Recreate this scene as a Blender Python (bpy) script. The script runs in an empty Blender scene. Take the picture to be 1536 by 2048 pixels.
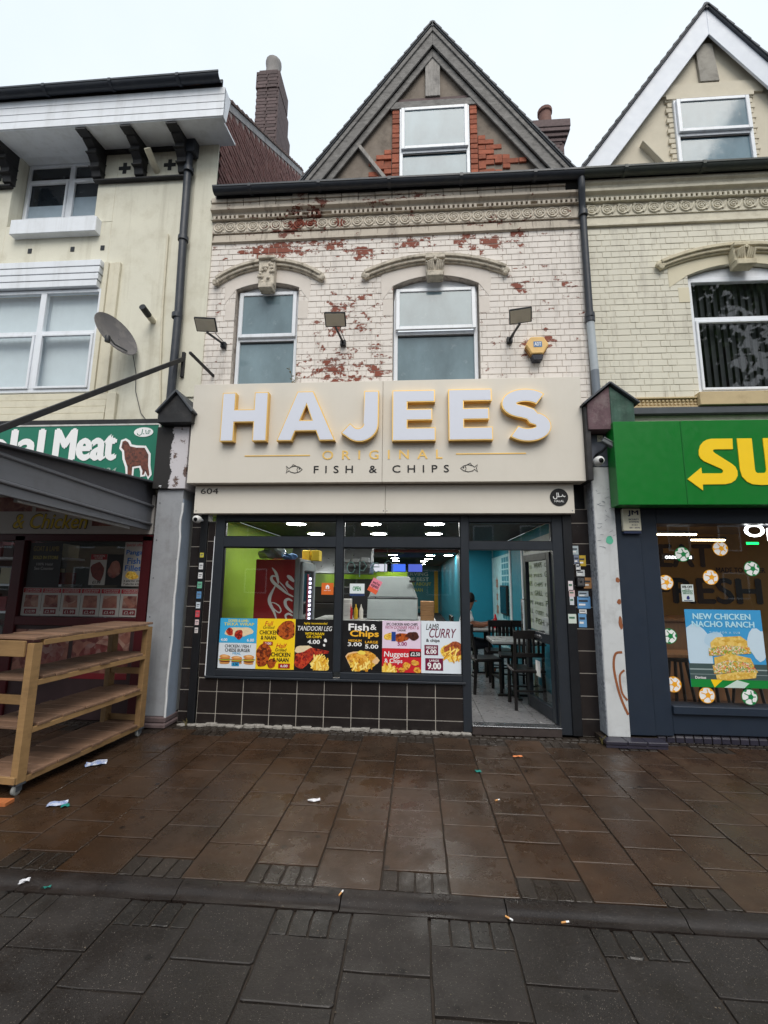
import bpy, bmesh, math, random
from mathutils import Vector, Matrix
R = math.radians
sc = bpy.context.scene
COL = sc.collection
random.seed(7)

# ------------------------------------------------------------------ camera
cam_d = bpy.data.cameras.new('camera')
cam_d.sensor_fit = 'HORIZONTAL'
cam_d.sensor_width = 36.0
cam_d.lens = 895.0 / 1536 * 36.0
cam_d.clip_start = 0.05
cam_d.clip_end = 500
cam = bpy.data.objects.new('camera', cam_d)
COL.objects.link(cam)
PITCH, YAW, ROLL = 0.15555, -0.0718, 0.01065
fw = Vector((math.sin(YAW)*math.cos(PITCH), math.cos(YAW)*math.cos(PITCH), math.sin(PITCH)))
rt = Vector((math.cos(YAW), -math.sin(YAW), 0))
up = rt.cross(fw)
r2 = math.cos(ROLL)*rt + math.sin(ROLL)*up
u2 = -math.sin(ROLL)*rt + math.cos(ROLL)*up
cam.matrix_world = Matrix(((r2.x, u2.x, -fw.x, 0), (r2.y, u2.y, -fw.y, -5.174), (r2.z, u2.z, -fw.z, 1.6), (0, 0, 0, 1)))
sc.camera = cam

# ------------------------------------------------------------------ sky, sun, exposure
SUN_EL, SUN_ROT = R(52), R(168)
w = bpy.data.worlds.new('World')
sc.world = w
w.use_nodes = True
nt = w.node_tree
nt.nodes.clear()
out = nt.nodes.new('ShaderNodeOutputWorld')
bg = nt.nodes.new('ShaderNodeBackground')
sky = nt.nodes.new('ShaderNodeTexSky')
sky.sky_type = 'NISHITA'
sky.sun_disc = False
sky.sun_elevation = SUN_EL
sky.sun_rotation = SUN_ROT
sky.air_density = 1.0
sky.dust_density = 4.0
sc_n = nt.nodes.new('ShaderNodeVectorMath'); sc_n.operation = 'SCALE'; sc_n.inputs['Scale'].default_value = 0.09
nt.links.new(sky.outputs[0], sc_n.inputs[0])
# an unbroken cloud layer over that sky: faint large-scale mottling
tc = nt.nodes.new('ShaderNodeTexCoord')
nz = nt.nodes.new('ShaderNodeTexNoise'); nz.inputs['Scale'].default_value = 1.6; nz.inputs['Detail'].default_value = 5
nt.links.new(tc.outputs['Generated'], nz.inputs['Vector'])
cr = nt.nodes.new('ShaderNodeValToRGB')
cr.color_ramp.elements[0].position = 0.3; cr.color_ramp.elements[0].color = (0.68, 0.765, 0.84, 1)
cr.color_ramp.elements[1].position = 0.7; cr.color_ramp.elements[1].color = (0.81, 0.86, 0.895, 1)
nt.links.new(nz.outputs['Fac'], cr.inputs[0])
mx = nt.nodes.new('ShaderNodeMix'); mx.data_type = 'RGBA'
mx.inputs[0].default_value = 0.93
nt.links.new(sc_n.outputs[0], mx.inputs[6]); nt.links.new(cr.outputs[0], mx.inputs[7])
nt.links.new(mx.outputs[2], bg.inputs[0])
bg.inputs[1].default_value = 0.77
nt.links.new(bg.outputs[0], out.inputs[0])

sun_d = bpy.data.lights.new('sun', 'SUN')
sun_d.energy = 1.5
sun_d.angle = R(40)
sun_d.color = (1.0, 0.945, 0.87)
sun = bpy.data.objects.new('sun', sun_d)
COL.objects.link(sun)
sd = Vector((math.sin(SUN_ROT)*math.cos(SUN_EL), math.cos(SUN_ROT)*math.cos(SUN_EL), math.sin(SUN_EL)))
sun.rotation_euler = sd.to_track_quat('Z', 'Y').to_euler()
sun.location = (0, -8, 14)

sc.view_settings.view_transform = 'Standard'
sc.view_settings.look = 'None'
sc.view_settings.gamma = 1
sc.view_settings.exposure = 0.78
sc.view_settings.use_curve_mapping = False
sc.render.engine = 'CYCLES'
sc.cycles.max_bounces = 8
sc.cycles.transparent_max_bounces = 12
sc.cycles.use_denoising = True

# ------------------------------------------------------------------ helpers
WL = {}          # world location of every root and of its parts
MATS = {}

def lin(c):
    return tuple(((v/255)/12.92 if v/255 <= 0.04045 else ((v/255+0.055)/1.055)**2.4) for v in c)

class NT:
    """tiny node-tree writer"""
    def __init__(s, name):
        s.m = bpy.data.materials.new(name); s.m.use_nodes = True
        s.t = s.m.node_tree; s.t.nodes.clear()
        s.o = s.t.nodes.new('ShaderNodeOutputMaterial')
    def n(s, typ, **kw):
        x = s.t.nodes.new(typ)
        for k, v in kw.items(): setattr(x, k, v)
        return x
    def l(s, a, b): s.t.links.new(a, b)
    def val(s, node, key, v):
        if hasattr(v, 'is_linked') or hasattr(v, 'links'): s.l(v, node.inputs[key])
        else: node.inputs[key].default_value = v
    def math(s, op, a, b=0.0, c=None):
        x = s.n('ShaderNodeMath', operation=op)
        s.val(x, 0, a); s.val(x, 1, b)
        if c is not None: s.val(x, 2, c)
        return x.outputs[0]
    def pos(s): return s.n('ShaderNodeNewGeometry').outputs['Position']
    def noise(s, scale, detail=4, rough=0.55, vec=None, stretch=None):
        v = vec if vec is not None else s.pos()
        if stretch:
            m = s.n('ShaderNodeVectorMath', operation='MULTIPLY'); s.l(v, m.inputs[0]); m.inputs[1].default_value = stretch; v = m.outputs[0]
        x = s.n('ShaderNodeTexNoise'); s.l(v, x.inputs['Vector'])
        x.inputs['Scale'].default_value = scale; x.inputs['Detail'].default_value = detail; x.inputs['Roughness'].default_value = rough
        return x.outputs['Fac']
    def ramp(s, fac, p0, p1, v0=0.0, v1=1.0):
        x = s.n('ShaderNodeMapRange'); x.clamp = True
        s.l(fac, x.inputs[0]); x.inputs[1].default_value = p0; x.inputs[2].default_value = p1
        x.inputs[3].default_value = v0; x.inputs[4].default_value = v1
        return x.outputs[0]
    def mix(s, fac, a, b):
        x = s.n('ShaderNodeMix', data_type='RGBA')
        s.val(x, 0, fac)
        for k, v in ((6, a), (7, b)):
            if isinstance(v, (tuple, list)): x.inputs[k].default_value = (*v[:3], 1)
            else: s.l(v, x.inputs[k])
        return x.outputs[2]
    def bump(s, h, strength, dist=0.01):
        b = s.n('ShaderNodeBump'); b.inputs['Strength'].default_value = strength; b.inputs['Distance'].default_value = dist
        s.l(h, b.inputs['Height']); return b.outputs[0]
    def bsdf(s, col, rough=0.6, metal=0.0, spec=0.4, normal=None, coat=0.0):
        p = s.n('ShaderNodeBsdfPrincipled')
        if isinstance(col, (tuple, list)): p.inputs['Base Color'].default_value = (*col[:3], 1)
        else: s.l(col, p.inputs['Base Color'])
        s.val(p, 'Roughness', rough); s.val(p, 'Metallic', metal); s.val(p, 'Specular IOR Level', spec)
        if coat: p.inputs['Coat Weight'].default_value = coat; p.inputs['Coat Roughness'].default_value = 0.08
        if normal is not None: s.l(normal, p.inputs['Normal'])
        s.l(p.outputs[0], s.o.inputs[0]); return p

def M(name, c=None, rough=0.6, metal=0.0, spec=0.4, var=0.12, scale=6.0, bump=0.0, bscale=60.0, rnd=0.0, dirt=0.0, dirtc=(60, 52, 44), stretch=None, coat=0.0, lvl=1.0, streak=0.0, streakc=(110, 100, 86)):
    """general procedural surface: c is the surface colour in 0-255, var = mottling, dirt = patchy grime"""
    if name in MATS: return MATS[name]
    s = NT(name)
    b = tuple(v*lvl for v in lin(c))
    f = s.noise(scale, 5, 0.6, stretch=stretch)
    col = s.mix(s.ramp(f, 0.25, 0.75), tuple(v*(1-var) for v in b), tuple(min(1, v*(1+var)) for v in b))
    if rnd:
        oi = s.n('ShaderNodeObjectInfo')
        k = s.ramp(oi.outputs['Random'], 0, 1, 1-rnd, 1+rnd)
        h = s.n('ShaderNodeHueSaturation'); s.l(k, h.inputs['Value']); s.l(col, h.inputs['Color']); col = h.outputs[0]
    if dirt:
        d = s.noise(scale*0.7+1.3, 8, 0.7)
        col = s.mix(s.ramp(d, 0.5, 0.72, 0, dirt), col, lin(dirtc))
    if streak:                      # rain runs down the face
        col = s.mix(s.ramp(s.noise(1.0, 6, 0.65, stretch=(7, 7, 0.45)), 0.5, 0.74, 0, streak), col, lin(streakc))
    rg = s.ramp(s.noise(scale*2.3, 3), 0.2, 0.8, max(0, rough-0.08), min(1, rough+0.08))
    nm = s.bump(s.noise(bscale, 5, 0.65, stretch=stretch), bump, 0.004) if bump else None
    s.bsdf(col, rg, metal, spec, nm, coat)
    MATS[name] = s.m
    return s.m

def EM(name, c, strength):
    if name in MATS: return MATS[name]
    s = NT(name); e = s.n('ShaderNodeEmission')
    e.inputs[0].default_value = (*lin(c), 1); e.inputs[1].default_value = strength
    s.l(e.outputs[0], s.o.inputs[0]); MATS[name] = s.m
    return s.m

def GLASS(name, tint=(1, 1, 1), refl=1.0, ior=1.5):
    if name in MATS: return MATS[name]
    s = NT(name)
    tr = s.n('ShaderNodeBsdfTransparent'); tr.inputs[0].default_value = (*tint, 1)
    gl = s.n('ShaderNodeBsdfGlossy'); gl.inputs['Roughness'].default_value = 0.015; gl.inputs[0].default_value = (1, 1, 1, 1)
    # two faces of a pane, reflectance after Schlick; the same from both sides
    ge = s.n('ShaderNodeNewGeometry'); dt = s.n('ShaderNodeVectorMath', operation='DOT_PRODUCT')
    s.l(ge.outputs['Normal'], dt.inputs[0]); s.l(ge.outputs['Incoming'], dt.inputs[1])
    q = s.math('SUBTRACT', 1.0, s.math('ABSOLUTE', dt.outputs['Value']))
    f = s.math('ADD', s.math('MULTIPLY', s.math('POWER', q, 5.0), 0.92), 0.07*refl)
    m = s.n('ShaderNodeMixShader')
    s.l(f, m.inputs[0]); s.l(tr.outputs[0], m.inputs[1]); s.l(gl.outputs[0], m.inputs[2])
    s.l(m.outputs[0], s.o.inputs[0]); MATS[name] = s.m
    return s.m

def FOOD(name, cols, scale=45):
    """printed food picture: cells of a few colours"""
    if name in MATS: return MATS[name]
    s = NT(name)
    v = s.n('ShaderNodeTexVoronoi'); s.l(s.pos(), v.inputs['Vector']); v.inputs['Scale'].default_value = scale
    nf = s.noise(scale*0.9, 3)
    sx = s.n('ShaderNodeSeparateXYZ'); s.l(v.outputs['Color'], sx.inputs[0])
    k = s.math('ADD', s.math('MULTIPLY', nf, 0.55), s.math('MULTIPLY', sx.outputs[0], 0.5))
    r = s.n('ShaderNodeValToRGB'); el = r.color_ramp.elements
    while len(el) < len(cols): el.new(0.5)
    for i, c in enumerate(cols):
        el[i].position = 0.22 + 0.56*i/(len(cols)-1); el[i].color = (*lin(c), 1)
    s.l(k, r.inputs[0]); s.bsdf(r.outputs[0], 0.35, 0, 0.5)
    MATS[name] = s.m
    return s.m

class MB:
    """collects geometry; build() links it as one mesh object"""
    def __init__(s): s.v = []; s.f = []
    def add(s, vs, fs):
        o = len(s.v); s.v += [tuple(p) for p in vs]; s.f += [tuple(i+o for i in f) for f in fs]; return s
    def box(s, x0, x1, y0, y1, z0, z1):
        return s.add([(x0,y0,z0),(x1,y0,z0),(x1,y1,z0),(x0,y1,z0),(x0,y0,z1),(x1,y0,z1),(x1,y1,z1),(x0,y1,z1)],
                     [(0,3,2,1),(4,5,6,7),(0,1,5,4),(1,2,6,5),(2,3,7,6),(3,0,4,7)])
    def bar(s, a, b, wx, wz, upv=(0, 0, 1)):
        """rectangular bar from a to b"""
        a, b = Vector(a), Vector(b); d = (b-a).normalized(); u = Vector(upv)
        sd_ = d.cross(u)
        if sd_.length < 1e-4: sd_ = d.cross(Vector((0, 1, 0)))
        sd_.normalize(); u = sd_.cross(d).normalized()
        p = []
        for e in (a, b):
            for i, j in ((-1,-1),(1,-1),(1,1),(-1,1)): p.append(e+sd_*wx/2*i+u*wz/2*j)
        return s.add(p, [(0,1,2,3),(7,6,5,4),(0,4,5,1),(1,5,6,2),(2,6,7,3),(3,7,4,0)])
    def xz(s, poly, y0, y1):
        """polygon in X,Z extruded along Y"""
        n = len(poly)
        return s.add([(x,y0,z) for x, z in poly]+[(x,y1,z) for x, z in poly],
                     [tuple(range(n)), tuple(range(2*n-1, n-1, -1))]+[(i, i+n, (i+1)%n+n, (i+1)%n) for i in range(n)])
    def yz(s, poly, x0, x1):
        n = len(poly)
        return s.add([(x0,y,z) for y, z in poly]+[(x1,y,z) for y, z in poly],
                     [tuple(range(n)), tuple(range(2*n-1, n-1, -1))]+[(i, i+n, (i+1)%n+n, (i+1)%n) for i in range(n)])
    def xy(s, poly, z0, z1):
        n = len(poly)
        return s.add([(x,y,z0) for x, y in poly]+[(x,y,z1) for x, y in poly],
                     [tuple(range(n)), tuple(range(2*n-1, n-1, -1))]+[(i, i+n, (i+1)%n+n, (i+1)%n) for i in range(n)])
    def tube(s, pts, r, n=8, cap=True):
        pts = [Vector(p) for p in pts]; rs = r if isinstance(r, (list, tuple)) else [r]*len(pts)
        o = len(s.v); up_ = None
        for i, p in enumerate(pts):
            t = (pts[min(i+1, len(pts)-1)]-pts[max(i-1, 0)]).normalized()
            if up_ is None: up_ = Vector((0,0,1)) if abs(t.z) < 0.9 else Vector((1,0,0))
            a = t.cross(up_).normalized(); b = a.cross(t).normalized(); up_ = b
            for k in range(n):
                an = 2*math.pi*k/n
                s.v.append(tuple(p+(a*math.cos(an)+b*math.sin(an))*rs[i]))
        for i in range(len(pts)-1):
            for k in range(n):
                s.f.append((o+i*n+k, o+i*n+(k+1)%n, o+(i+1)*n+(k+1)%n, o+(i+1)*n+k))
        if cap:
            s.f.append(tuple(o+k for k in range(n-1, -1, -1))); s.f.append(tuple(o+(len(pts)-1)*n+k for k in range(n)))
        return s
    def lathe(s, prof, c=(0, 0, 0), axis='z', n=20):
        """profile of (radius, height) turned about an axis through c"""
        o = len(s.v); m = len(prof)
        for k in range(n):
            a = 2*math.pi*k/n; ca, sa = math.cos(a), math.sin(a)
            for r_, h in prof:
                p = {'z': (r_*ca, r_*sa, h), 'y': (r_*ca, h, r_*sa), 'x': (h, r_*ca, r_*sa)}[axis]
                s.v.append((p[0]+c[0], p[1]+c[1], p[2]+c[2]))
        for k in range(n):
            for i in range(m-1):
                s.f.append((o+k*m+i, o+((k+1)%n)*m+i, o+((k+1)%n)*m+i+1, o+k*m+i+1))
        return s
    def ribbon(s, path, width, y0, y1, closed=False):
        """stroke of the given width along an X,Z path, extruded y0..y1"""
        n = len(path); L = []; Rr = []
        ws = width if isinstance(width, (list, tuple)) else [width]*n
        for i in range(n):
            a = path[(i-1) % n if closed else max(i-1, 0)]; b = path[(i+1) % n if closed else min(i+1, n-1)]
            dx, dz = b[0]-a[0], b[1]-a[1]; q = math.hypot(dx, dz) or 1
            nx, nz_ = -dz/q, dx/q; h = ws[i]/2
            L.append((path[i][0]+nx*h, path[i][1]+nz_*h)); Rr.append((path[i][0]-nx*h, path[i][1]-nz_*h))
        o = len(s.v)
        for yy in (y0, y1):
            s.v += [(x, yy, z) for x, z in L]+[(x, yy, z) for x, z in Rr]
        m = n if closed else n-1
        for i in range(m):
            j = (i+1) % n
            s.f += [(o+i, o+j, o+n+j, o+n+i), (o+2*n+i, o+3*n+i, o+3*n+j, o+2*n+j), (o+i, o+2*n+i, o+2*n+j, o+j), (o+n+i, o+n+j, o+3*n+j, o+3*n+i)]
        if not closed:
            for i in (0, n-1): s.f.append((o+i, o+n+i, o+3*n+i, o+2*n+i))
        return s
    def mesh(s, name, bevel=0.0, smooth=False, off=(0, 0, 0)):
        me = bpy.data.meshes.new(name)
        me.from_pydata([(x-off[0], y-off[1], z-off[2]) for x, y, z in s.v], [], s.f)
        me.validate()
        bm = bmesh.new(); bm.from_mesh(me)
        bmesh.ops.recalc_face_normals(bm, faces=bm.faces)
        if bevel:
            es = [e for e in bm.edges if len(e.link_faces) == 2 and e.calc_face_angle(0) > 0.6]
            bmesh.ops.bevel(bm, geom=es, offset=bevel, segments=1, affect='EDGES', clamp_overlap=True)
        bm.to_mesh(me); bm.free()
        if smooth:
            me.shade_smooth()
            try: me.set_sharp_from_angle(angle=R(40))
            except Exception: pass
        return me
    def build(s, name, mat, parent=None, bevel=0.0, smooth=False, loc=None):
        if parent is not None:
            off = WL[parent]
        else:
            xs = [p[0] for p in s.v]; ys = [p[1] for p in s.v]; zs = [p[2] for p in s.v]
            off = loc if loc else ((min(xs)+max(xs))/2, (min(ys)+max(ys))/2, min(zs))
        me = s.mesh(name, bevel, smooth, off)
        me.materials.append(mat)
        o = bpy.data.objects.new(name, me); COL.objects.link(o)
        if parent is not None: o.parent = parent; WL[o] = off
        else: o.location = off; WL[o] = off
        return o

def box(name, mat, parent, x0, x1, y0, y1, z0, z1, bevel=0.004):
    return MB().box(x0, x1, y0, y1, z0, z1).build(name, mat, parent, bevel)

def tag(o, label=None, cat=None, group=None, kind=None):
    if label: o['label'] = label
    if cat: o['category'] = cat
    if group: o['group'] = group
    if kind: o['kind'] = kind
    return o

def thing(name, label, cat, loc, group=None, rz=0.0):
    o = bpy.data.objects.new(name, None); COL.objects.link(o)
    o.empty_display_size = 0.2
    o.location = loc; o.rotation_euler.z = rz
    WL[o] = tuple(loc) if rz == 0 else (0, 0, 0)       # turned things are built in their own coordinates
    return tag(o, label, cat, group)

def inst(name, me, parent, loc, scale=(1, 1, 1), rot=(0, 0, 0)):
    """an object that shares mesh data, child of parent, at a world location"""
    o = bpy.data.objects.new(name, me); COL.objects.link(o); o.parent = parent
    b = WL[parent]; o.location = (loc[0]-b[0], loc[1]-b[1], loc[2]-b[2]); o.scale = scale; o.rotation_euler = rot
    return o

def copy_tree(o, parent=None):
    c = o.copy(); COL.objects.link(c); c.parent = parent
    for ch in list(o.children): copy_tree(ch, c)
    return c

_tc = {}
def glyphs(s, bold=0.0, spacing=1.0, shear=0.0):
    k = (s, bold, spacing, shear)
    if k in _tc: return _tc[k]
    cu = bpy.data.curves.new('text', 'FONT'); cu.body = s; cu.offset = bold; cu.space_character = spacing; cu.shear = shear
    cu.resolution_u = 3
    ob = bpy.data.objects.new('text', cu)
    me = ob.to_mesh()
    vs = [(v.co.x, v.co.y) for v in me.vertices]; fs = [tuple(p.vertices) for p in me.polygons]
    ob.to_mesh_clear(); bpy.data.objects.remove(ob); bpy.data.curves.remove(cu)
    _tc[k] = (vs, fs)
    return vs, fs

def text_into(mb, s, x0, x1, z0, z1, y, bold=0.0, spacing=1.0, shear=0.0, depth=0.0, rot=0.0, plane='front', X=0.0):
    """fit a line of lettering into a rectangle of a wall facing the street"""
    vs, fs = glyphs(s, bold if depth else 0.0, spacing, shear)
    ax = min(v[0] for v in vs); bx_ = max(v[0] for v in vs); az = min(v[1] for v in vs); bz = max(v[1] for v in vs)
    cx, cz = (x0+x1)/2, (z0+z1)/2; ca, sa = math.cos(rot), math.sin(rot)
    heavy = bold if depth == 0.0 else 0.0
    if heavy:                       # heavier strokes: the same print again, shifted a hair each way
        e = heavy*0.55*(z1-z0)
        ex = min(e, (x1-x0)*0.03)
        for k, (du, dv) in enumerate(((-ex, 0), (ex, 0), (0, e*.7), (0, -e*.7), (0, 0))):
            text_into(mb, s, x0+ex+du, x1-ex+du, z0+e*.7+dv, z1-e*.7+dv, y+.00004*k, 0.0, spacing, shear, 0.0, rot, plane, X)
        return mb
    P = []
    for u, v in vs:
        px = x0+(u-ax)/(bx_-ax)*(x1-x0); pz = z0+(v-az)/(bz-az)*(z1-z0)
        dx, dz = px-cx, pz-cz
        px, pz = cx+dx*ca-dz*sa, cz+dx*sa+dz*ca
        P.append((px, y, pz) if plane == 'front' else (X, -px, pz))
    if depth:
        n = len(P); ec = {}
        for f in fs:
            for i in range(len(f)):
                e = (f[i], f[(i+1) % len(f)]); ec[e] = ec.get(e, 0)+1
        sides = [(a, b, b+n, a+n) for (a, b) in ec if (b, a) not in ec]
        P = P+[(p[0], p[1]+depth, p[2]) for p in P]
        fs = list(fs)+sides
    return mb.add(P, fs)

def text(name, s, x0, x1, z0, z1, y, mat, parent, **kw):
    return text_into(MB(), s, x0, x1, z0, z1, y, **kw).build(name, mat, parent)

def arc(cx, cz, r, a0, a1, n):
    return [(cx+r*math.cos(R(a0+(a1-a0)*i/n)), cz+r*math.sin(R(a0+(a1-a0)*i/n))) for i in range(n+1)]

def seg_arch(x0, x1, zs, rise, n=10):
    """points of a segmental arch from x0 to x1"""
    c = x1-x0; r = (c*c/4+rise*rise)/(2*rise); cx = (x0+x1)/2; cz = zs+rise-r
    a = math.asin(c/2/r)
    return [(cx+r*math.sin(-a+2*a*i/n), cz+r*math.cos(-a+2*a*i/n)) for i in range(n+1)]

def blob(cx, cz, rx, rz, seed, n=18, rough=0.18):
    rr = random.Random(seed); ph = [rr.uniform(0, 6.28) for _ in range(4)]
    out_ = []
    for i in range(n):
        a = 2*math.pi*i/n
        k = 1+rough*(0.5*math.sin(2*a+ph[0])+0.35*math.sin(3*a+ph[1])+0.3*math.sin(5*a+ph[2])+0.2*rr.uniform(-1, 1))
        out_.append((cx+rx*k*math.cos(a), cz+rz*k*math.sin(a)))
    return out_

def flat(mb, poly, y):
    """flat print: one polygon facing the street"""
    n = len(poly); cx = sum(p[0] for p in poly)/n; cz = sum(p[1] for p in poly)/n
    return mb.add([(cx, y, cz)]+[(x, y, z) for x, z in poly], [(0, i+1, (i+1) % n+1) for i in range(n)])

def islands(mb):
    """split collected geometry into its separate pieces"""
    par = list(range(len(mb.v)))
    def find(a):
        while par[a] != a: par[a] = par[par[a]]; a = par[a]
        return a
    for f in mb.f:
        for i in f[1:]: par[find(i)] = find(f[0])
    grp = {}
    for f in mb.f: grp.setdefault(find(f[0]), []).append(f)
    res = []
    for fs in grp.values():
        ids = sorted({i for f in fs for i in f}); mp = {k: n for n, k in enumerate(ids)}
        q = MB(); q.v = [mb.v[i] for i in ids]; q.f = [tuple(mp[i] for i in f) for f in fs]; res.append(q)
    return res
def letters(name, s, x0, x1, z0, z1, y, mat, parent, **kw):
    """raised lettering, one object for each letter"""
    for q in islands(text_into(MB(), s, x0, x1, z0, z1, y, **kw)): q.build(name, mat, parent)

# ------------------------------------------------------------------ shared materials
WHITE = M('white_upvc', (226, 230, 236), 0.35, var=0.03, dirt=0.12, dirtc=(150, 148, 140), streak=0.25, streakc=(140, 138, 130))
DARKFR = M('dark_grey_aluminium', (38, 43, 50), 0.4, var=0.06, dirt=0.1)
BLACKP = M('black_plastic', (24, 26, 30), 0.4, var=0.15)
PIPE = M('black_pipe', (44, 49, 58), 0.45, var=0.15, dirt=0.25, dirtc=(90, 88, 86))
GREYP = M('grey_pipe', (168, 176, 182), 0.5, var=0.06, dirt=0.15)
LEAD = M('lead_grey', (70, 74, 80), 0.6, var=0.2)
BLACKPAINT = M('black_timber_paint', (30, 30, 33), 0.6, var=0.25, bump=0.2, dirt=0.3, dirtc=(85, 82, 80))
CREAM = M('cream_render', (214, 211, 195), 0.85, var=0.06, scale=2.2, bump=0.4, bscale=45, dirt=0.5, dirtc=(180, 173, 152), streak=0.45, streakc=(158, 150, 130))
CREAMTRIM = M('cream_trim', (212, 206, 186), 0.7, var=0.06, bump=0.2, dirt=0.3, dirtc=(150, 138, 110))
STONE = M('weathered_stone_paint', (194, 185, 170), 0.8, var=0.22, scale=16, bump=0.6, bscale=50, dirt=0.95, dirtc=(84, 76, 62))
SLATE = M('roof_slate', (66, 70, 76), 0.6, var=0.25, bump=0.3, rnd=0.15)
OLDWOOD = M('weathered_grey_timber', (116, 114, 112), 0.75, var=0.45, scale=5, bump=0.7, bscale=26, stretch=(2, 2, 5), dirt=0.45, dirtc=(66, 64, 64))
REDBRICK = M('bare_red_brick', (152, 86, 64), 0.85, var=0.25, scale=20, bump=0.4, rnd=0.22, dirt=0.35, dirtc=(92, 62, 52))
DARKBRICK = M('sooty_brick', (94, 80, 80), 0.85, var=0.2, scale=20, bump=0.4, rnd=0.25, dirt=0.5, dirtc=(62, 54, 54))
PLASTER = M('brown_grey_plaster', (128, 118, 108), 0.9, var=0.25, scale=5, bump=0.6, bscale=30, dirt=0.7, dirtc=(84, 74, 66))
CHROME = M('steel', (150, 152, 156), 0.28, 0.9, var=0.08)
WHITEM = M('white_print', (235, 235, 235), 0.5, var=0.01)
BLACKM = M('black_print', (18, 18, 20), 0.5, var=0.05)
YELM = M('yellow_print', (246, 204, 22), 0.45, var=0.02)
REDM = M('red_print', (196, 26, 40), 0.45, var=0.02)
SHOPGLASS = GLASS('shop_window_glass', (0.93, 0.96, 0.96), 1.0)

def flaked_brick(name, paint, bare, masks, base_thr, gloss=0.75, soot=0.5):
    """old paint over red brick, flaked off in patches; masks = (x, z, rx, rz, strength)"""
    if name in MATS: return MATS[name]
    s = NT(name); pos = s.pos()
    tot = None
    for (x, z, rx, rz, k) in masks:
        m = s.n('ShaderNodeMapping'); m.vector_type = 'POINT'
        m.inputs['Location'].default_value = (-x/rx, 0, -z/rz); m.inputs['Scale'].default_value = (1/rx, 0, 1/rz)
        s.l(pos, m.inputs[0])
        ln = s.n('ShaderNodeVectorMath', operation='LENGTH'); s.l(m.outputs[0], ln.inputs[0])
        v = s.ramp(ln.outputs['Value'], 0.35, 1.0, k, 0.0)
        tot = v if tot is None else s.math('ADD', tot, v)
    n1 = s.noise(6.5, 9, 0.7, stretch=(1, 1, 1.6)); n2 = s.noise(30, 4, 0.6)
    oi = s.n('ShaderNodeObjectInfo')
    f = s.math('ADD', n1, s.math('MULTIPLY', s.math('SUBTRACT', n2, 0.5), 0.3))
    f = s.math('ADD', f, s.math('MULTIPLY', s.math('SUBTRACT', oi.outputs['Random'], 0.5), 0.11))
    if tot is not None: f = s.math('ADD', f, tot)
    fac = s.ramp(f, base_thr-0.004, base_thr+0.028)
    edge = s.ramp(f, base_thr-0.03, base_thr)
    pt = s.mix(s.ramp(s.noise(2.0, 5), 0.3, 0.7), tuple(v*0.9 for v in lin(paint)), lin(paint))
    # rain streaks and soot in the paint
    st = s.noise(3.2, 6, 0.7, stretch=(2.6, 1, 0.5))
    pt = s.mix(s.ramp(st, 0.52, 0.8, 0, soot), pt, lin((104, 92, 84)))
    pt = s.mix(s.math('MULTIPLY', edge, 0.35), pt, lin((110, 92, 82)))
    br = s.mix(s.ramp(n2, 0.3, 0.7), tuple(v*0.75 for v in lin(bare)), lin(bare))
    col = s.mix(fac, pt, br)
    h = s.math('ADD', s.math('MULTIPLY', fac, -0.8), s.math('MULTIPLY', s.noise(55, 4), 0.55))
    s.bsdf(col, gloss, 0, 0.35, s.bump(h, 0.5, 0.004))
    MATS[name] = s.m
    return s.m

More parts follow.
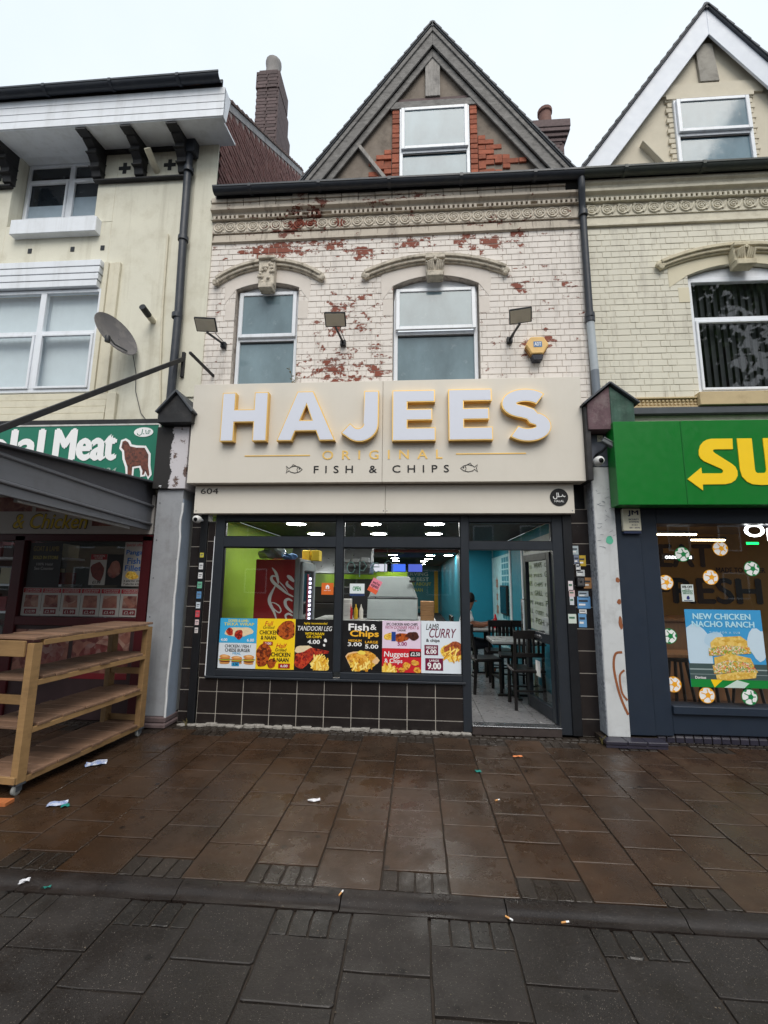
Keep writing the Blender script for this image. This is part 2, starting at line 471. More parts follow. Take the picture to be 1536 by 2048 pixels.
# ------------------------------------------------------------------ ground
def paving_mat(name, c1, c2, rough0, rough1, stain, speck=0.0, wetdark=0.75):
    s = NT(name); pos = s.pos()
    oi = s.n('ShaderNodeObjectInfo')
    big = s.noise(0.8, 6, 0.62); fine = s.noise(85, 4, 0.75); mid = s.noise(6, 8, 0.7); blot = s.noise(2.3, 6, 0.65)
    col = s.mix(s.ramp(big, 0.32, 0.68), lin(c1), lin(c2))
    hs = s.n('ShaderNodeHueSaturation'); s.l(s.ramp(oi.outputs['Random'], 0, 1, 0.88, 1.12), hs.inputs['Value']); s.l(col, hs.inputs['Color']); col = hs.outputs[0]
    col = s.mix(s.ramp(mid, 0.42, 0.7, 0, 0.75), col, lin(stain))
    col = s.mix(s.ramp(fine, 0.35, 0.7, 0.0, 0.3), col, tuple(v*1.9 for v in lin(c2)))
    gum = s.n('ShaderNodeTexVoronoi'); gum.inputs['Scale'].default_value = 5.0; s.l(pos, gum.inputs['Vector'])
    wob = s.math('ADD', gum.outputs['Distance'], s.math('MULTIPLY', s.math('SUBTRACT', s.noise(40, 2), 0.5), 0.06))
    spot = s.math('MULTIPLY', s.ramp(wob, 0.07, 0.11, 1, 0), s.ramp(s.noise(3.1, 2), 0.42, 0.44))
    col = s.mix(s.math('MULTIPLY', spot, 0.75), col, lin((20, 17, 15)))
    pale = s.n('ShaderNodeTexVoronoi'); pale.inputs['Scale'].default_value = 8.3; s.l(pos, pale.inputs['Vector'])
    ps = s.math('MULTIPLY', s.ramp(pale.outputs['Distance'], 0.03, 0.05, 1, 0), s.ramp(s.noise(4.4, 2), 0.55, 0.57))
    col = s.mix(s.math('MULTIPLY', ps, 0.35), col, lin((120, 110, 98)))
    if speck:
        v = s.n('ShaderNodeTexVoronoi'); v.inputs['Scale'].default_value = 150; s.l(pos, v.inputs['Vector'])
        sp = s.math('MULTIPLY', s.ramp(v.outputs['Distance'], 0.16, 0.26, 1, 0), s.ramp(s.noise(90, 2), 0.52, 0.6))
        col = s.mix(s.math('MULTIPLY', sp, speck), col, lin((150, 140, 128)))
    wet = s.ramp(s.math('ADD', blot, s.math('MULTIPLY', s.math('SUBTRACT', mid, 0.5), 0.5)), 0.42, 0.6)     # 0 = standing film of water
    col = s.mix(wet, s.mix(wetdark, (0, 0, 0), col), col)
    rg = s.math('ADD', s.math('MULTIPLY', wet, rough1-rough0), rough0)
    rg = s.math('ADD', rg, s.math('MULTIPLY', s.math('SUBTRACT', fine, 0.5), 0.25))
    bh = s.math('ADD', s.math('MULTIPLY', fine, 0.6), s.math('MULTIPLY', mid, 0.8))
    s.bsdf(col, rg, 0, 0.36, s.bump(bh, 0.45, 0.005))
    MATS[name] = s.m
    return s.m

PAVE = paving_mat('wet_brown_paving', (68, 45, 27), (57, 46, 37), 0.17, 0.5, (40, 29, 21), 0.12)
SETT = paving_mat('wet_exposed_aggregate', (43, 35, 29), (46, 40, 35), 0.25, 0.6, (28, 23, 20), 0.7)
GPAVE = paving_mat('wet_grey_paving', (43, 38, 35), (39, 35, 33), 0.36, 0.7, (26, 23, 21), 0.65)
KERB = paving_mat('wet_dark_kerb', (40, 33, 29), (36, 30, 28), 0.28, 0.62, (21, 18, 17), 0.35)
JOINT = M('wet_joint_grit', (44, 36, 29), 0.7, var=0.35, scale=12)

g = MB().box(-90, 90, -90, 60, -0.32, -0.13).build('ground', M('asphalt', (56, 55, 55), 0.6, var=0.2, scale=3, bump=0.3), loc=(0, 0, -0.13))
tag(g, kind='structure')
pv = MB().box(-9, 7, -2.545, 0.5, -0.128, -0.011).build('pavement', JOINT, loc=(0, 0, 0)); tag(pv, kind='structure')
fp = MB().box(-9, 7, -9.0, -2.69, -0.127, -0.034).build('footway', JOINT, loc=(0, 0, 0)); tag(fp, kind='structure')

def slab_mesh(name, wx, wy, h, mat, bev=0.004, seed=0, jit=0.0016):
    """a slab with slightly worn, uneven edges and a knocked corner or two"""
    q = random.Random(seed); pts = []
    cs = [(-wx/2, -wy/2), (wx/2, -wy/2), (wx/2, wy/2), (-wx/2, wy/2)]
    for i in range(4):
        a, b = Vector(cs[i]), Vector(cs[(i+1) % 4]); n = Vector((-(b-a).y, (b-a).x)).normalized()
        c = q.choice((.004, .006, .014)) if jit > .001 else .002
        for t in (c/(b-a).length, .25, .5, .75, 1-c/(b-a).length):
            pts.append(tuple(a.lerp(b, t)+n*q.uniform(0, jit*2)))
    me = MB().xy(pts, -h, 0).mesh(name, bev); me.materials.append(mat); return me

CW, RW = 0.3645, 0.341
J = 0.006
m_slab = [slab_mesh('paving_slab', CW-J, RW-J, 0.05, PAVE, .003, i) for i in range(5)]
m_sett = [slab_mesh('sett', CW/4-J, RW/2-J, 0.05, SETT, 0.006, i, .003) for i in range(4)]
rs = random.Random(3)
def lay(me, nm, par, x, y, z, amp=0.0025, tilt=0.004):
    return inst(nm, rs.choice(me), par, (x, y, z+rs.uniform(-amp, amp)), rot=(rs.uniform(-tilt, tilt), rs.uniform(-tilt, tilt), rs.uniform(-0.004, 0.004)))
for k in range(-14, 12):
    xc = -0.187+CW*(k+0.5)
    odd = k % 2 != 0
    y0 = -2.545 if odd else -2.375
    for i in range(6):
        lay(m_slab, 'paving_slab', pv, xc, y0+RW*(i+0.5), 0)
    if odd:
        lay(m_slab, 'paving_slab', pv, xc, y0+RW*6.5, 0)
    else:
        for q in range(4):
            lay(m_sett, 'sett', pv, -0.187+CW*(k+(q+0.5)/4), -2.545+RW/4, -0.002, 0.003, 0.012)
            lay(m_sett, 'sett', pv, -0.187+CW*(k+(q+0.5)/4), -0.329+RW/4, -0.002, 0.003, 0.012)
# narrow strip of small setts and mortar against the shop fronts
sb = MB()
for i in range(-62, 50):
    for r in range(2):
        x = i*0.083+(0.04 if r else 0)+rs.uniform(-.006, .006); y = -0.158+r*0.085
        h = rs.uniform(-0.006, 0.002)
        sb.box(x+.004, x+.078, y+.004, y+.08, -0.03, h)
tag(sb.build('sett_strip', SETT, pv, 0.006), kind='stuff')
# foreground paving, one step lower
CG = 0.3806
m_g = [slab_mesh('grey_slab', CG-J, RW-J, 0.05, GPAVE, 0.005, 20+i, .0025) for i in range(5)]
GSETT = paving_mat('wet_grey_aggregate', (43, 39, 36), (39, 36, 34), 0.3, 0.65, (26, 24, 22), 0.8)
m_gs = [slab_mesh('grey_sett', CG/4-J, RW/2-J, 0.05, GSETT, 0.006, 40+i, .003) for i in range(4)]
for k in range(-8, 12):
    x0 = -1.457+CG*k
    ev = k % 2 == 0
    y0 = -2.852 if ev else -2.682
    for i in range(4 if abs(x0) < 2.6 else 3):
        lay(m_g, 'paving_slab', fp, x0+CG/2, y0-RW*(i+0.5), -0.023)
    if ev:
        for q in range(4): lay(m_gs, 'sett', fp, x0+CG*(q+0.5)/4, -2.682-RW/4, -0.025, 0.003, 0.012)
# kerb: rounded stones with a shallow dished foot
kb = MB().box(-9, 7, -2.685, -2.545, -0.126, -0.07).build('kerb', JOINT, loc=(0, 0, 0)); tag(kb, kind='structure')
prof = [(-2.548, -0.07), (-2.548, -0.003), (-2.556, 0.001), (-2.59, 0.0), (-2.612, -0.004), (-2.628, -0.012), (-2.64, -0.019), (-2.65, -0.023), (-2.668, -0.024), (-2.684, -0.022), (-2.684, -0.07)]
edges = [-7.3+0.866*i for i in range(7)]
xs = [-4.71, -3.84, -2.97, -2.11, -1.25, -0.385, 0.45, 1.31, 2.17, 3.03, 3.9]
for a, b in zip(xs[:-1], xs[1:]):
    mb = MB(); n = 9; xs_ = [a+.003+(b-a-.006)*i/n for i in range(n+1)]; m = len(prof)
    for x in xs_: mb.v += [(x, y+rs.uniform(-.002, .002), z+(rs.uniform(-.0022, .0022) if z > -.06 else 0)) for y, z in prof]
    for i in range(n): mb.f += [(i*m+j, (i+1)*m+j, (i+1)*m+(j+1) % m, i*m+(j+1) % m) for j in range(m)]
    mb.f += [tuple(range(m)), tuple(n*m+j for j in range(m-1, -1, -1))]
    o = mb.build('kerb_stone', KERB, kb, smooth=True)
    o.location.z += rs.uniform(-.003, .003)

gm = MB(); rg_ = random.Random(77)
for i in range(420):
    x, y = rg_.uniform(-3.2, 2.6), rg_.uniform(-3.3, -.05)
    z = .001 if y > -2.55 else (-.022 if y < -2.64 else -.006)
    r_ = rg_.uniform(.002, .006)
    gm.add([(x+r_*math.cos(a+i), y+r_*math.sin(a+i)*rg_.uniform(.6, 1), z) for a in (0, 2.1, 4.2)]+[(x, y, z+r_*.8)], [(0, 1, 3), (1, 2, 3), (2, 0, 3), (0, 2, 1)])
tag(gm.build('grit', M('grit', (96, 86, 74), .8, var=.6, scale=60), loc=(0, 0, 0)), 'loose grit and crumbs scattered on the wet paving', 'grit', kind='stuff')

# ================================================================== the fish and chip shop
FRONT = 0.05
shop = thing('chip_shop_building', 'narrow gabled shop building with flaking white painted brick, between cream render and yellow painted neighbours', 'building', (-0.3, 0.05, 0))
masks = [(-1.0, 4.2, 0.6, 0.45, 0.16), (-0.85, 4.95, 0.6, 0.55, 0.12), (-1.55, 5.98, 0.95, 0.18, 0.18), (-2.0, 5.9, .5, .2, .08), (-0.7, 5.85, 0.45, 0.14, 0.17),
         (-0.1, 5.98, 0.5, 0.15, 0.15), (1.1, 5.92, 0.75, 0.22, 0.14), (1.7, 5.4, 0.3, 0.15, 0.1), (1.27, 5.3, 0.14, 0.1, 0.22), (-0.45, 4.3, 0.2, 0.4, 0.13),
         (1.5, 4.5, 0.35, 0.3, 0.08), (-2.45, 5.85, 0.3, 0.3, 0.06)]
PBRICK = flaked_brick('flaking_white_paint', (228, 221, 214), (136, 74, 58), masks, 0.64)
PCORN = flaked_brick('sooty_cornice_paint', (196, 186, 172), (116, 66, 54), [(-1.6, 6.3, 0.7, 0.25, 0.16), (-0.2, 6.55, 0.9, 0.12, 0.12), (-1.35, 6.55, 0.4, 0.2, 0.12), (1.0, 6.2, 0.5, 0.1, 0.08)], 0.66, soot=0.95)
PSMOOTH = M('smooth_painted_masonry', (214, 206, 198), 0.8, var=0.05, scale=3, bump=0.15, dirt=0.2, dirtc=(160, 148, 136))
MORTAR = M('grimy_painted_mortar', (190, 180, 170), 0.9, var=0.25, scale=18, bump=0.4, dirt=0.8, dirtc=(84, 70, 62))

HOLES = [(-2.36, -1.52, 3.4, 5.39, 0.085), (-0.29, 0.795, 3.4, 5.36, 0.13)]   # x0, x1, z0, springing, rise
XL, XR, ZB, ZT = -2.78, 2.10, 3.3, 6.075

wall = MB()
wall.box(XL, HOLES[0][0], .056, .35, ZB, ZT); wall.box(HOLES[0][1], HOLES[1][0], .056, .35, ZB, ZT); wall.box(HOLES[1][1], XR, .056, .35, ZB, ZT)
for x0, x1, z0, zs, rise in HOLES:
    pts = seg_arch(x0, x1, zs, rise)
    wall.xz(pts+[(x1, ZT), (x0, ZT)], .056, .35)
    wall.box(x0, x1, .12, .35, ZB, 3.93)
wall.box(XL, XR, .056, .35, ZT, 6.75)
wall = wall.build('wall', MORTAR, shop)

BRICK_H, BRICK_S, BRICK_HD, JT = 0.081, 0.225, 0.108, 0.006
def brick_mesh(name, L, mat, depth=0.02, bev=0.004, hh=BRICK_H-JT):
    me = MB().box(-L/2, L/2, 0, depth, -hh/2, hh/2).mesh(name, bev); me.materials.append(mat); return me

def brickwork(parent, x0, x1, z0, z1, y, mat, holes, limit, seed, plain=()):
    """Flemish bond; the largest `limit` bricks are objects, the rest one joined part"""
    rr = random.Random(seed)
    L1, L2 = BRICK_S-JT, BRICK_HD-JT
    cells = []
    nrow = int((z1-z0)/BRICK_H)
    for r in range(nrow):
        zc = z0+BRICK_H*(r+0.5)
        x = x0-(0.17 if r % 2 else 0.0)-0.03; t = r % 2
        while x < x1:
            L = BRICK_S if t == 0 else BRICK_HD
            a, b = max(x, x0), min(x+L, x1); t = 1-t; x += L
            segs = [(a, b)]
            for (hx0, hx1, hz0, hzs, rise) in holes:
                if hz0 < zc < hzs+rise*0.9:
                    n2 = []
                    for (p, q) in segs:
                        if q <= hx0 or p >= hx1: n2.append((p, q)); continue
                        if p < hx0: n2.append((p, hx0))
                        if q > hx1: n2.append((hx1, q))
                    segs = n2
            for p, q in segs:
                if q-p > 0.025: cells.append(((p+q)/2, zc, q-p-JT))
    cells.sort(key=lambda c: -(round(c[2], 2)*1000-abs(c[0])*0.1-c[1]))
    me = brick_mesh('brick', L1, mat)
    rest = MB()
    for i, (xc, zc, L) in enumerate(cells):
        dy = rr.uniform(-0.0015, 0.002)
        if i < limit:
            inst('brick', me, parent, (xc, y+dy, zc), (L/L1*rr.uniform(.99, 1.02), 1, rr.uniform(.965, 1.05)), (0, rr.uniform(-.006, .006), 0))
        else:
            rest.box(xc-L/2, xc+L/2, y+dy, y+dy+.02, zc-BRICK_H/2+JT/2, zc+BRICK_H/2-JT/2)
    if rest.v:
        tag(rest.build('brickwork', mat, parent, 0.003), kind='stuff')

brickwork(wall, XL+.03, XR-.005, 3.56, 6.075, FRONT, PBRICK, HOLES, 300, 11)

# smooth arch bands and jambs round the two windows
for (x0, x1, z0, zs, rise), (hx0, hx1, hz, hr) in zip(HOLES, ((-2.62, -1.22, 5.49, 0.23), (-0.65, 1.13, 5.50, 0.2))):
    a = seg_arch(x0, x1, zs, rise, 10); o = seg_arch(hx0+.22, hx1-.22, hz+.06, hr-.06, 10)
    MB().xz(a+[(x1+.14, zs-.2), (x1+.16, zs+.09)]+o[::-1]+[(x0-.16, zs+.09), (x0-.14, zs-.2)], .0465, .07).build('arch_band', PSMOOTH, wall, 0.003)
    for s_ in (-1, 1):
        xa = x0 if s_ < 0 else x1
        MB().box(min(xa, xa+s_*.13), max(xa, xa+s_*.13), .047, .07, 4.95, zs-.19).build('jamb_band', PSMOOTH, wall, 0.003)

def hood(parent, x0, x1, zs, rise, mat, kz0, kz1, kx, kw, worn, seed):
    rr = random.Random(seed)
    pth = seg_arch(x0, x1, zs, rise, 22)
    h = MB().ribbon([(p[0], p[1]+.035) for p in pth], .045, -.03, .06)
    h.ribbon([(p[0], p[1]-.005) for p in pth], .05, -.005, .06)
    h.ribbon([(p[0], p[1]-.04) for p in pth], .025, .02, .06)
    ho = h.build('hood_mould', mat, parent, 0.006)
    for e in (0, -1):
        b = MB()
        for q in range(7):
            a = rr.uniform(0, 6.28); rd = rr.uniform(0, .035)
            b.lathe([(0, -.02), (.028, -.012), (.036, .008), (.028, .03), (0, .04)], (pth[e][0]+math.cos(a)*rd, 0.0, pth[e][1]+math.sin(a)*rd), 'y', 8)
        b.build('end_boss', mat, ho, smooth=True)
    k = MB().xz([(kx-kw/2, kz0+.06), (kx+kw/2, kz0+.06), (kx+kw/2+.01, kz1), (kx-kw/2-.01, kz1)], -.05, .07)
    k.box(kx-kw/2-.012, kx+kw/2+.012, -.085, .07, kz1-.05, kz1)
    k.box(kx-kw/2+.008, kx+kw/2-.008, -.075, .07, kz0, kz0+.075)
    ko = k.build('keystone', mat, ho, 0.008)
    lf = MB()                       # acanthus leaves
    if not worn:
        for s_ in (-1, 1):
            for i in range(4):
                x = kx+s_*(.018+.022*i); z0_ = kz0+.09; z1_ = kz1-.07-.012*i
                lf.tube([(x, -.052, z0_), (x+s_*.006, -.07, (z0_+z1_)/2), (x+s_*.014, -.085, z1_), (x+s_*.03, -.07, z1_+.005), (x+s_*.03, -.06, z1_-.02)], [.008, .012, .012, .009, .004], 6)
        lf.lathe([(0, -.1), (.02, -.095), (.025, -.08), (0, -.06)], (kx, 0, kz1-.07), 'y', 8)
    else:
        for i in range(16):
            lf.lathe([(0, -.03), (.02, -.02), (.028, 0), (0, .02)], (kx+rr.uniform(-kw/2, kw/2), -.045, rr.uniform(kz0+.08, kz1)), 'y', 7)
    lf.build('leaf_carving', mat, ho, smooth=True)
hood(shop, -2.62, -1.22, 5.49, 0.23, STONE, 5.32, 5.78, -1.93, .2, True, 1)
hood(shop, -0.65, 1.13, 5.50, 0.2, STONE, 5.40, 5.69, 0.245, .22, False, 2)

# upper windows: white frames, opaque mottled blue-grey panes
PANE_MAT = None
def mottled_pane(name, c):
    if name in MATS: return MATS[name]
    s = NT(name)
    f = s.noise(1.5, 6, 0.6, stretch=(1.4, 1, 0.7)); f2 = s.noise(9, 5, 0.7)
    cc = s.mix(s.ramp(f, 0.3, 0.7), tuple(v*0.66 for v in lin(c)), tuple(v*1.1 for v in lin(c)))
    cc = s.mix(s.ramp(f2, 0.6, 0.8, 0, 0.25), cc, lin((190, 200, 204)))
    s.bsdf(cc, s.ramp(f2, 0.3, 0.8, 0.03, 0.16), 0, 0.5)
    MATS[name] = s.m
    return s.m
BLUEPANE = mottled_pane('pale_blue_mottled_glass', (118, 138, 146))
BLUEPANE2 = mottled_pane('pale_blue_mottled_glass_gable', (112, 136, 148))
def rect_frame(mb, x0, x1, z0, z1, y0, y1, t, tb=None):
    tb = tb or t
    mb.box(x0, x0+t, y0, y1, z0, z1); mb.box(x1-t, x1, y0, y1, z0, z1)
    mb.box(x0+t, x1-t, y0, y1, z1-t, z1); mb.box(x0+t, x1-t, y0, y1, z0, z0+tb)
    return mb
def upvc_window(parent, x0, x1, z0, z1, zt, y, pane, open_top=0.0, t=.045, arch=None):
    wn = rect_frame(MB(), x0, x1, z0, z1, y, y+.07, t)
    wn.box(x0+t, x1-t, y, y+.07, zt-.03, zt+.02)
    if arch:
        pts = seg_arch(*arch); wn.xz(pts+[(arch[1], z1+.001), (arch[0], z1+.001)], y+.01, y+.06)
    wo = wn.build('window', WHITE, parent, 0.004)
    # upper casement stands proud of the frame and tips out when open
    c = rect_frame(MB(), x0+.022, x1-.022, zt+.012, z1-.02, -.034, .0, .05)
    co = c.build('casement', WHITE, wo, 0.005)
    # casement built around its head so it can tip
    piv = Vector((0, y, z1-.02)); o = Vector(WL[wo])
    for v in co.data.vertices: v.co = v.co+o-Vector((0, 0, z1-.02))
    co.location = piv-o; co.rotation_euler.x = -open_top
    WL[co] = (0, 0, 0)
    gl = MB().box(x0+.07, x1-.07, -.02, -.014, zt+.06-(z1-.02), -.05)
    g_ = gl.build('pane', pane, co)
    g_.parent = wo; g_.location = co.location; g_.rotation_euler = co.rotation_euler
    MB().box(x0+t, x1-t, y+.03, y+.036, z0+t, zt-.03).build('pane', pane, wo)
    for a, b, c_, d in ((x0+t, x1-t, zt-.045, zt-.03), (x0+t, x1-t, z0+t, z0+t+.012)): MB().box(a, b, y+.012, y+.03, c_, d).build('glazing_bead', BLACKP, wo)
    return wo
upvc_window(shop, -2.345, -1.535, 3.93, 5.395, 4.72, .13, BLUEPANE, 0.0, arch=(-2.345, -1.535, 5.385, .085))
upvc_window(shop, -0.275, 0.78, 3.93, 5.37, 4.75, .13, BLUEPANE, 0.045, arch=(-0.275, 0.78, 5.355, .13))
for i, (x0, x1) in enumerate(((-2.36, -1.52), (-0.29, 0.795))):
    MB().box(x0, x1, .02, .13, 3.86, 3.93).build('sill', STONE, shop, 0.006)

# ---- cornice, frieze of scrolls, string course
corn = MB().box(XL+.05, XR, .02, .07, 6.075, 6.108)
corn.box(XL+.05, XR, .035, .07, 6.066, 6.0755)
corn.box(XL+.04, XR, .03, .07, 6.215, 6.39)
corn.box(XL+.04, XR, .0, .06, 6.452, 6.468)
corn.yz([(.06, 6.468), (.01, 6.468), (-.005, 6.49), (-.04, 6.505), (-.05, 6.506), (-.055, 6.54), (.06, 6.54)], XL+.03, XR)
corn.box(XL+.03, XR, -.015, .06, 6.39, 6.3999)
cornice = corn.build('cornice', PCORN, shop, 0.003)
cb = brick_mesh('cornice_brick', .215, PCORN, .08, .004, .072)
rr = random.Random(5)
x = XL+.03
while x < XR-.2:
    inst('brick', cb, cornice, (x+.11, -.03+rr.uniform(-.004, .004), 6.58), (1, 1, 1)); inst('brick', cb, cornice, (x+.11, -.045+rr.uniform(-.004, .004), 6.66), (1, 1, 1)); x += .222
x = XL+.06
while x < XR-.2:
    inst('brick', cb, cornice, (x+.11, .045, 6.162), (1, .3, 1)); x += .222
den = MB(); x = XL+.06
while x < XR-.03:
    if rr.random() > .05: den.box(x, x+.034, -.012, .06, 6.401, 6.452)
    x += .062
tag(den.build('dentils', PCORN, cornice, 0.003), kind='stuff')

def scroll_mesh(name, mat, running=False):
    mb = MB()
    mb.lathe([(.052, .0), (.056, -.012), (.066, -.016), (.072, -.01), (.074, .0)], (0, 0, 0), 'y', 18)
    sp = [(.044*(1-i/16)*math.cos(i*.78), .044*(1-i/16)*math.sin(i*.78)) for i in range(16)]
    mb.tube([(p[0], -.006, p[1]) for p in sp], [.008]*14+[.01, .008], 5)
    mb.lathe([(0, -.02), (.012, -.014), (.014, 0)], (0, 0, 0), 'y', 8)
    if running:
        mb.tube([(.06, -.006, -.05), (.085, -.01, -.01), (.105, -.006, .05)], .012, 5)
        mb.tube([(-.06, -.006, .05), (-.03, -.008, .072)], .012, 5)
    else:
        for sx in (-1, 1):
            for sz in (-1, 1): mb.lathe([(0, -.008), (.014, -.004), (.016, 0)], (sx*.062, 0, sz*.062), 'y', 6)
    me = mb.mesh(name, 0, True); me.materials.append(mat); return me
PSCR = flaked_brick('scroll_paint', (214, 205, 190), (140, 70, 52), [(-1.55, 6.3, .3, .1, .25), (-1.0, 6.3, .12, .1, .3)], 0.67)
sm = scroll_mesh('scroll_tile', PSCR)
x = XL+.13
while x < XR-.08:
    inst('scroll_tile', sm, cornice, (x, .03, 6.302)); x += .157

# ---- gutter and downpipe
def gutter(parent, x0, x1, y, z, mat, dz=0.0):
    n = 8; pr = [(y+.065*math.cos(math.pi*i/n+math.pi), z+.068*math.sin(math.pi*i/n+math.pi)) for i in range(n+1)]
    inn = [(y+.058*math.cos(math.pi*i/n+math.pi), z+.06*math.sin(math.pi*i/n+math.pi)) for i in range(n, -1, -1)]
    mb = MB().yz(pr+inn, x0, x1)
    mb.box(x0, x1, y-.07, y-.055, z-.012, z+.012)
    g_ = mb.build('gutter', mat, parent, smooth=True)
    xx = x0+.5
    while xx < x1:
        k = MB(); k.yz([(y-.074, z+.014), (y-.074, z-.03), (y-.05, z-.062), (y, z-.076), (y+.05, z-.062), (y+.08, z-.02), (y+.08, z-.01), (y, z-.066), (y-.066, z-.02)], xx-.02, xx+.02); xx += .92; k.build('gutter_bracket', mat, g_)
    MB().box(x0, x1, y+.067, y+.085, z-.07, z+.04).build('fascia_board', BLACKPAINT, g_)
    return g_
gt = gutter(shop, -2.72, 2.06, -.115, 6.73, PIPE)
gt.rotation_euler.y = 0.006
dp = MB().tube([(2.08, -.1, 6.66), (2.08, -.1, 6.56), (2.085, -.08, 6.5), (2.11, 0.0, 6.36), (2.115, .01, 6.28), (2.115, .0, 4.74)], .042, 12)
dpo = dp.build('downpipe', PIPE, shop, smooth=True)
MB().tube([(2.115, 0, 4.75), (2.13, 0, 4.1)], .046, 12).build('lower_pipe', GREYP, dpo, smooth=True)
MB().tube([(2.13, 0, 4.12), (2.135, 0, 3.6)], .047, 12).build('boot_pipe', M('mid_grey_pipe', (110, 118, 128), .5), dpo, smooth=True)
MB().tube([(2.28, .0, 3.95), (2.28, .0, 3.5)], .035, 10).build('stub_pipe', M('mid_grey_pipe', (110, 118, 128), .5), dpo, smooth=True)
for z in (6.24, 4.83, 4.78):
    MB().lathe([(.045, z-.04), (.056, z-.035), (.056, z+.03), (.045, z+.035)], (2.115, 0, 0), 'z', 14).build('pipe_collar', PIPE, dpo, smooth=True)

# ---- gable
AX, AZ, FOOT = 0.245, 9.6, 6.66
SL = (9.6-7.08)/1.83
def gable(parent, ax, az, zb, wallmat, boardmat, y_board, y_wall, board_w, two, roofmat):
    hw = (az-zb)/SL
    gw = MB().xz([(ax-hw+.15, zb), (ax+hw-.15, zb), (ax, az-.2)], y_wall, y_wall+.2).build('gable_wall', wallmat, parent)
    L = math.hypot(hw, az-zb); ca, sa = hw/L, (az-zb)/L
    for s_ in (-1, 1):
        def bd(o0, o1, ya, yb, nm, bev=.004, mat=boardmat, par=parent):
            # board lying below the roof line between perpendicular offsets o0..o1
            h0, h1 = o0/ca, o1/ca
            pts = [(ax, az-h0), (ax+s_*hw, zb-h0), (ax+s_*hw, zb-h1), (ax, az-h1)]
            return MB().xz(pts, ya, yb).build(nm, mat, par, bev)
        b0 = bd(.0, board_w, y_board, y_board+.03, 'bargeboard')
        if two:
            bd(.008, .06, y_board-.02, y_board, 'board_strip', par=b0)
            bd(board_w+.001, board_w+.09, y_board+.045, y_board+.07, 'inner_board', par=b0)
        # soffit behind the board and the roof slope itself
        bd(.03, .06, y_board+.03, y_wall+.01, 'verge_soffit', mat=BLACKPAINT, par=b0)
        rf = bd(-.03, .0, y_board-.03, 3.6, 'roof_slope', mat=roofmat)
        st = MB()
        for i in range(int(L/.16)):
            t = (i+.5)*.16/L; cx_, cz_ = ax+s_*hw*t, az-(az-zb)*t
            dx, dz = s_*ca*.084, -sa*.084; ox, oz = s_*sa, ca
            k0, k1 = .03, .045
            st.xz([(cx_-dx+ox*k0, cz_-dz+oz*k0), (cx_+dx+ox*(k1), cz_+dz+oz*(k1)), (cx_+dx+ox*(k0-.012), cz_+dz+oz*(k0-.012)), (cx_-dx+ox*(k0-.012), cz_-dz+oz*(k0-.012))], y_board-.045, 1.2)
        tag(st.build('roof_tiles', roofmat, rf), kind='stuff')
    MB().tube([(ax, y_board-.03, az+.01), (ax, 3.5, az+.01)], .05, 8).build('ridge_tile', roofmat, parent, smooth=True)
    return gw
gw = gable(shop, AX, AZ, FOOT, PLASTER, OLDWOOD, .19, .3, .19, True, SLATE)
# gable window with brick jambs
upvc_window(shop, -0.225, 0.75, 6.75, 8.27, 7.56, .24, BLUEPANE2)
box('lintel', OLDWOOD, gw, -0.36, 0.89, .245, .32, 8.285, 8.4)
box('lintel_brick_course', DARKBRICK, gw, -0.26, 0.8, .27, .32, 8.403, 8.47)
kp = box('king_post', M('flaking_pale_timber', (150, 146, 142), .8, var=.3, stretch=(6, 6, .8), bump=.5, dirt=.6, dirtc=(74, 72, 72)), gw, .14, .35, .25, .32, 8.475, 9.22)
gb = brick_mesh('gable_brick', .215, REDBRICK, .05, .005); gh = brick_mesh('gable_brick_half', .1, REDBRICK, .05, .005)
rr = random.Random(9)
for r in range(21):
    z = 6.72+.081*r
    for s_ in (-1, 1):
        edge = -0.225 if s_ < 0 else .755
        n = 2 if r % 2 else 1
        x = edge
        w_ = .12 if r % 2 else .1
        inst('brick', gh, gw, (edge+s_*.056, .262+rr.uniform(-.006, .006), z))
        extra = 0
        if s_ < 0 and 6 <= r <= 12: extra = 1 if r not in (12,) else 0
        if s_ < 0 and r < 6: extra = 1
        if s_ > 0 and r <= 13: extra = [2, 3, 4, 3, 4, 3, 2, 3, 4, 3, 1, 2, 1, 1][r]
        if s_ < 0 and r in (4, 6, 7, 9): extra = 2
        xx = edge+s_*.112
        for q in range(extra):
            full = (q+r) % 2 == 0
            L_ = .222 if full else .108
            if rr.random() > .13:
                inst('brick', gb if full else gh, gw, (xx+s_*L_/2, .283+rr.uniform(-.016, .01), z+rr.uniform(-.004, .004)), rot=(rr.uniform(-.04, .04), rr.uniform(-.035, .035), rr.uniform(-.05, .05)))
            xx += s_*L_
MB().bar((-0.83, .29, 7.75), (-0.42, .29, 7.15), .05, .11, (0, -1, 0)).build('brace', MATS['flaking_pale_timber'], gw, .004)
# main roof behind, its pitch just hidden by the gutter
MB().yz([(0.0, 6.7), (4.1, 10.75), (4.1, 10.6), (.1, 6.6)], -2.78, 2.15).build('roof', SLATE, shop)
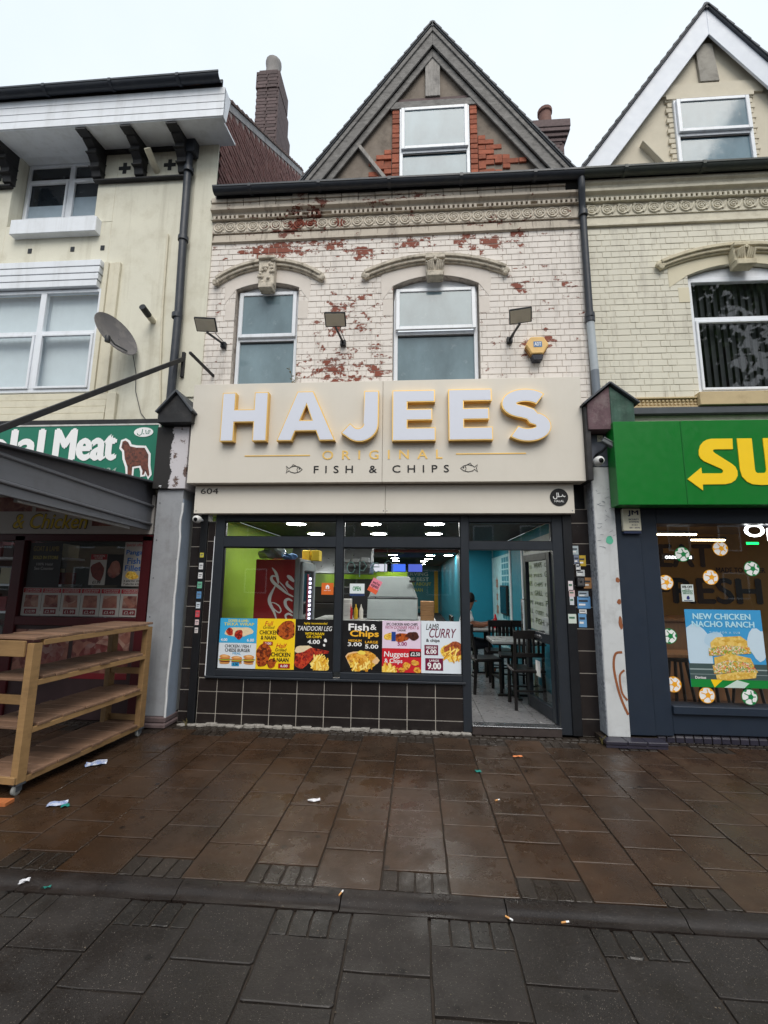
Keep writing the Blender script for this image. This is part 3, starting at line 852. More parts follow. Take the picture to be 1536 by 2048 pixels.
# chimney to the right, behind the gable
ch = MB().box(2.2, 2.68, 2.0, 2.5, 8.5, 9.5)
for i, (e, z0, z1) in enumerate(((.03, 9.5, 9.58), (.06, 9.58, 9.66), (.09, 9.66, 9.74), (.1, 9.74, 9.9))): ch.box(2.2-e, 2.68+e, 2.0-e, 2.5+e, z0, z1-.003)
cho = ch.build('chimney', DARKBRICK, shop, .008)
cm = brick_mesh('chimney_brick', .205, DARKBRICK, .03, .005)
for r in range(9):
    for c in range(2): inst('brick', cm, cho, (2.32+.225*c-(.05 if r % 2 else 0), 1.985, 8.85+.081*r))
for (x, y, z, r_) in ((2.4, 2.1, 10.1, .11), (1.98, 2.42, 10.1, .1)):
    MB().lathe([(0, z-.4), (r_*1.1, z-.4), (r_, z+.12), (r_*1.2, z+.14), (r_*1.2, z+.2), (r_*.8, z+.2), (r_*.8, z)], (x, y, 0), 'z', 14).build('chimney_pot', M('terracotta', (112, 80, 72), .8, var=.2, dirt=.5), cho, smooth=True)
MB().box(1.86, 2.1, 2.3, 2.6, 8.6, 9.95).build('chimney_stack', DARKBRICK, cho, .008)

# ---- 2-D shapes with holes, for cut letters
def shape(loops):
    cu = bpy.data.curves.new('shape', 'CURVE'); cu.dimensions = '2D'; cu.fill_mode = 'BOTH'
    for lp in loops:
        sp = cu.splines.new('POLY'); sp.points.add(len(lp)-1); sp.use_cyclic_u = True
        for p, (x, z) in zip(sp.points, lp): p.co = (x, z, 0, 1)
    ob = bpy.data.objects.new('shape', cu); me = ob.to_mesh()
    vs = [(v.co.x, v.co.y) for v in me.vertices]; fs = [tuple(p.vertices) for p in me.polygons]
    ob.to_mesh_clear(); bpy.data.objects.remove(ob); bpy.data.curves.remove(cu)
    return vs, fs
def cut(mb, loops, y0, y1):
    """solid cut from 2-D loops: front at y0, back at y1"""
    vs, fs = shape(loops)
    mb.add([(x, y0, z) for x, z in vs], fs)
    if y1 > y0:
        mb.add([(x, y1, z) for x, z in vs], [f[::-1] for f in fs])
        for lp in loops:
            n = len(lp)
            mb.add([(x, y0, z) for x, z in lp]+[(x, y1, z) for x, z in lp], [(i, (i+1) % n, (i+1) % n+n, i+n) for i in range(n)])
    return mb
def area(lp): return sum(lp[i][0]*lp[(i+1) % len(lp)][1]-lp[(i+1) % len(lp)][0]*lp[i][1] for i in range(len(lp)))/2
def inset(lp, d, hole=False):
    n = len(lp); s_ = 1 if area(lp) > 0 else -1
    if hole: s_ = -s_
    out_ = []
    for i in range(n):
        p0, p1, p2 = Vector(lp[i-1]), Vector(lp[i]), Vector(lp[(i+1) % n])
        e1 = (p1-p0); e2 = (p2-p1)
        if e1.length < 1e-6 or e2.length < 1e-6: out_.append(tuple(p1)); continue
        e1.normalize(); e2.normalize()
        n1 = Vector((-e1.y, e1.x))*s_; n2 = Vector((-e2.y, e2.x))*s_
        m = n1+n2; q = m.length
        if q < 1e-3: out_.append(tuple(p1+n1*d)); continue
        m.normalize(); k = min(d/max(m.dot(n1), .35), d*2.5)
        out_.append(tuple(p1+m*k))
    return out_

GOLD = M('polished_gold', (232, 192, 112), 0.4, 0.55, var=0.03, scale=4)
LFACE = M('white_acrylic', (212, 216, 228), 0.45, var=0.004)
SIGN = M('cream_composite_panel', (212, 206, 195), 0.38, var=0.025, scale=1.5, dirt=0.1, dirtc=(178, 168, 150), streak=0.06, streakc=(176, 168, 152))

# ---- unlit raised letters sign
sg = thing('shop_sign', 'large cream fascia sign box with raised gold edged letters over the chip shop', 'sign', (-0.4, -.14, 2.72))
MB().box(-2.68, -.385, -.22, -.03, 2.722, 3.945).build('panel', SIGN, sg, .004)
MB().box(-.382, 1.872, -.22, -.03, 2.722, 3.945).build('panel', SIGN, sg, .004)
H = [[(-2.281, 3.199), (-2.118, 3.199), (-2.118, 3.43), (-1.893, 3.43), (-1.893, 3.199), (-1.726, 3.199), (-1.726, 3.797), (-1.893, 3.797), (-1.893, 3.587), (-2.118, 3.587), (-2.118, 3.797), (-2.281, 3.797)]]
A = [[(-1.607, 3.197), (-1.43, 3.197), (-1.388, 3.312), (-1.148, 3.312), (-1.104, 3.197), (-.922, 3.197), (-1.191, 3.795), (-1.382, 3.795)], [(-1.335, 3.445), (-1.2, 3.445), (-1.267, 3.63)]]
Jl = [[(-.424, 3.787), (-.595, 3.787), (-.595, 3.40)]+arc(-.66, 3.40, .065, 0, -140, 8)+[(-.752, 3.40), (-.856, 3.285)]+arc(-.64, 3.393, .216, -128, 0, 14)]
def E_(x): return [[(x, 3.18), (x+.492, 3.18), (x+.492, 3.335), (x+.175, 3.335), (x+.175, 3.422), (x+.455, 3.422), (x+.455, 3.558), (x+.175, 3.558), (x+.175, 3.64), (x+.488, 3.64), (x+.488, 3.785), (x, 3.785)]]
def S_loop():
    t = [(1.228+.188*math.cos(R(a)), 3.603+.096*math.sin(R(a))) for a in range(28, 250, 12)]
    t += [(1.2, 3.505), (1.28, 3.475)]
    b = [(1.248+.178*math.cos(R(a)), 3.335+.1*math.sin(R(a))) for a in range(68, -152, -12)]
    path = t+b; n = len(path); L_ = []; R_l = []
    for i in range(n):
        p, q = path[max(i-1, 0)], path[min(i+1, n-1)]; dx, dz = q[0]-p[0], q[1]-p[1]; d = math.hypot(dx, dz)
        L_.append((path[i][0]-dz/d*.077, path[i][1]+dx/d*.077)); R_l.append((path[i][0]+dz/d*.077, path[i][1]-dx/d*.077))
    return [L_+R_l[::-1]]
for loops in (H, A, Jl, E_(-.268), E_(.37), S_loop()):
    lt = cut(MB(), loops, -.297, -.22).build('letter', GOLD, sg)
    fc = [inset(lp, .011, i > 0) for i, lp in enumerate(loops)]
    cut(MB(), fc, -.300, -.300).build('letter_face', LFACE, lt)
for x0, x1 in ((-2.0, -1.224), (.455, 1.232)):
    MB().box(x0, x1, -.2245, -.219, 3.037, 3.05).build('gold_rule', GOLD, sg)
letters('small_letter', 'ORIGINAL', -1.08, .302, 2.99, 3.098, -.2245, GOLD, sg, spacing=2.0, bold=.008, depth=.004)
letters('small_letter', 'FISH & CHIPS', -1.173, .374, 2.832, 2.918, -.2245, BLACKM, sg, spacing=1.9, bold=.006, depth=.004)
def fish(mb, cx, cz, s_, y):
    body = [(cx+s_*p, cz+q) for p, q in ((-.095, 0), (-.06, .028), (-.01, .042), (.04, .03), (.06, .012), (.095, .042), (.082, 0), (.095, -.042), (.06, -.012), (.04, -.03), (-.01, -.042), (-.06, -.028))]
    mb.ribbon(body, .007, y, y+.003, True)
    mb.ribbon([(cx+s_*p, cz+q) for p, q in ((-.045, .03), (-.032, 0), (-.045, -.03))], .006, y, y+.003)
    mb.ribbon([(cx+s_*p, cz+q) for p, q in ((-.02, .042), (.015, .06), (.03, .034))], .006, y, y+.003)
    mb.ribbon(arc(cx-s_*.062, cz+.008, .006, 0, 330, 8), .005, y, y+.003)
for cx, s_ in ((-1.403, -1), (.598, 1)):
    b = MB(); fish(b, cx, 2.877, s_, -.2245); b.build('fish_emblem', BLACKM, sg)

# ---- lower fascia (shutter box)
lf = thing('lower_fascia', 'plain cream shutter box fascia numbered 604 with round halal badge', 'fascia', (-0.4, -.05, 2.375))
MB().box(-2.62, -.352, -.12, .12, 2.378, 2.712).build('panel', SIGN, lf, .004)
MB().box(-.349, 1.766, -.12, .12, 2.378, 2.712).build('panel', SIGN, lf, .004)
text('number', '604', -2.55, -2.335, 2.612, 2.68, -.1235, M('dark_brown_print', (52, 44, 40), .5), lf, bold=.03)
rd = MB().lathe([(0, -.1245), (.1, -.1245), (.1, -.118)], (1.6, 0, 2.56), 'y', 28).build('halal_badge', BLACKM, lf)
text('badge_lettering', 'HALAL', 1.548, 1.652, 2.505, 2.528, -.1265, WHITEM, lf, bold=.02)
ar = MB()
ar.ribbon([(1.668, 2.575), (1.66, 2.565), (1.645, 2.572), (1.64, 2.59), (1.632, 2.57), (1.6, 2.566), (1.59, 2.612)], .009, -.1268, -.1262)
ar.ribbon([(1.585, 2.566), (1.61, 2.566)], .009, -.1271, -.1269)
ar.ribbon([(1.576, 2.612), (1.578, 2.565), (1.572, 2.545), (1.555, 2.54), (1.54, 2.552), (1.538, 2.57)], .009, -.1268, -.1262)
ar.build('arabic_lettering', WHITEM, lf)
for x in (-2.59, -.37, -.33, 1.74):
    MB().lathe([(0, -.124), (.006, -.123), (.007, -.119)], (x, 0, 2.41), 'y', 8).build('screw', CHROME, lf)

# ---- shopfront: stallriser tiles, frames, glass
TILE = M('dark_brown_tile', (36, 32, 32), 0.22, var=0.12, scale=5, rnd=0.12, dirt=0.2, dirtc=(66, 60, 56))
GROUT = M('pale_grout', (168, 162, 154), 0.9, var=0.15, dirt=0.3, dirtc=(84, 76, 70))
sr = MB().box(-2.47, .545, .004, .2, 0.0, .505).build('stallriser', GROUT, shop)
cols = [-2.47, -2.25, -1.945, -1.637, -1.328, -1.02, -.713, -.403, -.096, .213, .535]
rows = [.008, .122, .357, .503]
for a, b in zip(cols[:-1], cols[1:]):
    for c, d in zip(rows[:-1], rows[1:]):
        MB().box(a+.004, b-.004, 0.0, .02, c+.004, d-.004).build('tile', TILE, sr, .002)
plinth = MB()
rr = random.Random(4)
for i in range(30):
    x = -2.6+i*.108; plinth.xy(blob(x, -.03+rr.uniform(-.02, .02), .06, .035, i, 9, .3), -.004, .012+rr.uniform(0, .02))
tag(plinth.build('crumbling_mortar', M('crumbling_pale_mortar', (150, 146, 140), .9, var=.3, scale=30, bump=.6, dirt=.75, dirtc=(70, 62, 56)), sr, .004), kind='stuff')

def tile_column(parent, x0, x1, y, z0, z1, step, off, nm='tile_pier'):
    p = MB().box(x0, x1, y+.004, y+.12, z0, z1).build(nm, GROUT, parent)
    z = z0-off
    while z < z1:
        a, b = max(z, z0), min(z+step, z1)
        if b-a > .02: MB().box(x0+.002, x1-.002, y, y+.02, a+.004, b-.004).build('tile', TILE, p, .002)
        z += step
    return p
tile_column(shop, -2.715, -2.565, .06, 0, 2.45, .235, .115)
tile_column(shop, -2.48, -2.395, .0, .507, 2.3, .235, .09)
tile_column(shop, 1.755, 1.965, .04, 0, 2.45, .235, .06)
box('shutter_guide', BLACKP, shop, -2.565, -2.482, -.03, .1, .02, 2.45)
box('shutter_guide', BLACKP, shop, 1.655, 1.752, -.03, .1, .02, 2.45)
tr = MB().ribbon([(-2.36, .53), (-2.395, .53), (-2.392, 2.12), (-2.372, 2.12), (-2.372, 2.3)], .011, -.006, .002)
tr.build('white_trim', WHITE, shop)

fr = MB()
YF0, YF1 = -.01, .075
fr.box(-2.39, -2.28, YF0, YF1, .5, 2.42)            # left post
fr.box(-.93, -.845, YF0, YF1, .6, 2.42)             # mullion
fr.box(.512, .604, YF0-.004, YF1+.01, .02, 2.42)    # door post
fr.box(1.54, 1.655, YF0, YF1+.03, .02, 2.42)        # right post
fr.box(-2.28, -.93, YF0, YF1, 1.995, 2.115); fr.box(-.845, .512, YF0, YF1, 1.995, 2.115); fr.box(.604, 1.54, YF0, YF1, 1.975, 2.07)
fr.box(-2.28, -.93, YF0, YF1, 2.305, 2.42); fr.box(-.845, .512, YF0, YF1, 2.305, 2.42); fr.box(.604, 1.54, YF0, YF1, 2.295, 2.42)
fr.box(-2.28, -.93, YF0, YF1, .53, .598); fr.box(-.845, .512, YF0, YF1, .53, .598)
fro = fr.build('shopfront_frame', DARKFR, shop, .004)
MB().box(-2.39, .545, -.035, .06, .507, .5295).build('window_sill', DARKFR, fro, .004)
bd = MB()
for (x0, x1, z0, z1) in ((-2.28, -.93, .598, 1.995), (-.845, .512, .598, 1.995), (-2.28, -.93, 2.115, 2.305), (-.845, .512, 2.115, 2.305), (.604, 1.54, 2.07, 2.295)):
    rect_frame(bd, x0, x1, z0, z1, .012, .05, .012)
bd.build('glazing_bead', BLACKP, fro)
for (x0, x1, z0, z1) in ((-2.28, -.93, .598, 1.995), (-.845, .512, .598, 1.995), (-2.28, -.93, 2.115, 2.305), (-.845, .512, 2.115, 2.305), (.604, 1.54, 2.07, 2.295)):
    MB().add([(x0, .03, z0), (x1, .03, z0), (x1, .03, z1), (x0, .03, z1)], [(0, 1, 2, 3)]).build('pane', SHOPGLASS, fro)
box('threshold', M('worn_step', (58, 50, 48), .6, var=.3, scale=9, bump=.4), shop, .604, 1.54, -.03, .12, 0, .082)
box('threshold_strip', CHROME, shop, .604, 1.54, -.035, .1, .083, .094, .002)
box('bressummer', BLACKP, shop, -2.78, 2.14, .13, .3, 2.465, 3.32)
box('head_board', BLACKP, shop, -2.565, 1.755, .02, .2, 2.421, 2.46)

# ---- door, swung inwards
# local: x runs from the hinge (0) to the free edge (-.8)
dl = rect_frame(MB(), -.8, 0, .1, 1.965, -.025, .025, .085, .14); dl.box(-.715, -.085, -.025, .025, .92, 1.03)
dm = dl.mesh('door', .004); dm.materials.append(DARKFR)
dr = inst('door', dm, shop, (1.545, .1, 0), rot=(0, 0, R(-82))); WL[dr] = (0, 0, 0)
MB().add([(-.715, 0, .24), (-.085, 0, .24), (-.085, 0, .92), (-.715, 0, .92)], [(0, 1, 2, 3)]).build('pane', SHOPGLASS, dr)
MB().add([(-.715, 0, 1.03), (-.085, 0, 1.03), (-.085, 0, 1.88), (-.715, 0, 1.88)], [(0, 1, 2, 3)]).build('pane', SHOPGLASS, dr)
box('letter_plate', CHROME, dr, -.52, -.28, -.035, .035, .955, .995)
MB().tube([(-.76, -.03, 1.0), (-.76, -.075, 1.0), (-.76, -.075, 1.4), (-.76, -.03, 1.4)], .011, 8).build('handle', CHROME, dr, smooth=True)
box('door_notice', WHITEM, dr, -.55, -.42, -.006, -.003, .5, .68, 0)

# ================================================================== posters
PR = {}
def pm(c): return M('print_%d_%d_%d' % c, c, 0.42, var=0.02)
FRIES = FOOD('print_fries', ((150, 96, 20), (226, 176, 50), (250, 220, 110), (214, 150, 36)), 60)
TAND = FOOD('print_tandoori', ((70, 16, 16), (160, 36, 30), (206, 74, 40), (96, 22, 30)), 40)
ROAST = FOOD('print_roast_chicken', ((60, 22, 12), (140, 56, 22), (196, 96, 36), (84, 34, 18)), 38)
BURG = FOOD('print_burger', ((90, 130, 40), (198, 130, 66), (170, 60, 40), (226, 176, 110)), 60)
BATTER = FOOD('print_batter', ((176, 108, 24), (228, 158, 44), (240, 186, 84), (160, 90, 20)), 45)
CURRY = FOOD('print_curry', ((92, 34, 22), (156, 74, 42), (180, 98, 60), (120, 50, 30)), 60)
SALAD = FOOD('print_sandwich_filling', ((196, 52, 30), (226, 190, 80), (90, 140, 50), (240, 226, 196), (206, 96, 40)), 70)
BREAD = FOOD('print_bread', ((196, 148, 50), (224, 186, 90), (236, 206, 126)), 30)
SKYPR = FOOD('print_cloudy_sky', ((44, 136, 196), (70, 160, 212), (190, 216, 230)), 7)

def poster(name, label, cat, x0, x1, z0, z1, y, bg, items, group=None, thick=.003, parent=None):
    """flat printed sheet; items in sheet coordinates 0..1"""
    o = MB().box(x0, x1, y, y+thick, z0, z1).build(name, bg, parent)
    if parent is None: tag(o, label, cat, group)
    W_, H_ = x1-x0, z1-z0; k = 0; acc = {}
    for it in items:
        k += 1
        yy = y-.0006-.00025*k
        if it[0] == 't':
            _, s_, u0, u1, v0, v1, m, *r_ = it; kw = r_[0] if r_ else {}
            mb = acc.setdefault(('lettering', m.name+str(k)), (MB(), m))[0]
            text_into(mb, s_, x0+u0*W_, x0+u1*W_, z0+v0*H_, z0+v1*H_, yy, **kw)
        elif it[0] == 'b':
            _, u, v, ru, rv, m, sd_ = it
            flat(acc.setdefault(('picture', m.name), (MB(), m))[0], [(min(max(a, x0), x1), min(max(b, z0), z1)) for a, b in blob(x0+u*W_, z0+v*H_, ru*W_, rv*H_, sd_)], yy)
        elif it[0] == 'r':
            _, u0, u1, v0, v1, m = it
            flat(acc.setdefault(('price_box', m.name), (MB(), m))[0], [(x0+u0*W_, z0+v0*H_), (x0+u1*W_, z0+v0*H_), (x0+u1*W_, z0+v1*H_), (x0+u0*W_, z0+v1*H_)], yy)
        elif it[0] == 'f':          # heap of chips: many short sticks
            _, u, v, ru, rv, n_, sd_ = it; q = random.Random(sd_)
            for i in range(n_):
                a = q.uniform(0, 6.28); d = q.uniform(0, 1)**.6; cu_, cv = x0+(u+ru*d*math.cos(a)*.8)*W_, z0+(v+rv*d*math.sin(a)*.8)*H_; an = q.uniform(-.9, .9)+1.2; L2 = q.uniform(.08, .13)*W_; t2 = .017*W_
                m = pm(q.choice(((246, 208, 92), (232, 178, 54), (252, 226, 130), (206, 140, 40))))
                cx_, sx_ = math.cos(an), math.sin(an)
                pts = [(cu_+cx_*p*L2-sx_*r*t2, cv+sx_*p*L2+cx_*r*t2) for p, r in ((-1, -1), (1, -1), (1, 1), (-1, 1))]
                flat(acc.setdefault(('picture', m.name), (MB(), m))[0], [(min(max(a2, x0), x1), min(max(b2, z0), z1)) for a2, b2 in pts], yy-.00002*i)
        elif it[0] == 'h':          # burger in layers
            _, u, v, ru, rv, sd_ = it; q = random.Random(sd_)
            for dv, hv, wv, c in ((-.62, .3, .9, (198, 138, 76)), (-.3, .22, .98, (96, 48, 30)), (-.08, .14, 1.04, (238, 186, 60)), (.06, .16, 1.1, (96, 150, 50)), (.2, .12, .95, (190, 54, 40)), (.58, .46, .95, (206, 140, 74)), (.72, .22, .55, (232, 178, 116))):
                m = pm(c); flat(acc.setdefault(('picture', m.name), (MB(), m))[0], blob(x0+u*W_, z0+(v+dv*rv)*H_, ru*wv*W_, rv*hv*H_, q.randint(0, 99), 16, .12), yy-.00004*(dv+1))
        elif it[0] == 'p':
            _, pts, m = it
            flat(acc.setdefault(('picture', m.name), (MB(), m))[0], [(x0+u*W_, z0+v*H_) for u, v in pts], yy)
    for (nm, _), (mb, m) in acc.items(): mb.build(nm, m, o)
    return o
B = dict(bold=.06); BB = dict(bold=.09); IT = dict(shear=.25, bold=.01)
YP = .022
poster('poster', 'blue kebab wrap price poster at lower left of the chip shop window', 'poster', -2.268, -1.829, .892, 1.168, YP, pm((58, 168, 220)), [
    ('t', 'DONER & LAMB /', .22, .78, .84, .96, pm((214, 206, 90)), B), ('t', 'TIKKA WRAP', .1, .92, .7, .82, pm((214, 206, 90)), B),
    ('b', .36, .44, .2, .2, M('print_wrap', (226, 206, 170), .4, var=.1, scale=40), 3), ('b', .62, .46, .26, .2, M('print_wrap', (226, 206, 170), .4), 4),
    ('b', .27, .45, .1, .15, TAND, 5), ('b', .52, .34, .12, .18, TAND, 6),
    ('t', '4.00', .04, .22, .06, .18, WHITEM, B), ('t', '6.00', .75, .94, .06, .18, WHITEM, B)])
poster('poster', 'pale poster of three burgers below the blue wrap poster', 'poster', -2.268, -1.826, .6, .89, YP, pm((214, 222, 230)), [
    ('t', 'CHICKEN / FISH /', .16, .86, .82, .94, BLACKM, B), ('t', 'CHEESE BURGER', .17, .84, .66, .79, BLACKM, B), ('t', 'MEAL', .38, .6, .56, .65, pm((40, 150, 200)), B),
    ('h', .18, .36, .15, .19, 11), ('h', .5, .34, .15, .16, 12), ('h', .82, .36, .15, .19, 13), ('r', .37, .57, .12, .26, pm((40, 150, 200))), ('t', '3.00', .4, .54, .14, .24, BLACKM, B)])
poster('poster', 'yellow grilled chicken and naan poster beside the blue one', 'poster', -1.827, -1.38, .595, 1.17, YP, pm((244, 206, 30)), [
    ('b', .77, .78, .22, .2, ROAST, 21), ('t', 'Full', .2, .42, .86, .95, REDM, IT), ('t', 'Grilled', .16, .46, .8, .86, BLACKM, IT), ('t', 'CHICKEN', .07, .56, .69, .77, BLACKM, B), ('t', '& NAAN', .11, .51, .59, .67, BLACKM, B),
    ('r', .18, .43, .48, .555, pm((160, 40, 30))), ('t', '8.00', .22, .39, .495, .54, WHITEM, B),
    ('b', .2, .3, .2, .22, ROAST, 22), ('b', .42, .14, .12, .09, ROAST, 23), ('t', 'Half', .52, .8, .44, .52, REDM, IT), ('t', 'Grilled', .5, .8, .37, .43, BLACKM, IT),
    ('t', 'CHICKEN', .4, .9, .27, .35, BLACKM, B), ('t', '& NAAN', .45, .86, .17, .25, BLACKM, B), ('r', .6, .9, .05, .14, pm((160, 40, 30))), ('t', '6.00', .66, .84, .07, .12, WHITEM, B)])
poster('poster', 'black tandoori leg poster with red chicken and chips', 'poster', -1.378, -.938, .59, 1.17, YP, pm((22, 20, 22)), [
    ('t', 'highly recommended', .22, .84, .89, .945, YELM, IT), ('t', 'TANDOORI LEG', .06, .97, .78, .87, WHITEM, IT), ('t', 'WITH NAAN', .26, .76, .7, .75, YELM, B), ('t', 'OR CHIPS', .3, .7, .64, .69, YELM, B), ('t', '4.00', .33, .66, .53, .61, WHITEM, BB),
    ('b', .24, .42, .24, .08, M('print_wrap', (226, 206, 170), .4), 31), ('b', .2, .22, .2, .16, TAND, 32), ('p', [(.2, .36), (.42, .46), (.66, .43), (.9, .4), (.88, .35), (.64, .34), (.42, .2)], TAND),
    ('b', .68, .15, .24, .13, FRIES, 33), ('f', .68, .17, .25, .16, 46, 34), ('b', .8, .6, .04, .035, WHITEM, 34), ('b', .77, .51, .03, .025, WHITEM, 35)])
poster('poster', 'black fish and chips poster with battered fish on a plate', 'poster', -.838, -.38, .598, 1.165, YP, pm((22, 21, 23)), [
    ('t', 'Fish', .16, .67, .8, .94, WHITEM, BB), ('t', '&', .7, .86, .82, .93, WHITEM, B), ('t', 'Chips', .2, .92, .65, .81, pm((240, 180, 50)), BB), ('t', 'MEDIUM', .17, .49, .585, .63, pm((240, 180, 50)), B), ('t', '3.00', .15, .5, .5, .575, WHITEM, BB),
    ('t', 'LARGE', .58, .9, .56, .61, pm((240, 180, 50)), B), ('t', '5.00', .58, .91, .46, .54, WHITEM, BB),
    ('b', .5, .24, .38, .17, M('print_plate', (230, 190, 140), .4), 41), ('b', .5, .15, .34, .09, FRIES, 42), ('f', .5, .15, .33, .09, 36, 45), ('b', .5, .29, .35, .12, BATTER, 43), ('b', .5, .38, .1, .04, pm((240, 214, 90)), 44)])
poster('poster', 'pink chicken and chips meal poster with a drink can', 'poster', -.378, .055, .868, 1.168, YP, pm((226, 206, 226)), [
    ('t', '2PC CHICKEN AND CHIPS', .1, .92, .83, .93, BLACKM, B), ('t', 'WITH DONNER MEAT &', .08, .95, .7, .82, pm((150, 40, 90)), IT), ('t', 'DRINK', .4, .62, .62, .69, BLACKM, B),
    ('b', .2, .42, .15, .14, FRIES, 51), ('b', .5, .4, .22, .16, ROAST, 52), ('b', .8, .46, .16, .15, FOOD('print_doner', ((46, 24, 20), (88, 44, 34), (60, 30, 26)), 60), 53), ('p', [(.24, .26), (.35, .26), (.35, .6), (.24, .6)], pm((30, 66, 140))),
    ('t', '5.00', .4, .64, .1, .24, pm((150, 30, 100)), B)])
poster('poster', 'red nuggets and chips poster below the pink meal poster', 'poster', -.378, .06, .606, .866, YP, pm((200, 32, 46)), [
    ('t', 'Nuggets', .05, .68, .58, .88, WHITEM, dict(bold=.03, shear=.05)), ('t', '& Chips', .06, .52, .34, .58, WHITEM, dict(bold=.03)), ('r', .7, .99, .66, .9, BLACKM), ('t', '£2.50', .73, .97, .7, .86, WHITEM, B),
    ('b', .14, .12, .24, .16, FRIES, 61), ('f', .16, .12, .2, .16, 22, 66), ('b', .62, .28, .1, .16, BATTER, 62), ('b', .84, .42, .1, .12, BATTER, 63), ('b', .9, .12, .09, .13, BATTER, 64), ('b', .5, .12, .08, .1, BATTER, 65)])
poster('poster', 'white lamb curry poster beside the open doorway', 'poster', .06, .506, .606, 1.172, YP, pm((220, 228, 236)), [
    ('t', 'LAMB', .12, .44, .83, .95, BLACKM, IT), ('t', 'CURRY', .2, .88, .68, .86, pm((110, 24, 60)), dict(shear=.3, bold=.02)), ('t', '& chips', .12, .46, .58, .66, BLACKM, B),
    ('b', .78, .42, .27, .18, FRIES, 71), ('f', .76, .36, .22, .14, 26, 73), ('b', .82, .47, .24, .14, CURRY, 72),
    ('r', .08, .42, .35, .54, pm((112, 22, 58))), ('t', 'MEDIUM', .12, .38, .47, .515, WHITEM, B), ('t', '6.00', .12, .38, .37, .46, WHITEM, BB), ('r', .1, .54, .06, .29, pm((112, 22, 58))), ('t', 'LARGE', .2, .44, .225, .265, WHITEM, B), ('t', '9.00', .15, .49, .08, .21, WHITEM, BB)])
poster('window_sticker', 'small square orange sticker on the left shop window', 'sticker', -1.09, -.95, 1.45, 1.585, YP, pm((216, 106, 42)), [
    ('p', [(.35, .5), (.65, .5), (.65, .72), (.5, .86), (.35, .72)], WHITEM), ('r', .46, .54, .52, .66, pm((216, 106, 42))), ('t', 'JUST EAT', .2, .8, .3, .4, WHITEM, B)])
poster('window_sticker', 'white OPEN card with green letters in the shop window', 'sticker', -.76, -.59, 1.44, 1.58, YP, pm((222, 230, 232)), [
    ('t', 'OPEN', .2, .76, .42, .78, pm((20, 130, 70)), B), ('r', 0, 1, 0, .2, pm((40, 60, 100)))])
s_ = thing('window_sticker', 'tilted pink and orange square sticker reading we are open', 'sticker', (-.47, YP, 1.555)); s_.rotation_euler.y = R(28); WL[s_] = (0, 0, 0)
MB().box(-.058, .058, 0, .003, -.08, .08).build('sheet', pm((226, 130, 150)), s_)
MB().box(-.058, .058, -.001, -.0005, -.08, -.03).build('band', pm((224, 96, 60)), s_)
t_ = text_into(MB(), "we're", -.045, .045, .02, .055, -.0015, bold=.03); t_.build('lettering', BLACKM, s_); text('lettering', 'open', -.045, .045, -.03, .01, -.0015, BLACKM, s_, bold=.03)

# small stickers on the two shutter guides and the right tile pier
sk = [(-2.523, 1.894, .045, .055, (190, 180, 70), 'yellow and black', 'top'), (-2.523, 1.765, .05, .075, (206, 208, 210), 'white', 'second'), (-2.523, 1.655, .052, .07, (214, 214, 216), 'white and grey', 'third'), (-2.523, 1.545, .055, .075, (106, 176, 150), 'green', 'fourth'),
      (-2.523, 1.43, .055, .08, (92, 140, 186), 'blue', 'fifth'), (-2.523, 1.313, .05, .07, (196, 206, 216), 'pale blue', 'sixth'), (-2.523, 1.216, .05, .075, (206, 74, 84), 'red', 'seventh'), (-2.523, 1.12, .045, .06, (214, 190, 192), 'pinkish white', 'eighth'), (-2.523, 1.03, .04, .06, (206, 200, 200), 'plain white', 'lowest')]
for x, z, w_, h_, c, nm, ordn in sk:
    poster('sticker', '%s %s sticker in the column on the black post left of the window' % (ordn, nm), 'sticker', x-w_/2, x+w_/2, z-h_/2, z+h_/2, -.034, pm(c), [('r', .15, .85, .55, .7, pm((90, 96, 104))), ('r', .15, .7, .3, .4, pm((120, 120, 126)))], 'stickers beside the chip shop window', .002)
sk = [(1.80, 1.98, .07, .1, (170, 184, 190), 'torn pale blue', 'highest'), (1.81, 1.875, .06, .1, (120, 130, 150), 'ragged grey', 'uppermost but one'), (1.872, 1.862, .075, .12, (196, 166, 60), 'yellow striped', 'yellow lined'), (1.823, 1.79, .05, .09, (196, 200, 204), 'narrow white', 'narrow'),
      (1.845, 1.725, .09, .07, (200, 204, 206), 'crumpled white', 'crumpled'), (1.917, 1.615, .09, .12, (176, 130, 86), 'orange and black flyer', 'angled'), (1.862, 1.49, .11, .07, (160, 176, 190), 'faded blue', 'faded'), (1.862, 1.4, .14, .13, (98, 150, 200), 'blue and white', 'largest'),
      (1.846, 1.3, .08, .05, (214, 216, 218), 'small oval white', 'oval'), (1.838, 1.207, .085, .15, (110, 160, 206), 'tall blue', 'lowest')]
for x, z, w_, h_, c, nm, q in sk:
    poster('sticker', '%s sticker on the tiled pier right of the door, the %s one' % (nm, q), 'sticker', x-w_/2, x+w_/2, z-h_/2, z+h_/2, .036, pm(c), [('r', .1, .8, .55, .72, pm((60, 66, 76))), ('r', .1, .6, .25, .4, WHITEM)], 'stickers beside the chip shop door', .002)
for x, z, w_, h_, c, nm in [(1.705, 1.58, .05, .11, (216, 206, 210), 'pink edged white slip'), (1.715, 1.5, .06, .07, (206, 180, 180), 'torn pinkish slip'), (1.71, 1.42, .045, .09, (196, 200, 206), 'peeling white strip'), (1.705, 1.228, .085, .1, (198, 208, 200), 'green and white card')]:
    poster('sticker', '%s on the black door post right of the doorway' % nm, 'sticker', x-w_/2, x+w_/2, z-h_/2, z+h_/2, -.034, pm(c), [('r', .1, .8, .5, .7, pm((70, 110, 90)))], 'stickers on the door post', .002)
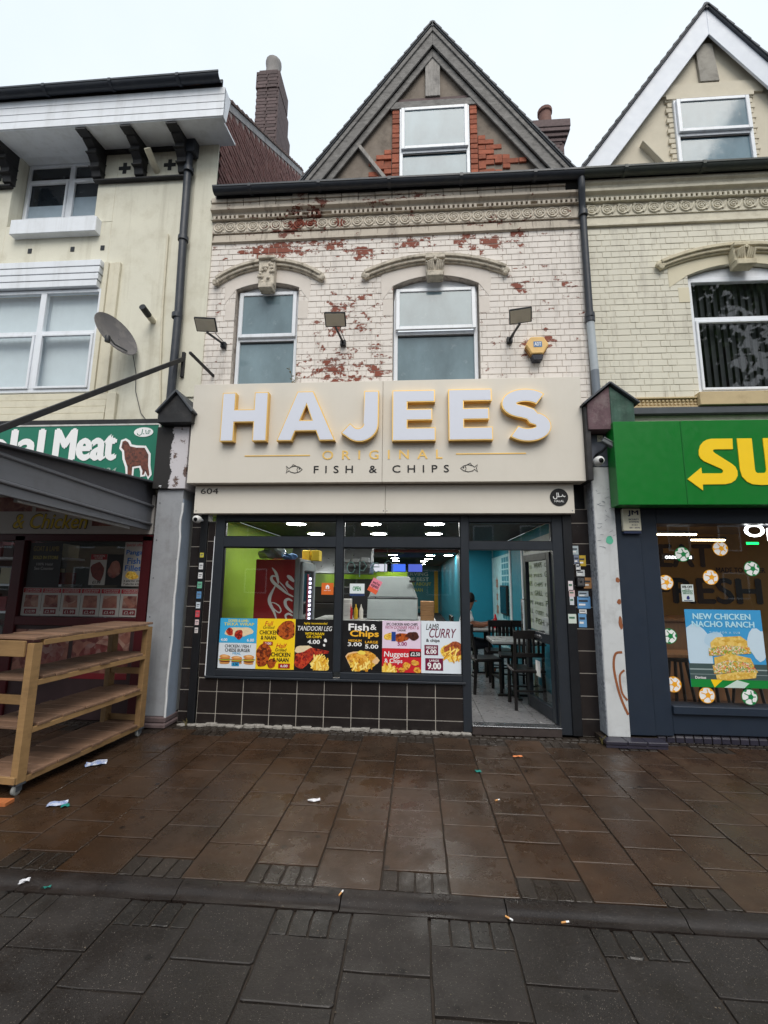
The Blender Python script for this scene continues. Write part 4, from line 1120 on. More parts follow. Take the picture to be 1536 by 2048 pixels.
kb_ = thing('keypad', 'small square metal key switch box on the tiled pier right of the door', 'keypad', (1.83, .02, 1.57))
box('case', BLACKP, kb_, 1.785, 1.875, .0, .04, 1.57, 1.68); box('plate', CHROME, kb_, 1.795, 1.865, -.004, .0, 1.585, 1.665); MB().lathe([(0, -.012), (.012, -.01), (.012, -.004)], (1.83, 0, 1.63), 'y', 12).build('key_barrel', BLACKP, kb_)

# ================================================================== inside the chip shop
LIME = M('lime_green_wall', (138, 172, 44), 0.6, var=0.05)
TEAL = M('teal_wall', (16, 118, 142), 0.55, var=0.06)
DKCEIL = M('black_ceiling', (26, 28, 30), 0.7, var=0.1)
RX0, RX1, RYB, RZ = -2.62, 1.87, 18.0, 2.46
box('shop_floor', M('floor_grout', (46, 46, 48), .8), None, RX0, RX1, .12, RYB, -.02, .084); tag(bpy.data.objects['shop_floor'], kind='structure')
FT = M('grey_floor_tile', (104, 104, 106), 0.3, var=0.14, scale=8, rnd=0.08)
fl = bpy.data.objects['shop_floor']
ftm = MB().box(-.297, .297, -.297, .297, -.006, .006).mesh('floor_tile', .002); ftm.materials.append(FT)
for i in range(8):
    for j in range(10): inst('tile', ftm, fl, (RX1-.3-.6*i+.08, .43+.6*j, .086))
tag(box('shop_ceiling', DKCEIL, None, RX0, RX1, .2, RYB, RZ, RZ+.1), kind='structure')
tag(box('shop_wall_left', LIME, None, RX0-.1, RX0, .13, RYB, 0, RZ), kind='structure')
tag(box('shop_wall_right', TEAL, None, RX1, RX1+.09, .16, 6.0, 0, RZ), kind='structure')
tag(MB().box(RX0, RX1, RYB, RYB+.1, 0, RZ).box(1.22, RX1, 6.0, 6.1, 0, RZ).box(1.22, 1.3, 6.1, RYB, 0, RZ).build('shop_wall_back', TEAL), kind='structure')
tag(box('bulkhead', M('dark_red_band', (96, 26, 32), .5), None, RX0, 1.21, 6.3, 6.35, 2.36, RZ), kind='structure')
LEDM = EM('led_panel', (255, 252, 246), 40.0)
lights = [(-1.76, 1.27), (-1.77, 2.63), (-.65, 1.27), (-.65, 2.6), (.27, 1.25), (.31, 2.58), (-1.9, 8.4), (-1.95, 10.3), (-.7, 8.7), (-.74, 10.7), (-.78, 12.6), (-.82, 15.2), (.45, 8.8), (.45, 10.9), (.32, 12.8), (.3, 15.6), (.95, 4.6), (1.0, 8.7), (-.65, 5.2), (.4, 5.2), (-1.8, 5.2)]
def lamp(i, x, y):
    near = ['nearest', 'second', 'third', 'fourth', 'fifth', 'sixth', 'seventh']
    side = 'left' if x < -1.3 else ('centre' if x < 0 else ('right' if x < .7 else 'doorway side'))
    rank = sorted(q[1] for q in lights if ('left' if q[0] < -1.3 else ('centre' if q[0] < 0 else ('right' if q[0] < .7 else 'doorway side'))) == side).index(y)
    t = thing('ceiling_light', 'round white LED ceiling light inside the chip shop, %s in the %s row' % (near[rank], side), 'light', (x, y, RZ-.03), 'round LED lights on the chip shop ceiling')
    MB().lathe([(0, RZ-.03), (.135, RZ-.03), (.14, RZ-.026)], (x, y, 0), 'z', 24).build('diffuser', LEDM, t)
    MB().lathe([(.14, RZ-.026), (.152, RZ-.03), (.158, RZ-.002), (0, RZ-.001)], (x, y, 0), 'z', 24).build('rim', WHITE, t)
for i, (x, y) in enumerate(lights): lamp(i, x, y)

# drinks fridge: red side to the street, glass door to the right
fg = thing('drinks_fridge', 'tall red drinks fridge with white script lettering behind the left window', 'fridge', (-1.84, 1.1, .09))
COKE = M('red_vinyl', (140, 26, 30), 0.35, var=0.05)
GREYM = M('grey_fridge_trim', (128, 134, 136), 0.4, var=0.06)
MB().box(-2.13, -1.6, .7, 1.5, .1, 1.885).build('body', COKE, fg, .008)
MB().box(-1.598, -1.53, .7, 1.5, .1, 1.9).build('door_edge', GREYM, fg, .01)
df = MB(); df.box(-1.529, -1.49, .72, .8, .2, 1.86); df.box(-1.529, -1.49, 1.4, 1.48, .2, 1.86); df.box(-1.529, -1.49, .8, 1.4, 1.74, 1.86); df.box(-1.529, -1.49, .8, 1.4, .2, .32)
df.build('door_frame', GREYM, fg, .01)
MB().box(-1.5275, -1.52, .8, 1.4, .32, 1.74).build('door_glass', M('dark_fridge_glass', (22, 24, 30), .1), fg)
bt = MB()
for i in range(15): bt.box(-1.5195, -1.512, 1.2, 1.31, .75+.062*i, .785+.062*i)
bt.build('lit_shelf_fronts', EM('fridge_glow', (230, 226, 250), 2.2), fg)
MB().box(-1.5195, -1.514, 1.08, 1.16, .6, 1.7).build('red_strip', M('red_vinyl_bright', (150, 40, 60), .4), fg)
def cr_px(pts):      # script traced on the side panel: panel coordinates 0..1 wide, 0..1 down from 1.885 to 1.1
    return [(-2.13+u*.53, 1.885-v*.785) for u, v in pts]
def sm_path(pts, n=6):
    out_ = []
    for i in range(len(pts)-1):
        p0, p1, p2, p3 = pts[max(i-1, 0)], pts[i], pts[i+1], pts[min(i+2, len(pts)-1)]
        for k in range(n):
            t = k/n
            out_.append(tuple(.5*((2*p1[j])+(-p0[j]+p2[j])*t+(2*p0[j]-5*p1[j]+4*p2[j]-p3[j])*t*t+(-p0[j]+3*p1[j]-3*p2[j]+p3[j])*t**3) for j in (0, 1)))
    return out_+[pts[-1]]
sc_ = MB(); SY = .6985
def stroke(pts, w0, w1):
    p = sm_path(cr_px(pts)); n = len(p)
    ws = [w0+(w1-w0)*math.sin(math.pi*i/(n-1)) for i in range(n)]
    global SY
    SY -= .0006
    sc_.ribbon(p, ws, SY, SY+.0004)
stroke([(.42, .14), (.52, .22), (.58, .33), (.6, .41)], .006, .038)
stroke([(.55, .29), (.45, .28), (.42, .33), (.5, .4), (.66, .48), (.82, .56), (1.0, .62)], .01, .042)
stroke([(.62, .37), (.74, .45), (.86, .55)], .004, .014)
stroke([(.53, .44), (.45, .55), (.4, .64), (.41, .73), (.52, .86), (.6, 1.0)], .012, .045)
stroke([(.4, .74), (.5, .72), (.64, .77), (.7, .85), (.64, .88), (.52, .82), (.43, .74)], .006, .018)
stroke([(.82, .27), (.9, .31), (1.0, .37)], .02, .05)
stroke([(.84, .36), (.82, .41), (.9, .46), (1.0, .5)], .014, .04)
stroke([(.98, .69), (.88, .66), (.8, .69), (.82, .77), (.92, .84), (1.0, .88)], .014, .04)
stroke([(1.0, .93), (.9, .9), (.82, .93), (.86, 1.0)], .014, .03)
sc_.build('script_lettering', M('silver_white_print', (206, 206, 206), .4), fg)
# bags and boxes on the fridge
def lump(name, label, cat, c, r, mat, seed):
    bm = bmesh.new(); bmesh.ops.create_icosphere(bm, subdivisions=3, radius=1.0)
    rr = random.Random(seed); ph = [(rr.uniform(2, 6), rr.uniform(2, 6), rr.uniform(2, 6), rr.uniform(0, 6)) for _ in range(6)]
    for v in bm.verts:
        k = 1+sum(.09*math.sin(a*v.co.x+b*v.co.y+c_*v.co.z+d) for a, b, c_, d in ph)
        v.co = Vector((v.co.x*k*r[0], v.co.y*k*r[1], max(v.co.z*k*r[2], -r[2]*.6)))
    me = bpy.data.meshes.new(name); bm.to_mesh(me); bm.free(); me.materials.append(mat)
    o = bpy.data.objects.new(name, me); COL.objects.link(o); o.location = c
    return tag(o, label, cat)
lump('plastic_bag', 'crumpled clear plastic bag on top of the red fridge', 'bag', (-1.98, .95, 1.97), (.17, .15, .11), M('milky_plastic', (150, 160, 156), .2), 2)
lump('blue_cloth', 'bunched blue cloth at the front edge of the fridge top', 'cloth', (-1.72, .85, 1.92), (.09, .07, .05), M('blue_cloth', (96, 150, 206), .8), 5)
for x, q in ((-1.66, 'left hand'), (-1.52, 'right hand')):
    tag(MB().box(x, x+.11, 1.3, 1.5, 1.9, 2.05).build('cardboard_box', M('yellow_card', (196, 170, 40), .6), None, .004), '%s yellow carton on top of the red fridge' % q, 'box', 'yellow cartons on the fridge')

# counter, hot cabinet, kitchen behind
STEEL = M('brushed_steel', (120, 124, 126), 0.32, 0.75, var=0.12, stretch=(1, 1, 9))
ct = thing('serving_counter', 'long serving counter with pale top across the left half of the shop', 'counter', (-.7, 2.1, .09))
MB().box(-1.5, .28, 1.55, 2.4, .09, 1.0).build('front', M('counter_panel', (70, 74, 76), .4), ct, .01)
MB().box(-1.52, .3, 1.52, 2.44, 1.002, 1.045).build('worktop', M('pale_counter_top', (176, 178, 176), .3), ct, .006)
hc = thing('hot_cabinet', 'grey sloping backed heated display cabinet on the counter', 'cabinet', (-.35, 1.8, 1.046))
CAB = M('grey_cabinet_panel', (150, 158, 158), 0.4, var=0.06)
MB().yz([(1.6, 1.05), (2.3, 1.05), (2.3, 1.36), (1.72, 1.36)], -.73, .03).build('lower_case', CAB, hc, .012)
MB().add([(-.72, 1.735, 1.375), (.02, 1.735, 1.375), (-.1, 1.8, 1.69), (-.6, 1.8, 1.69), (-.72, 2.25, 1.375), (.02, 2.25, 1.375), (-.1, 2.2, 1.69), (-.6, 2.2, 1.69)], [(0, 1, 2, 3), (4, 7, 6, 5), (0, 4, 5, 1), (3, 2, 6, 7), (0, 3, 7, 4), (1, 5, 6, 2)]).build('upper_case', CAB, hc, .012)
MB().box(-.1, .0, 1.71, 1.74, 1.6, 1.63).build('badge', BLACKP, hc)
MB().tube([(-.73, 1.72, 1.366), (.03, 1.72, 1.366)], .012, 8).build('trim', STEEL, hc)
dk = M('dark_equipment', (34, 36, 38), .35, var=.2)
fr_ = thing('frying_range', 'dark frying range with steel hood along the left of the shop', 'cooker', (-1.5, 3.5, .09))
MB().box(-2.5, -.7, 3.2, 3.9, .09, 1.2).build('range_body', dk, fr_, .01)
MB().yz([(3.1, 1.75), (3.9, 1.75), (3.9, 2.3), (3.5, 2.3)], -2.4, -.85).build('hood', STEEL, fr_, .01)
MB().box(-2.2, -1.2, 3.3, 3.8, 1.201, 1.5).build('fryer_unit', dk, fr_, .02)
tag(MB().box(-2.6, -.3, 11.0, 11.1, 0.09, 1.7).build('kitchen_partition', M('dark_partition', (44, 46, 48), .5)), kind='structure')
tag(MB().box(-2.6, -.3, 10.98, 11.1, 1.705, 1.98).build('lime_band', LIME), kind='structure')
for i, (x, c) in enumerate(((-1.9, (60, 100, 220)), (-1.25, (200, 200, 210)), (-.6, (70, 110, 230)), (-.02, (80, 96, 190)))):
    t = thing('menu_screen', ['blue lit menu screen over the fryers, leftmost of four', 'white menu screen over the kitchen, second from left', 'blue menu screen above the hot cabinet', 'pale small menu screen, rightmost over the kitchen'][i], 'screen', (x, 10.6, 1.95), 'menu screens over the kitchen')
    box('case', BLACKP, t, x-.26, x+.26, 10.6, 10.65, 1.95, 2.25); MB().box(x-.24, x+.24, 10.595, 10.599, 1.97, 2.23).build('screen', EM('screen_%d' % i, c, .8), t)
sh = thing('wall_shelf', 'black shelf of steel trays hung above the frying range', 'shelf', (-1.2, 2.9, 1.9))
MB().box(-1.35, -.8, 2.9, 3.1, 1.93, 1.95).build('board', dk, sh)
for i in range(3): MB().box(-1.33+.17*i, -1.19+.17*i, 2.91, 3.09, 1.951, 2.0+.02*i).build('tray', STEEL, sh, .005)
# neon "open" sign hanging behind the glass
ng = thing('hanging_sign', 'unlit hanging tube sign reading open behind the right window', 'sign', (-.53, .5, 1.75))
tb = MB(); 
for s0, cx in (('o', -.82), ('p', -.66), ('e', -.5), ('n', -.34)):
    if s0 == 'o': tb.tube([(cx+.05*math.cos(a*.6), .5, 1.78+.07*math.sin(a*.6)) for a in range(11)], .007, 6)
    if s0 == 'p': tb.tube([(cx-.05, .5, 1.66), (cx-.05, .5, 1.84), (cx, .5, 1.86), (cx+.04, .5, 1.8), (cx, .5, 1.74), (cx-.05, .5, 1.75)], .007, 6)
    if s0 == 'e': tb.tube([(cx-.04, .5, 1.79), (cx+.04, .5, 1.79), (cx+.02, .5, 1.84), (cx-.02, .5, 1.84), (cx-.05, .5, 1.78), (cx-.01, .5, 1.72), (cx+.04, .5, 1.74)], .007, 6)
    if s0 == 'n': tb.tube([(cx-.05, .5, 1.72), (cx-.05, .5, 1.84), (cx, .5, 1.87), (cx+.05, .5, 1.83), (cx+.05, .5, 1.72)], .007, 6)
tb.build('tube', M('neon_tube_off', (150, 196, 190), .3), ng, smooth=True)
MB().tube([(-.8, .5, 1.86), (-.8, .5, RZ)], .002, 4).tube([(-.36, .5, 1.88), (-.36, .5, RZ)], .002, 4).build('hanging_wire', CHROME, ng)

# murals
YB_ = RYB-.006
mu = thing('wall_mural', 'teal slogan mural with a yellow stripe on the far wall', 'mural', (1.0, YB_, .3))
MB().box(-.75, 1.18, YB_-.02, YB_-.005, .1, 2.44).build('panel', M('teal_mural', (24, 116, 128), .5, var=.1, scale=3), mu)
MB().box(.93, 1.12, YB_-.03, YB_-.021, .1, 2.2).build('yellow_stripe', M('mustard_print', (206, 160, 34), .5), mu)
CR = M('pale_teal_print', (190, 216, 206), .5); LM = M('lime_print', (176, 190, 40), .5)
text('lettering', 'SERVING', -.6, .62, 1.94, 2.12, YB_-.024, CR, mu, bold=.03); text('lettering', 'THE BEST', -.6, .66, 1.68, 1.86, YB_-.024, CR, mu, bold=.03)
text('lettering', 'GRUB ABOUT', -.66, .78, 1.45, 1.61, YB_-.024, LM, mu, bold=.03); text('lettering', 'NAAN', -.2, .35, 1.15, 1.32, YB_-.024, LM, mu, bold=.03); text('lettering', 'Burger', -.25, .45, .3, .45, YB_-.024, CR, mu)
MB().box(-.55, .6, YB_-.026, YB_-.022, 2.2, 2.215).build('rule', CR, mu)
m2 = thing('wall_mural', 'pale doodle mural with brown stars along the right wall of the dining area', 'mural', (1.86, 4.6, .2))
PALE = M('pale_blue_mural', (150, 190, 200), .5, var=.25, scale=9)
MB().box(1.855, 1.866, 3.9, 5.98, .25, 2.2).build('panel', PALE, m2)
wm = MB()
rr = random.Random(8)
for r in range(14):
    for c in range(3):
        y = 4.05+c*.25; z = .35+r*.13; wm.box(1.851, 1.8545, y, y+.19, z, z+.1)
wm.build('tile_pattern', TEAL, m2)
st = MB()
for z, rad in ((1.6, .17), (1.3, .13), (1.02, .17)):
    st.add([(1.8535, 5.35, z)]+[(1.8535, 5.35+rad*(1 if i % 2 else .6)*math.cos(i*.5236), z+rad*(1 if i % 2 else .6)*math.sin(i*.5236)) for i in range(12)], [(0, i+1, (i+1) % 12+1) for i in range(12)])
st.build('brown_star', M('brown_print', (136, 96, 76), .5), m2)
m3 = thing('wall_mural', 'white panel printed with grey words behind the open door', 'mural', (1.86, 2.0, .2))
MB().box(1.855, 1.866, .35, 2.75, .9, 2.3).build('panel', M('white_mural', (176, 182, 184), .5, var=.1), m3)
wt = MB(); wds = ['FRIES', 'WRAPS', 'NAAN', 'GRILL', 'KEBAB', 'FISH', 'CHIPS', 'SHAKES', 'CURRY', 'PIES', 'PEAS']
for i in range(9):
    for j in range(4):
        h = (.05, .08, .06)[(i+j) % 3]; text_into(wt, wds[(i*3+j*5) % 11], -2.65+.58*j, -2.2+.58*j, 1.0+.14*i, 1.0+.14*i+h, 0, bold=.03, plane='side', X=1.852)
wt.build('lettering', M('dark_grey_print', (84, 90, 94), .5), m3)
tv = thing('television', 'thin black television on the right wall above the tables', 'television', (1.82, 4.5, .95))
MB().box(1.8, 1.845, 4.05, 4.75, .97, 1.56).build('case', BLACKP, tv, .01); MB().box(1.796, 1.7995, 4.08, 4.72, 1.0, 1.53).build('screen', M('tv_screen', (12, 14, 18), .1), tv)
for y in (3.85, 2.85): tag(box('wall_trim', WHITE, None, 1.84, 1.868, y-.03, y+.03, .1, 2.3), kind='structure')
tag(box('corner_trim', WHITE, None, 1.19, 1.219, 5.96, 6.02, .09, 2.4), kind='structure')

# tables, chairs
BLKW = M('black_stained_wood', (22, 20, 20), 0.35, var=0.2)
TOP = M('grey_laminate', (150, 154, 154), 0.3, var=0.05)
def table(x, y, label):
    t = thing('dining_table', label, 'table', (x, y, .092), 'small dining tables')
    MB().box(x-.34, x+.34, y-.3, y+.3, .81, .845).build('table_top', TOP, t, .006)
    MB().box(x-.345, x+.345, y-.305, y+.305, .795, .809).build('edging', BLKW, t, .004)
    MB().tube([(x, y, .12), (x, y, .8)], .04, 10).build('pedestal', BLKW, t, smooth=True)
    MB().box(x-.25, x+.25, y-.03, y+.03, .093, .118).box(x-.03, x+.03, y-.25, y-.031, .093, .118).box(x-.03, x+.03, y+.031, y+.25, .093, .118).build('foot', BLKW, t, .005)
    return t
table(1.36, 1.32, 'pale topped dining table just inside the open door')
table(1.2, 2.85, 'dining table with the red sauce bottle, where the person sits')
def chair(label, x, y, rz):
    t = thing('dining_chair', label, 'chair', (x, y, .092), 'black dining chairs', rz=rz if rz else 1e-6)
    MB().box(-.2, .2, -.2, .2, .43, .47).build('seat', BLKW, t, .012)
    for sx in (-1, 1):
        MB().bar((sx*.175, -.175, 0), (sx*.17, -.17, .43), .035, .035).build('leg', BLKW, t, .003)
        MB().bar((sx*.175, .21, 0), (sx*.17, .18, .43), .035, .035).build('leg', BLKW, t, .003)
        MB().bar((sx*.17, .18, .47), (sx*.17, .25, .93), .035, .03).build('back_post', BLKW, t, .003)
    MB().box(-.19, .19, .215, .245, .84, .94).build('top_rail', BLKW, t, .006)
    MB().box(-.155, .155, .2, .225, .62, .67).build('mid_rail', BLKW, t, .004)
    for i in range(5): MB().box(-.13+.057*i, -.1+.057*i, .205, .22, .67, .85).build('slat', BLKW, t, .003)
    for y_, z_ in ((-.165, .2), (.19, .22)): MB().bar((-.17, y_, z_), (.17, y_, z_), .02, .02).build('stretcher', BLKW, t)
    return t
chair('black wooden chair nearest the shop door, back to the street', 1.38, .82, R(180))
chair('black wooden chair tucked left of the table by the door', .98, 1.55, R(100))
chair('black wooden chair on the far side of the table by the door', 1.45, 1.9, R(-5))
chair('black wooden chair on the street side of the sauce bottle table', 1.32, 2.32, R(178))
chair('black wooden chair under the seated person', .86, 3.0, R(92))
kt = thing('sauce_bottle', 'red squeezy sauce bottle standing on the far dining table', 'bottle', (1.36, 2.8, .846))
MB().lathe([(0, .846), (.035, .85), (.037, .97), (.022, 1.02), (.02, 1.03), (0, 1.031)], (1.36, 2.8, 0), 'z', 14).build('body', M('red_squeezy_plastic', (186, 24, 36), .35), kt, smooth=True)
MB().lathe([(.018, 1.031), (.018, 1.05), (.005, 1.085), (0, 1.086)], (1.36, 2.8, 0), 'z', 10).build('nozzle', M('red_squeezy_plastic', (186, 24, 36), .35), kt, smooth=True)

# seated customer in a white T-shirt, facing right, forearms on the table
def ensure_skin(me):
    bm = bmesh.new(); bm.from_mesh(me); bm.verts.layers.skin.verify(); bm.to_mesh(me); bm.free()
def skin_obj(name, chain, edges, mat, parent, root=0):
    me = bpy.data.meshes.new(name); me.from_pydata([c[0] for c in chain], edges, []); ensure_skin(me)
    o = bpy.data.objects.new(name, me); COL.objects.link(o)
    m = o.modifiers.new('skin', 'SKIN'); m.use_smooth_shade = True
    for i, c in enumerate(chain):
        sv = me.skin_vertices[0].data[i]; sv.radius = c[1] if isinstance(c[1], tuple) else (c[1], c[1]); sv.use_root = (i == root)
    s_ = o.modifiers.new('subdiv', 'SUBSURF'); s_.levels = 2; s_.render_levels = 2
    me.materials.append(mat); o.parent = parent
    return o
SKIN = M('skin', (142, 96, 74), .55, var=.06); SHIRT = M('white_cotton', (206, 210, 214), .85, var=.04); JEAN = M('dark_trousers', (32, 34, 42), .85); HAIR = M('dark_hair', (24, 20, 18), .6)
pe = thing('person', 'person in a white T-shirt seated at the far table looking at a phone', 'person', (.86, 3.0, .09))
px, py = .84, 2.98; ox, oy, oz = WL[pe]
def L_(p): return (p[0]-ox, p[1]-oy, p[2]-oz)
C_ = [(L_((px, py, .62)), (.15, .13)), (L_((px+.01, py, .8)), (.13, .12)), (L_((px+.04, py, 1.02)), (.15, .12)), (L_((px+.07, py, 1.13)), .07), (L_((px+.1, py, 1.2)), .055), (L_((px+.12, py, 1.29)), (.082, .085)), (L_((px+.125, py, 1.37)), (.07, .075)),
      (L_((px+.05, py-.18, 1.06)), .06), (L_((px+.12, py-.23, .9)), .05), (L_((px+.32, py-.14, .88)), .038), (L_((px+.4, py-.1, .9)), .032), (L_((px+.47, py-.08, .915)), .024),
      (L_((px+.05, py+.18, 1.06)), .06), (L_((px+.12, py+.23, .9)), .05), (L_((px+.32, py+.14, .88)), .038), (L_((px+.4, py+.1, .9)), .032), (L_((px+.47, py+.06, .915)), .024),
      (L_((px+.02, py-.1, .58)), .1), (L_((px+.42, py-.11, .56)), .07), (L_((px+.42, py-.11, .2)), .05), (L_((px+.52, py-.11, .13)), .035),
      (L_((px+.02, py+.1, .58)), .1), (L_((px+.42, py+.11, .56)), .07), (L_((px+.42, py+.11, .2)), .05), (L_((px+.52, py+.11, .13)), .035)]
E_d = [(0, 1), (1, 2), (2, 3), (3, 4), (4, 5), (5, 6), (2, 7), (7, 8), (8, 9), (9, 10), (10, 11), (2, 12), (12, 13), (13, 14), (14, 15), (15, 16), (0, 17), (17, 18), (18, 19), (19, 20), (0, 21), (21, 22), (22, 23), (23, 24)]
body = skin_obj('body', C_, E_d, SKIN, pe)
sh_c = [(C_[0][0], (.165, .145)), (C_[1][0], (.145, .135)), (C_[2][0], (.165, .135)), (C_[3][0], .082), (C_[7][0], .075), (L_((px+.11, py-.22, .93)), .068), (C_[12][0], .075), (L_((px+.11, py+.22, .93)), .068)]
skin_obj('t_shirt', sh_c, [(0, 1), (1, 2), (2, 3), (2, 4), (4, 5), (2, 6), (6, 7)], SHIRT, pe)
tr_c = [(C_[0][0], (.155, .135)), (C_[17][0], .112), (C_[18][0], .082), (C_[19][0], .062), (C_[21][0], .112), (C_[22][0], .082), (C_[23][0], .062)]
skin_obj('trousers', tr_c, [(0, 1), (1, 2), (2, 3), (0, 4), (4, 5), (5, 6)], JEAN, pe)
hb = MB().lathe([(0, .11), (.05, .1), (.085, .06), (.095, 0), (.088, -.05), (.07, -.07)], (0, 0, 0), 'z', 14)
hb.v = [(p[0]+px+.105, p[1]+py, p[2]+1.335) for p in hb.v]; hb.build('hair', HAIR, pe, smooth=True)
nb = MB().lathe([(0, .03), (.014, .01), (.016, -.01), (0, -.02)], (px+.212, py, 1.29), 'x', 8).build('nose', SKIN, pe, smooth=True)
fgm = MB()
for s_ in (-1, 1):
    for i in range(4):
        yb = py+s_*(.085)+(i-1.5)*.018
        fgm.tube([(px+.44, yb, .915), (px+.49, yb, .925-.003*i), (px+.515-.005*abs(i-1.5), yb-s_*.01, .905)], [.011, .009, .007], 6)
    fgm.tube([(px+.41, py+s_*.06, .92), (px+.44, py+s_*.035, .94), (px+.47, py+s_*.03, .945)], [.012, .01, .007], 6)
fgm.build('fingers', SKIN, pe, smooth=True)
tag(MB().bar((px+.44, py, .935), (px+.54, py, .99), .075, .009).build('mobile_phone', BLACKP, None, .003), 'dark mobile phone held over the far dining table', 'phone')

# clutter on the counter
def stack(name, label, cat, x, y, z, w_, d_, h_, n, mat):
    for i in range(n):
        o = box(name, mat, None, x-w_/2, x+w_/2, y-d_/2, y+d_/2, z+i*h_, z+(i+.94)*h_, .003)
        tag(o, label % ordn_[i], cat, label.replace('%s ', '').strip())
ordn_ = ['bottom', 'second', 'third', 'fourth', 'fifth', 'top']
stack('takeaway_box', '%s white takeaway box of the pile on the serving counter', 'box', -1.1, 1.7, 1.046, .24, .24, .06, 5, M('white_card', (206, 204, 198), .7))
stack('takeaway_box', '%s brown takeaway box in the pile right of the hot cabinet', 'box', .17, 1.75, 1.046, .2, .22, .07, 4, M('brown_card', (160, 120, 80), .7))
for i, (x, c, nm) in enumerate(((-.98, (176, 30, 36), 'red'), (-.9, (214, 176, 40), 'yellow'), (-.82, (236, 230, 220), 'white'))):
    t = thing('sauce_bottle', '%s sauce bottle on the counter left of the hot cabinet' % nm, 'bottle', (x, 1.66, 1.046)); mm = M('sauce_%s' % nm, c, .4)
    MB().lathe([(0, 1.046), (.03, 1.05), (.032, 1.18), (.018, 1.22), (0, 1.221)], (x, 1.66, 0), 'z', 12).build('body', mm, t, smooth=True); MB().lathe([(.014, 1.222), (.005, 1.27), (0, 1.271)], (x, 1.66, 0), 'z', 8).build('nozzle', mm, t, smooth=True)
tl = thing('till', 'black till screen on the counter beside the hot cabinet', 'till', (-.85, 2.0, 1.046)); box('base', BLACKP, tl, -.98, -.75, 1.95, 2.15, 1.046, 1.1); MB().bar((-.86, 2.02, 1.1), (-.86, 2.08, 1.42), .3, .02, (0, 1, 0)).build('screen', BLACKP, tl)

# ================================================================== the butcher's building on the left
but = thing('butcher_building', 'cream rendered building with deep white eaves and black brackets, left of the chip shop', 'building', (-4.5, .05, 0))
bw = MB()
bw.box(-7.2, -5.76, .05, .4, 5.48, 7.75); bw.box(-5.76, -4.2, .05, .4, 5.48, 6.5); bw.box(-4.47, -4.2, .05, .4, 6.5, 7.75); bw.box(-4.2, -2.78, .05, .4, 2.6, 7.75); bw.box(-7.2, -4.2, .05, .4, 2.6, 3.99); bw.box(-7.2, -4.2, .36, .4, 3.99, 5.48)
bw.box(-5.76, -4.47, .34, .5, 6.5, 7.75)
bwo = bw.build('wall', CREAM, but, .006)
MB().box(-3.04, -2.735, .028, .05, 3.9, 7.62).build('corner_strip', CREAM, but, .004)
# eaves
ev = MB()
for i in range(4): ev.yz([(-.4+.004, 7.555+.112*i), (-.4-.004, 7.558+.112*i), (-.4, 7.663+.112*i), (-.38, 7.663+.112*i), (-.38, 7.555+.112*i)], -7.2, -2.49)
evo = ev.build('fascia_cladding', WHITE, but)
MB().yz([(-.39, 7.545), (.06, 7.62), (.06, 7.65), (-.39, 7.575)], -7.2, -2.52).build('soffit', WHITE, but)
MB().box(-5.8, -4.43, .06, .5, 7.69, 7.72).build('recess_soffit', WHITE, but)
MB().yz([(-.395, 7.55), (-.3, 7.56), (-.22, 7.99), (-.395, 7.99)], -2.52, -2.49).build('box_end', WHITE, but, .004)
gb_ = gutter(but, -7.2, -2.47, -.465, 8.07, PIPE); gb_.rotation_euler.y = -0.008
MB().yz([(-.48, 8.14), (6.5, 8.14+.74*6.98), (6.5, 8.02+.74*6.98), (-.44, 8.02)], -7.2, -2.83).build('roof', M('brown_roof_tile', (88, 66, 58), .7, var=.25, bump=.3), but)
# brackets
BRK = [(.05, 7.13), (-.03, 7.15), (-.05, 7.22), (-.08, 7.25), (-.085, 7.32), (-.15, 7.38), (-.16, 7.46), (-.26, 7.5), (-.28, 7.545), (-.37, 7.57), (.05, 7.64)]
for x in (-5.78, -4.45, -3.83, -3.2):
    b = MB().yz(BRK, x-.065, x+.065).build('eaves_bracket', BLACKPAINT, but, .004)
    for y0_, y1_, z0_, z1_ in ((-.1, .05, 7.24, 7.258), (-.18, .05, 7.39, 7.405), (-.385, -.27, 7.512, 7.53)): MB().box(x-.072, x+.072, y0_, y1_, z0_, z1_).build('bracket_moulding', BLACKPAINT, b)
for a, b in ((-4.385, -3.265), (-7.1, -5.85)): MB().box(a, b, .0, .05, 7.57, 7.64).build('wall_plate', BLACKPAINT, but, .004)
for a, b in ((-4.5, -3.13), (-7.1, -5.74)): MB().box(a, b, -.015, .05, 7.1, 7.129).build('string_board', BLACKPAINT, but, .004)
for x, z in ((-4.1, 7.34), (-3.44, 7.355), (-5.98, 7.33)):
    MB().box(x-.085, x+.085, .042, .06, z-.026, z+.026).box(x-.026, x+.026, .0425, .06, z+.0265, z+.085).box(x-.026, x+.026, .0425, .06, z-.085, z-.0265).build('cross_recess', BLACKP, but)  # flat black cross stands in for the shade inside a recess
for x in (-5.35, -4.725, -4.29):
    MB().box(x-.028, x+.028, .044, .06, 6.06, 6.13).build('air_vent', BLACKP, but)
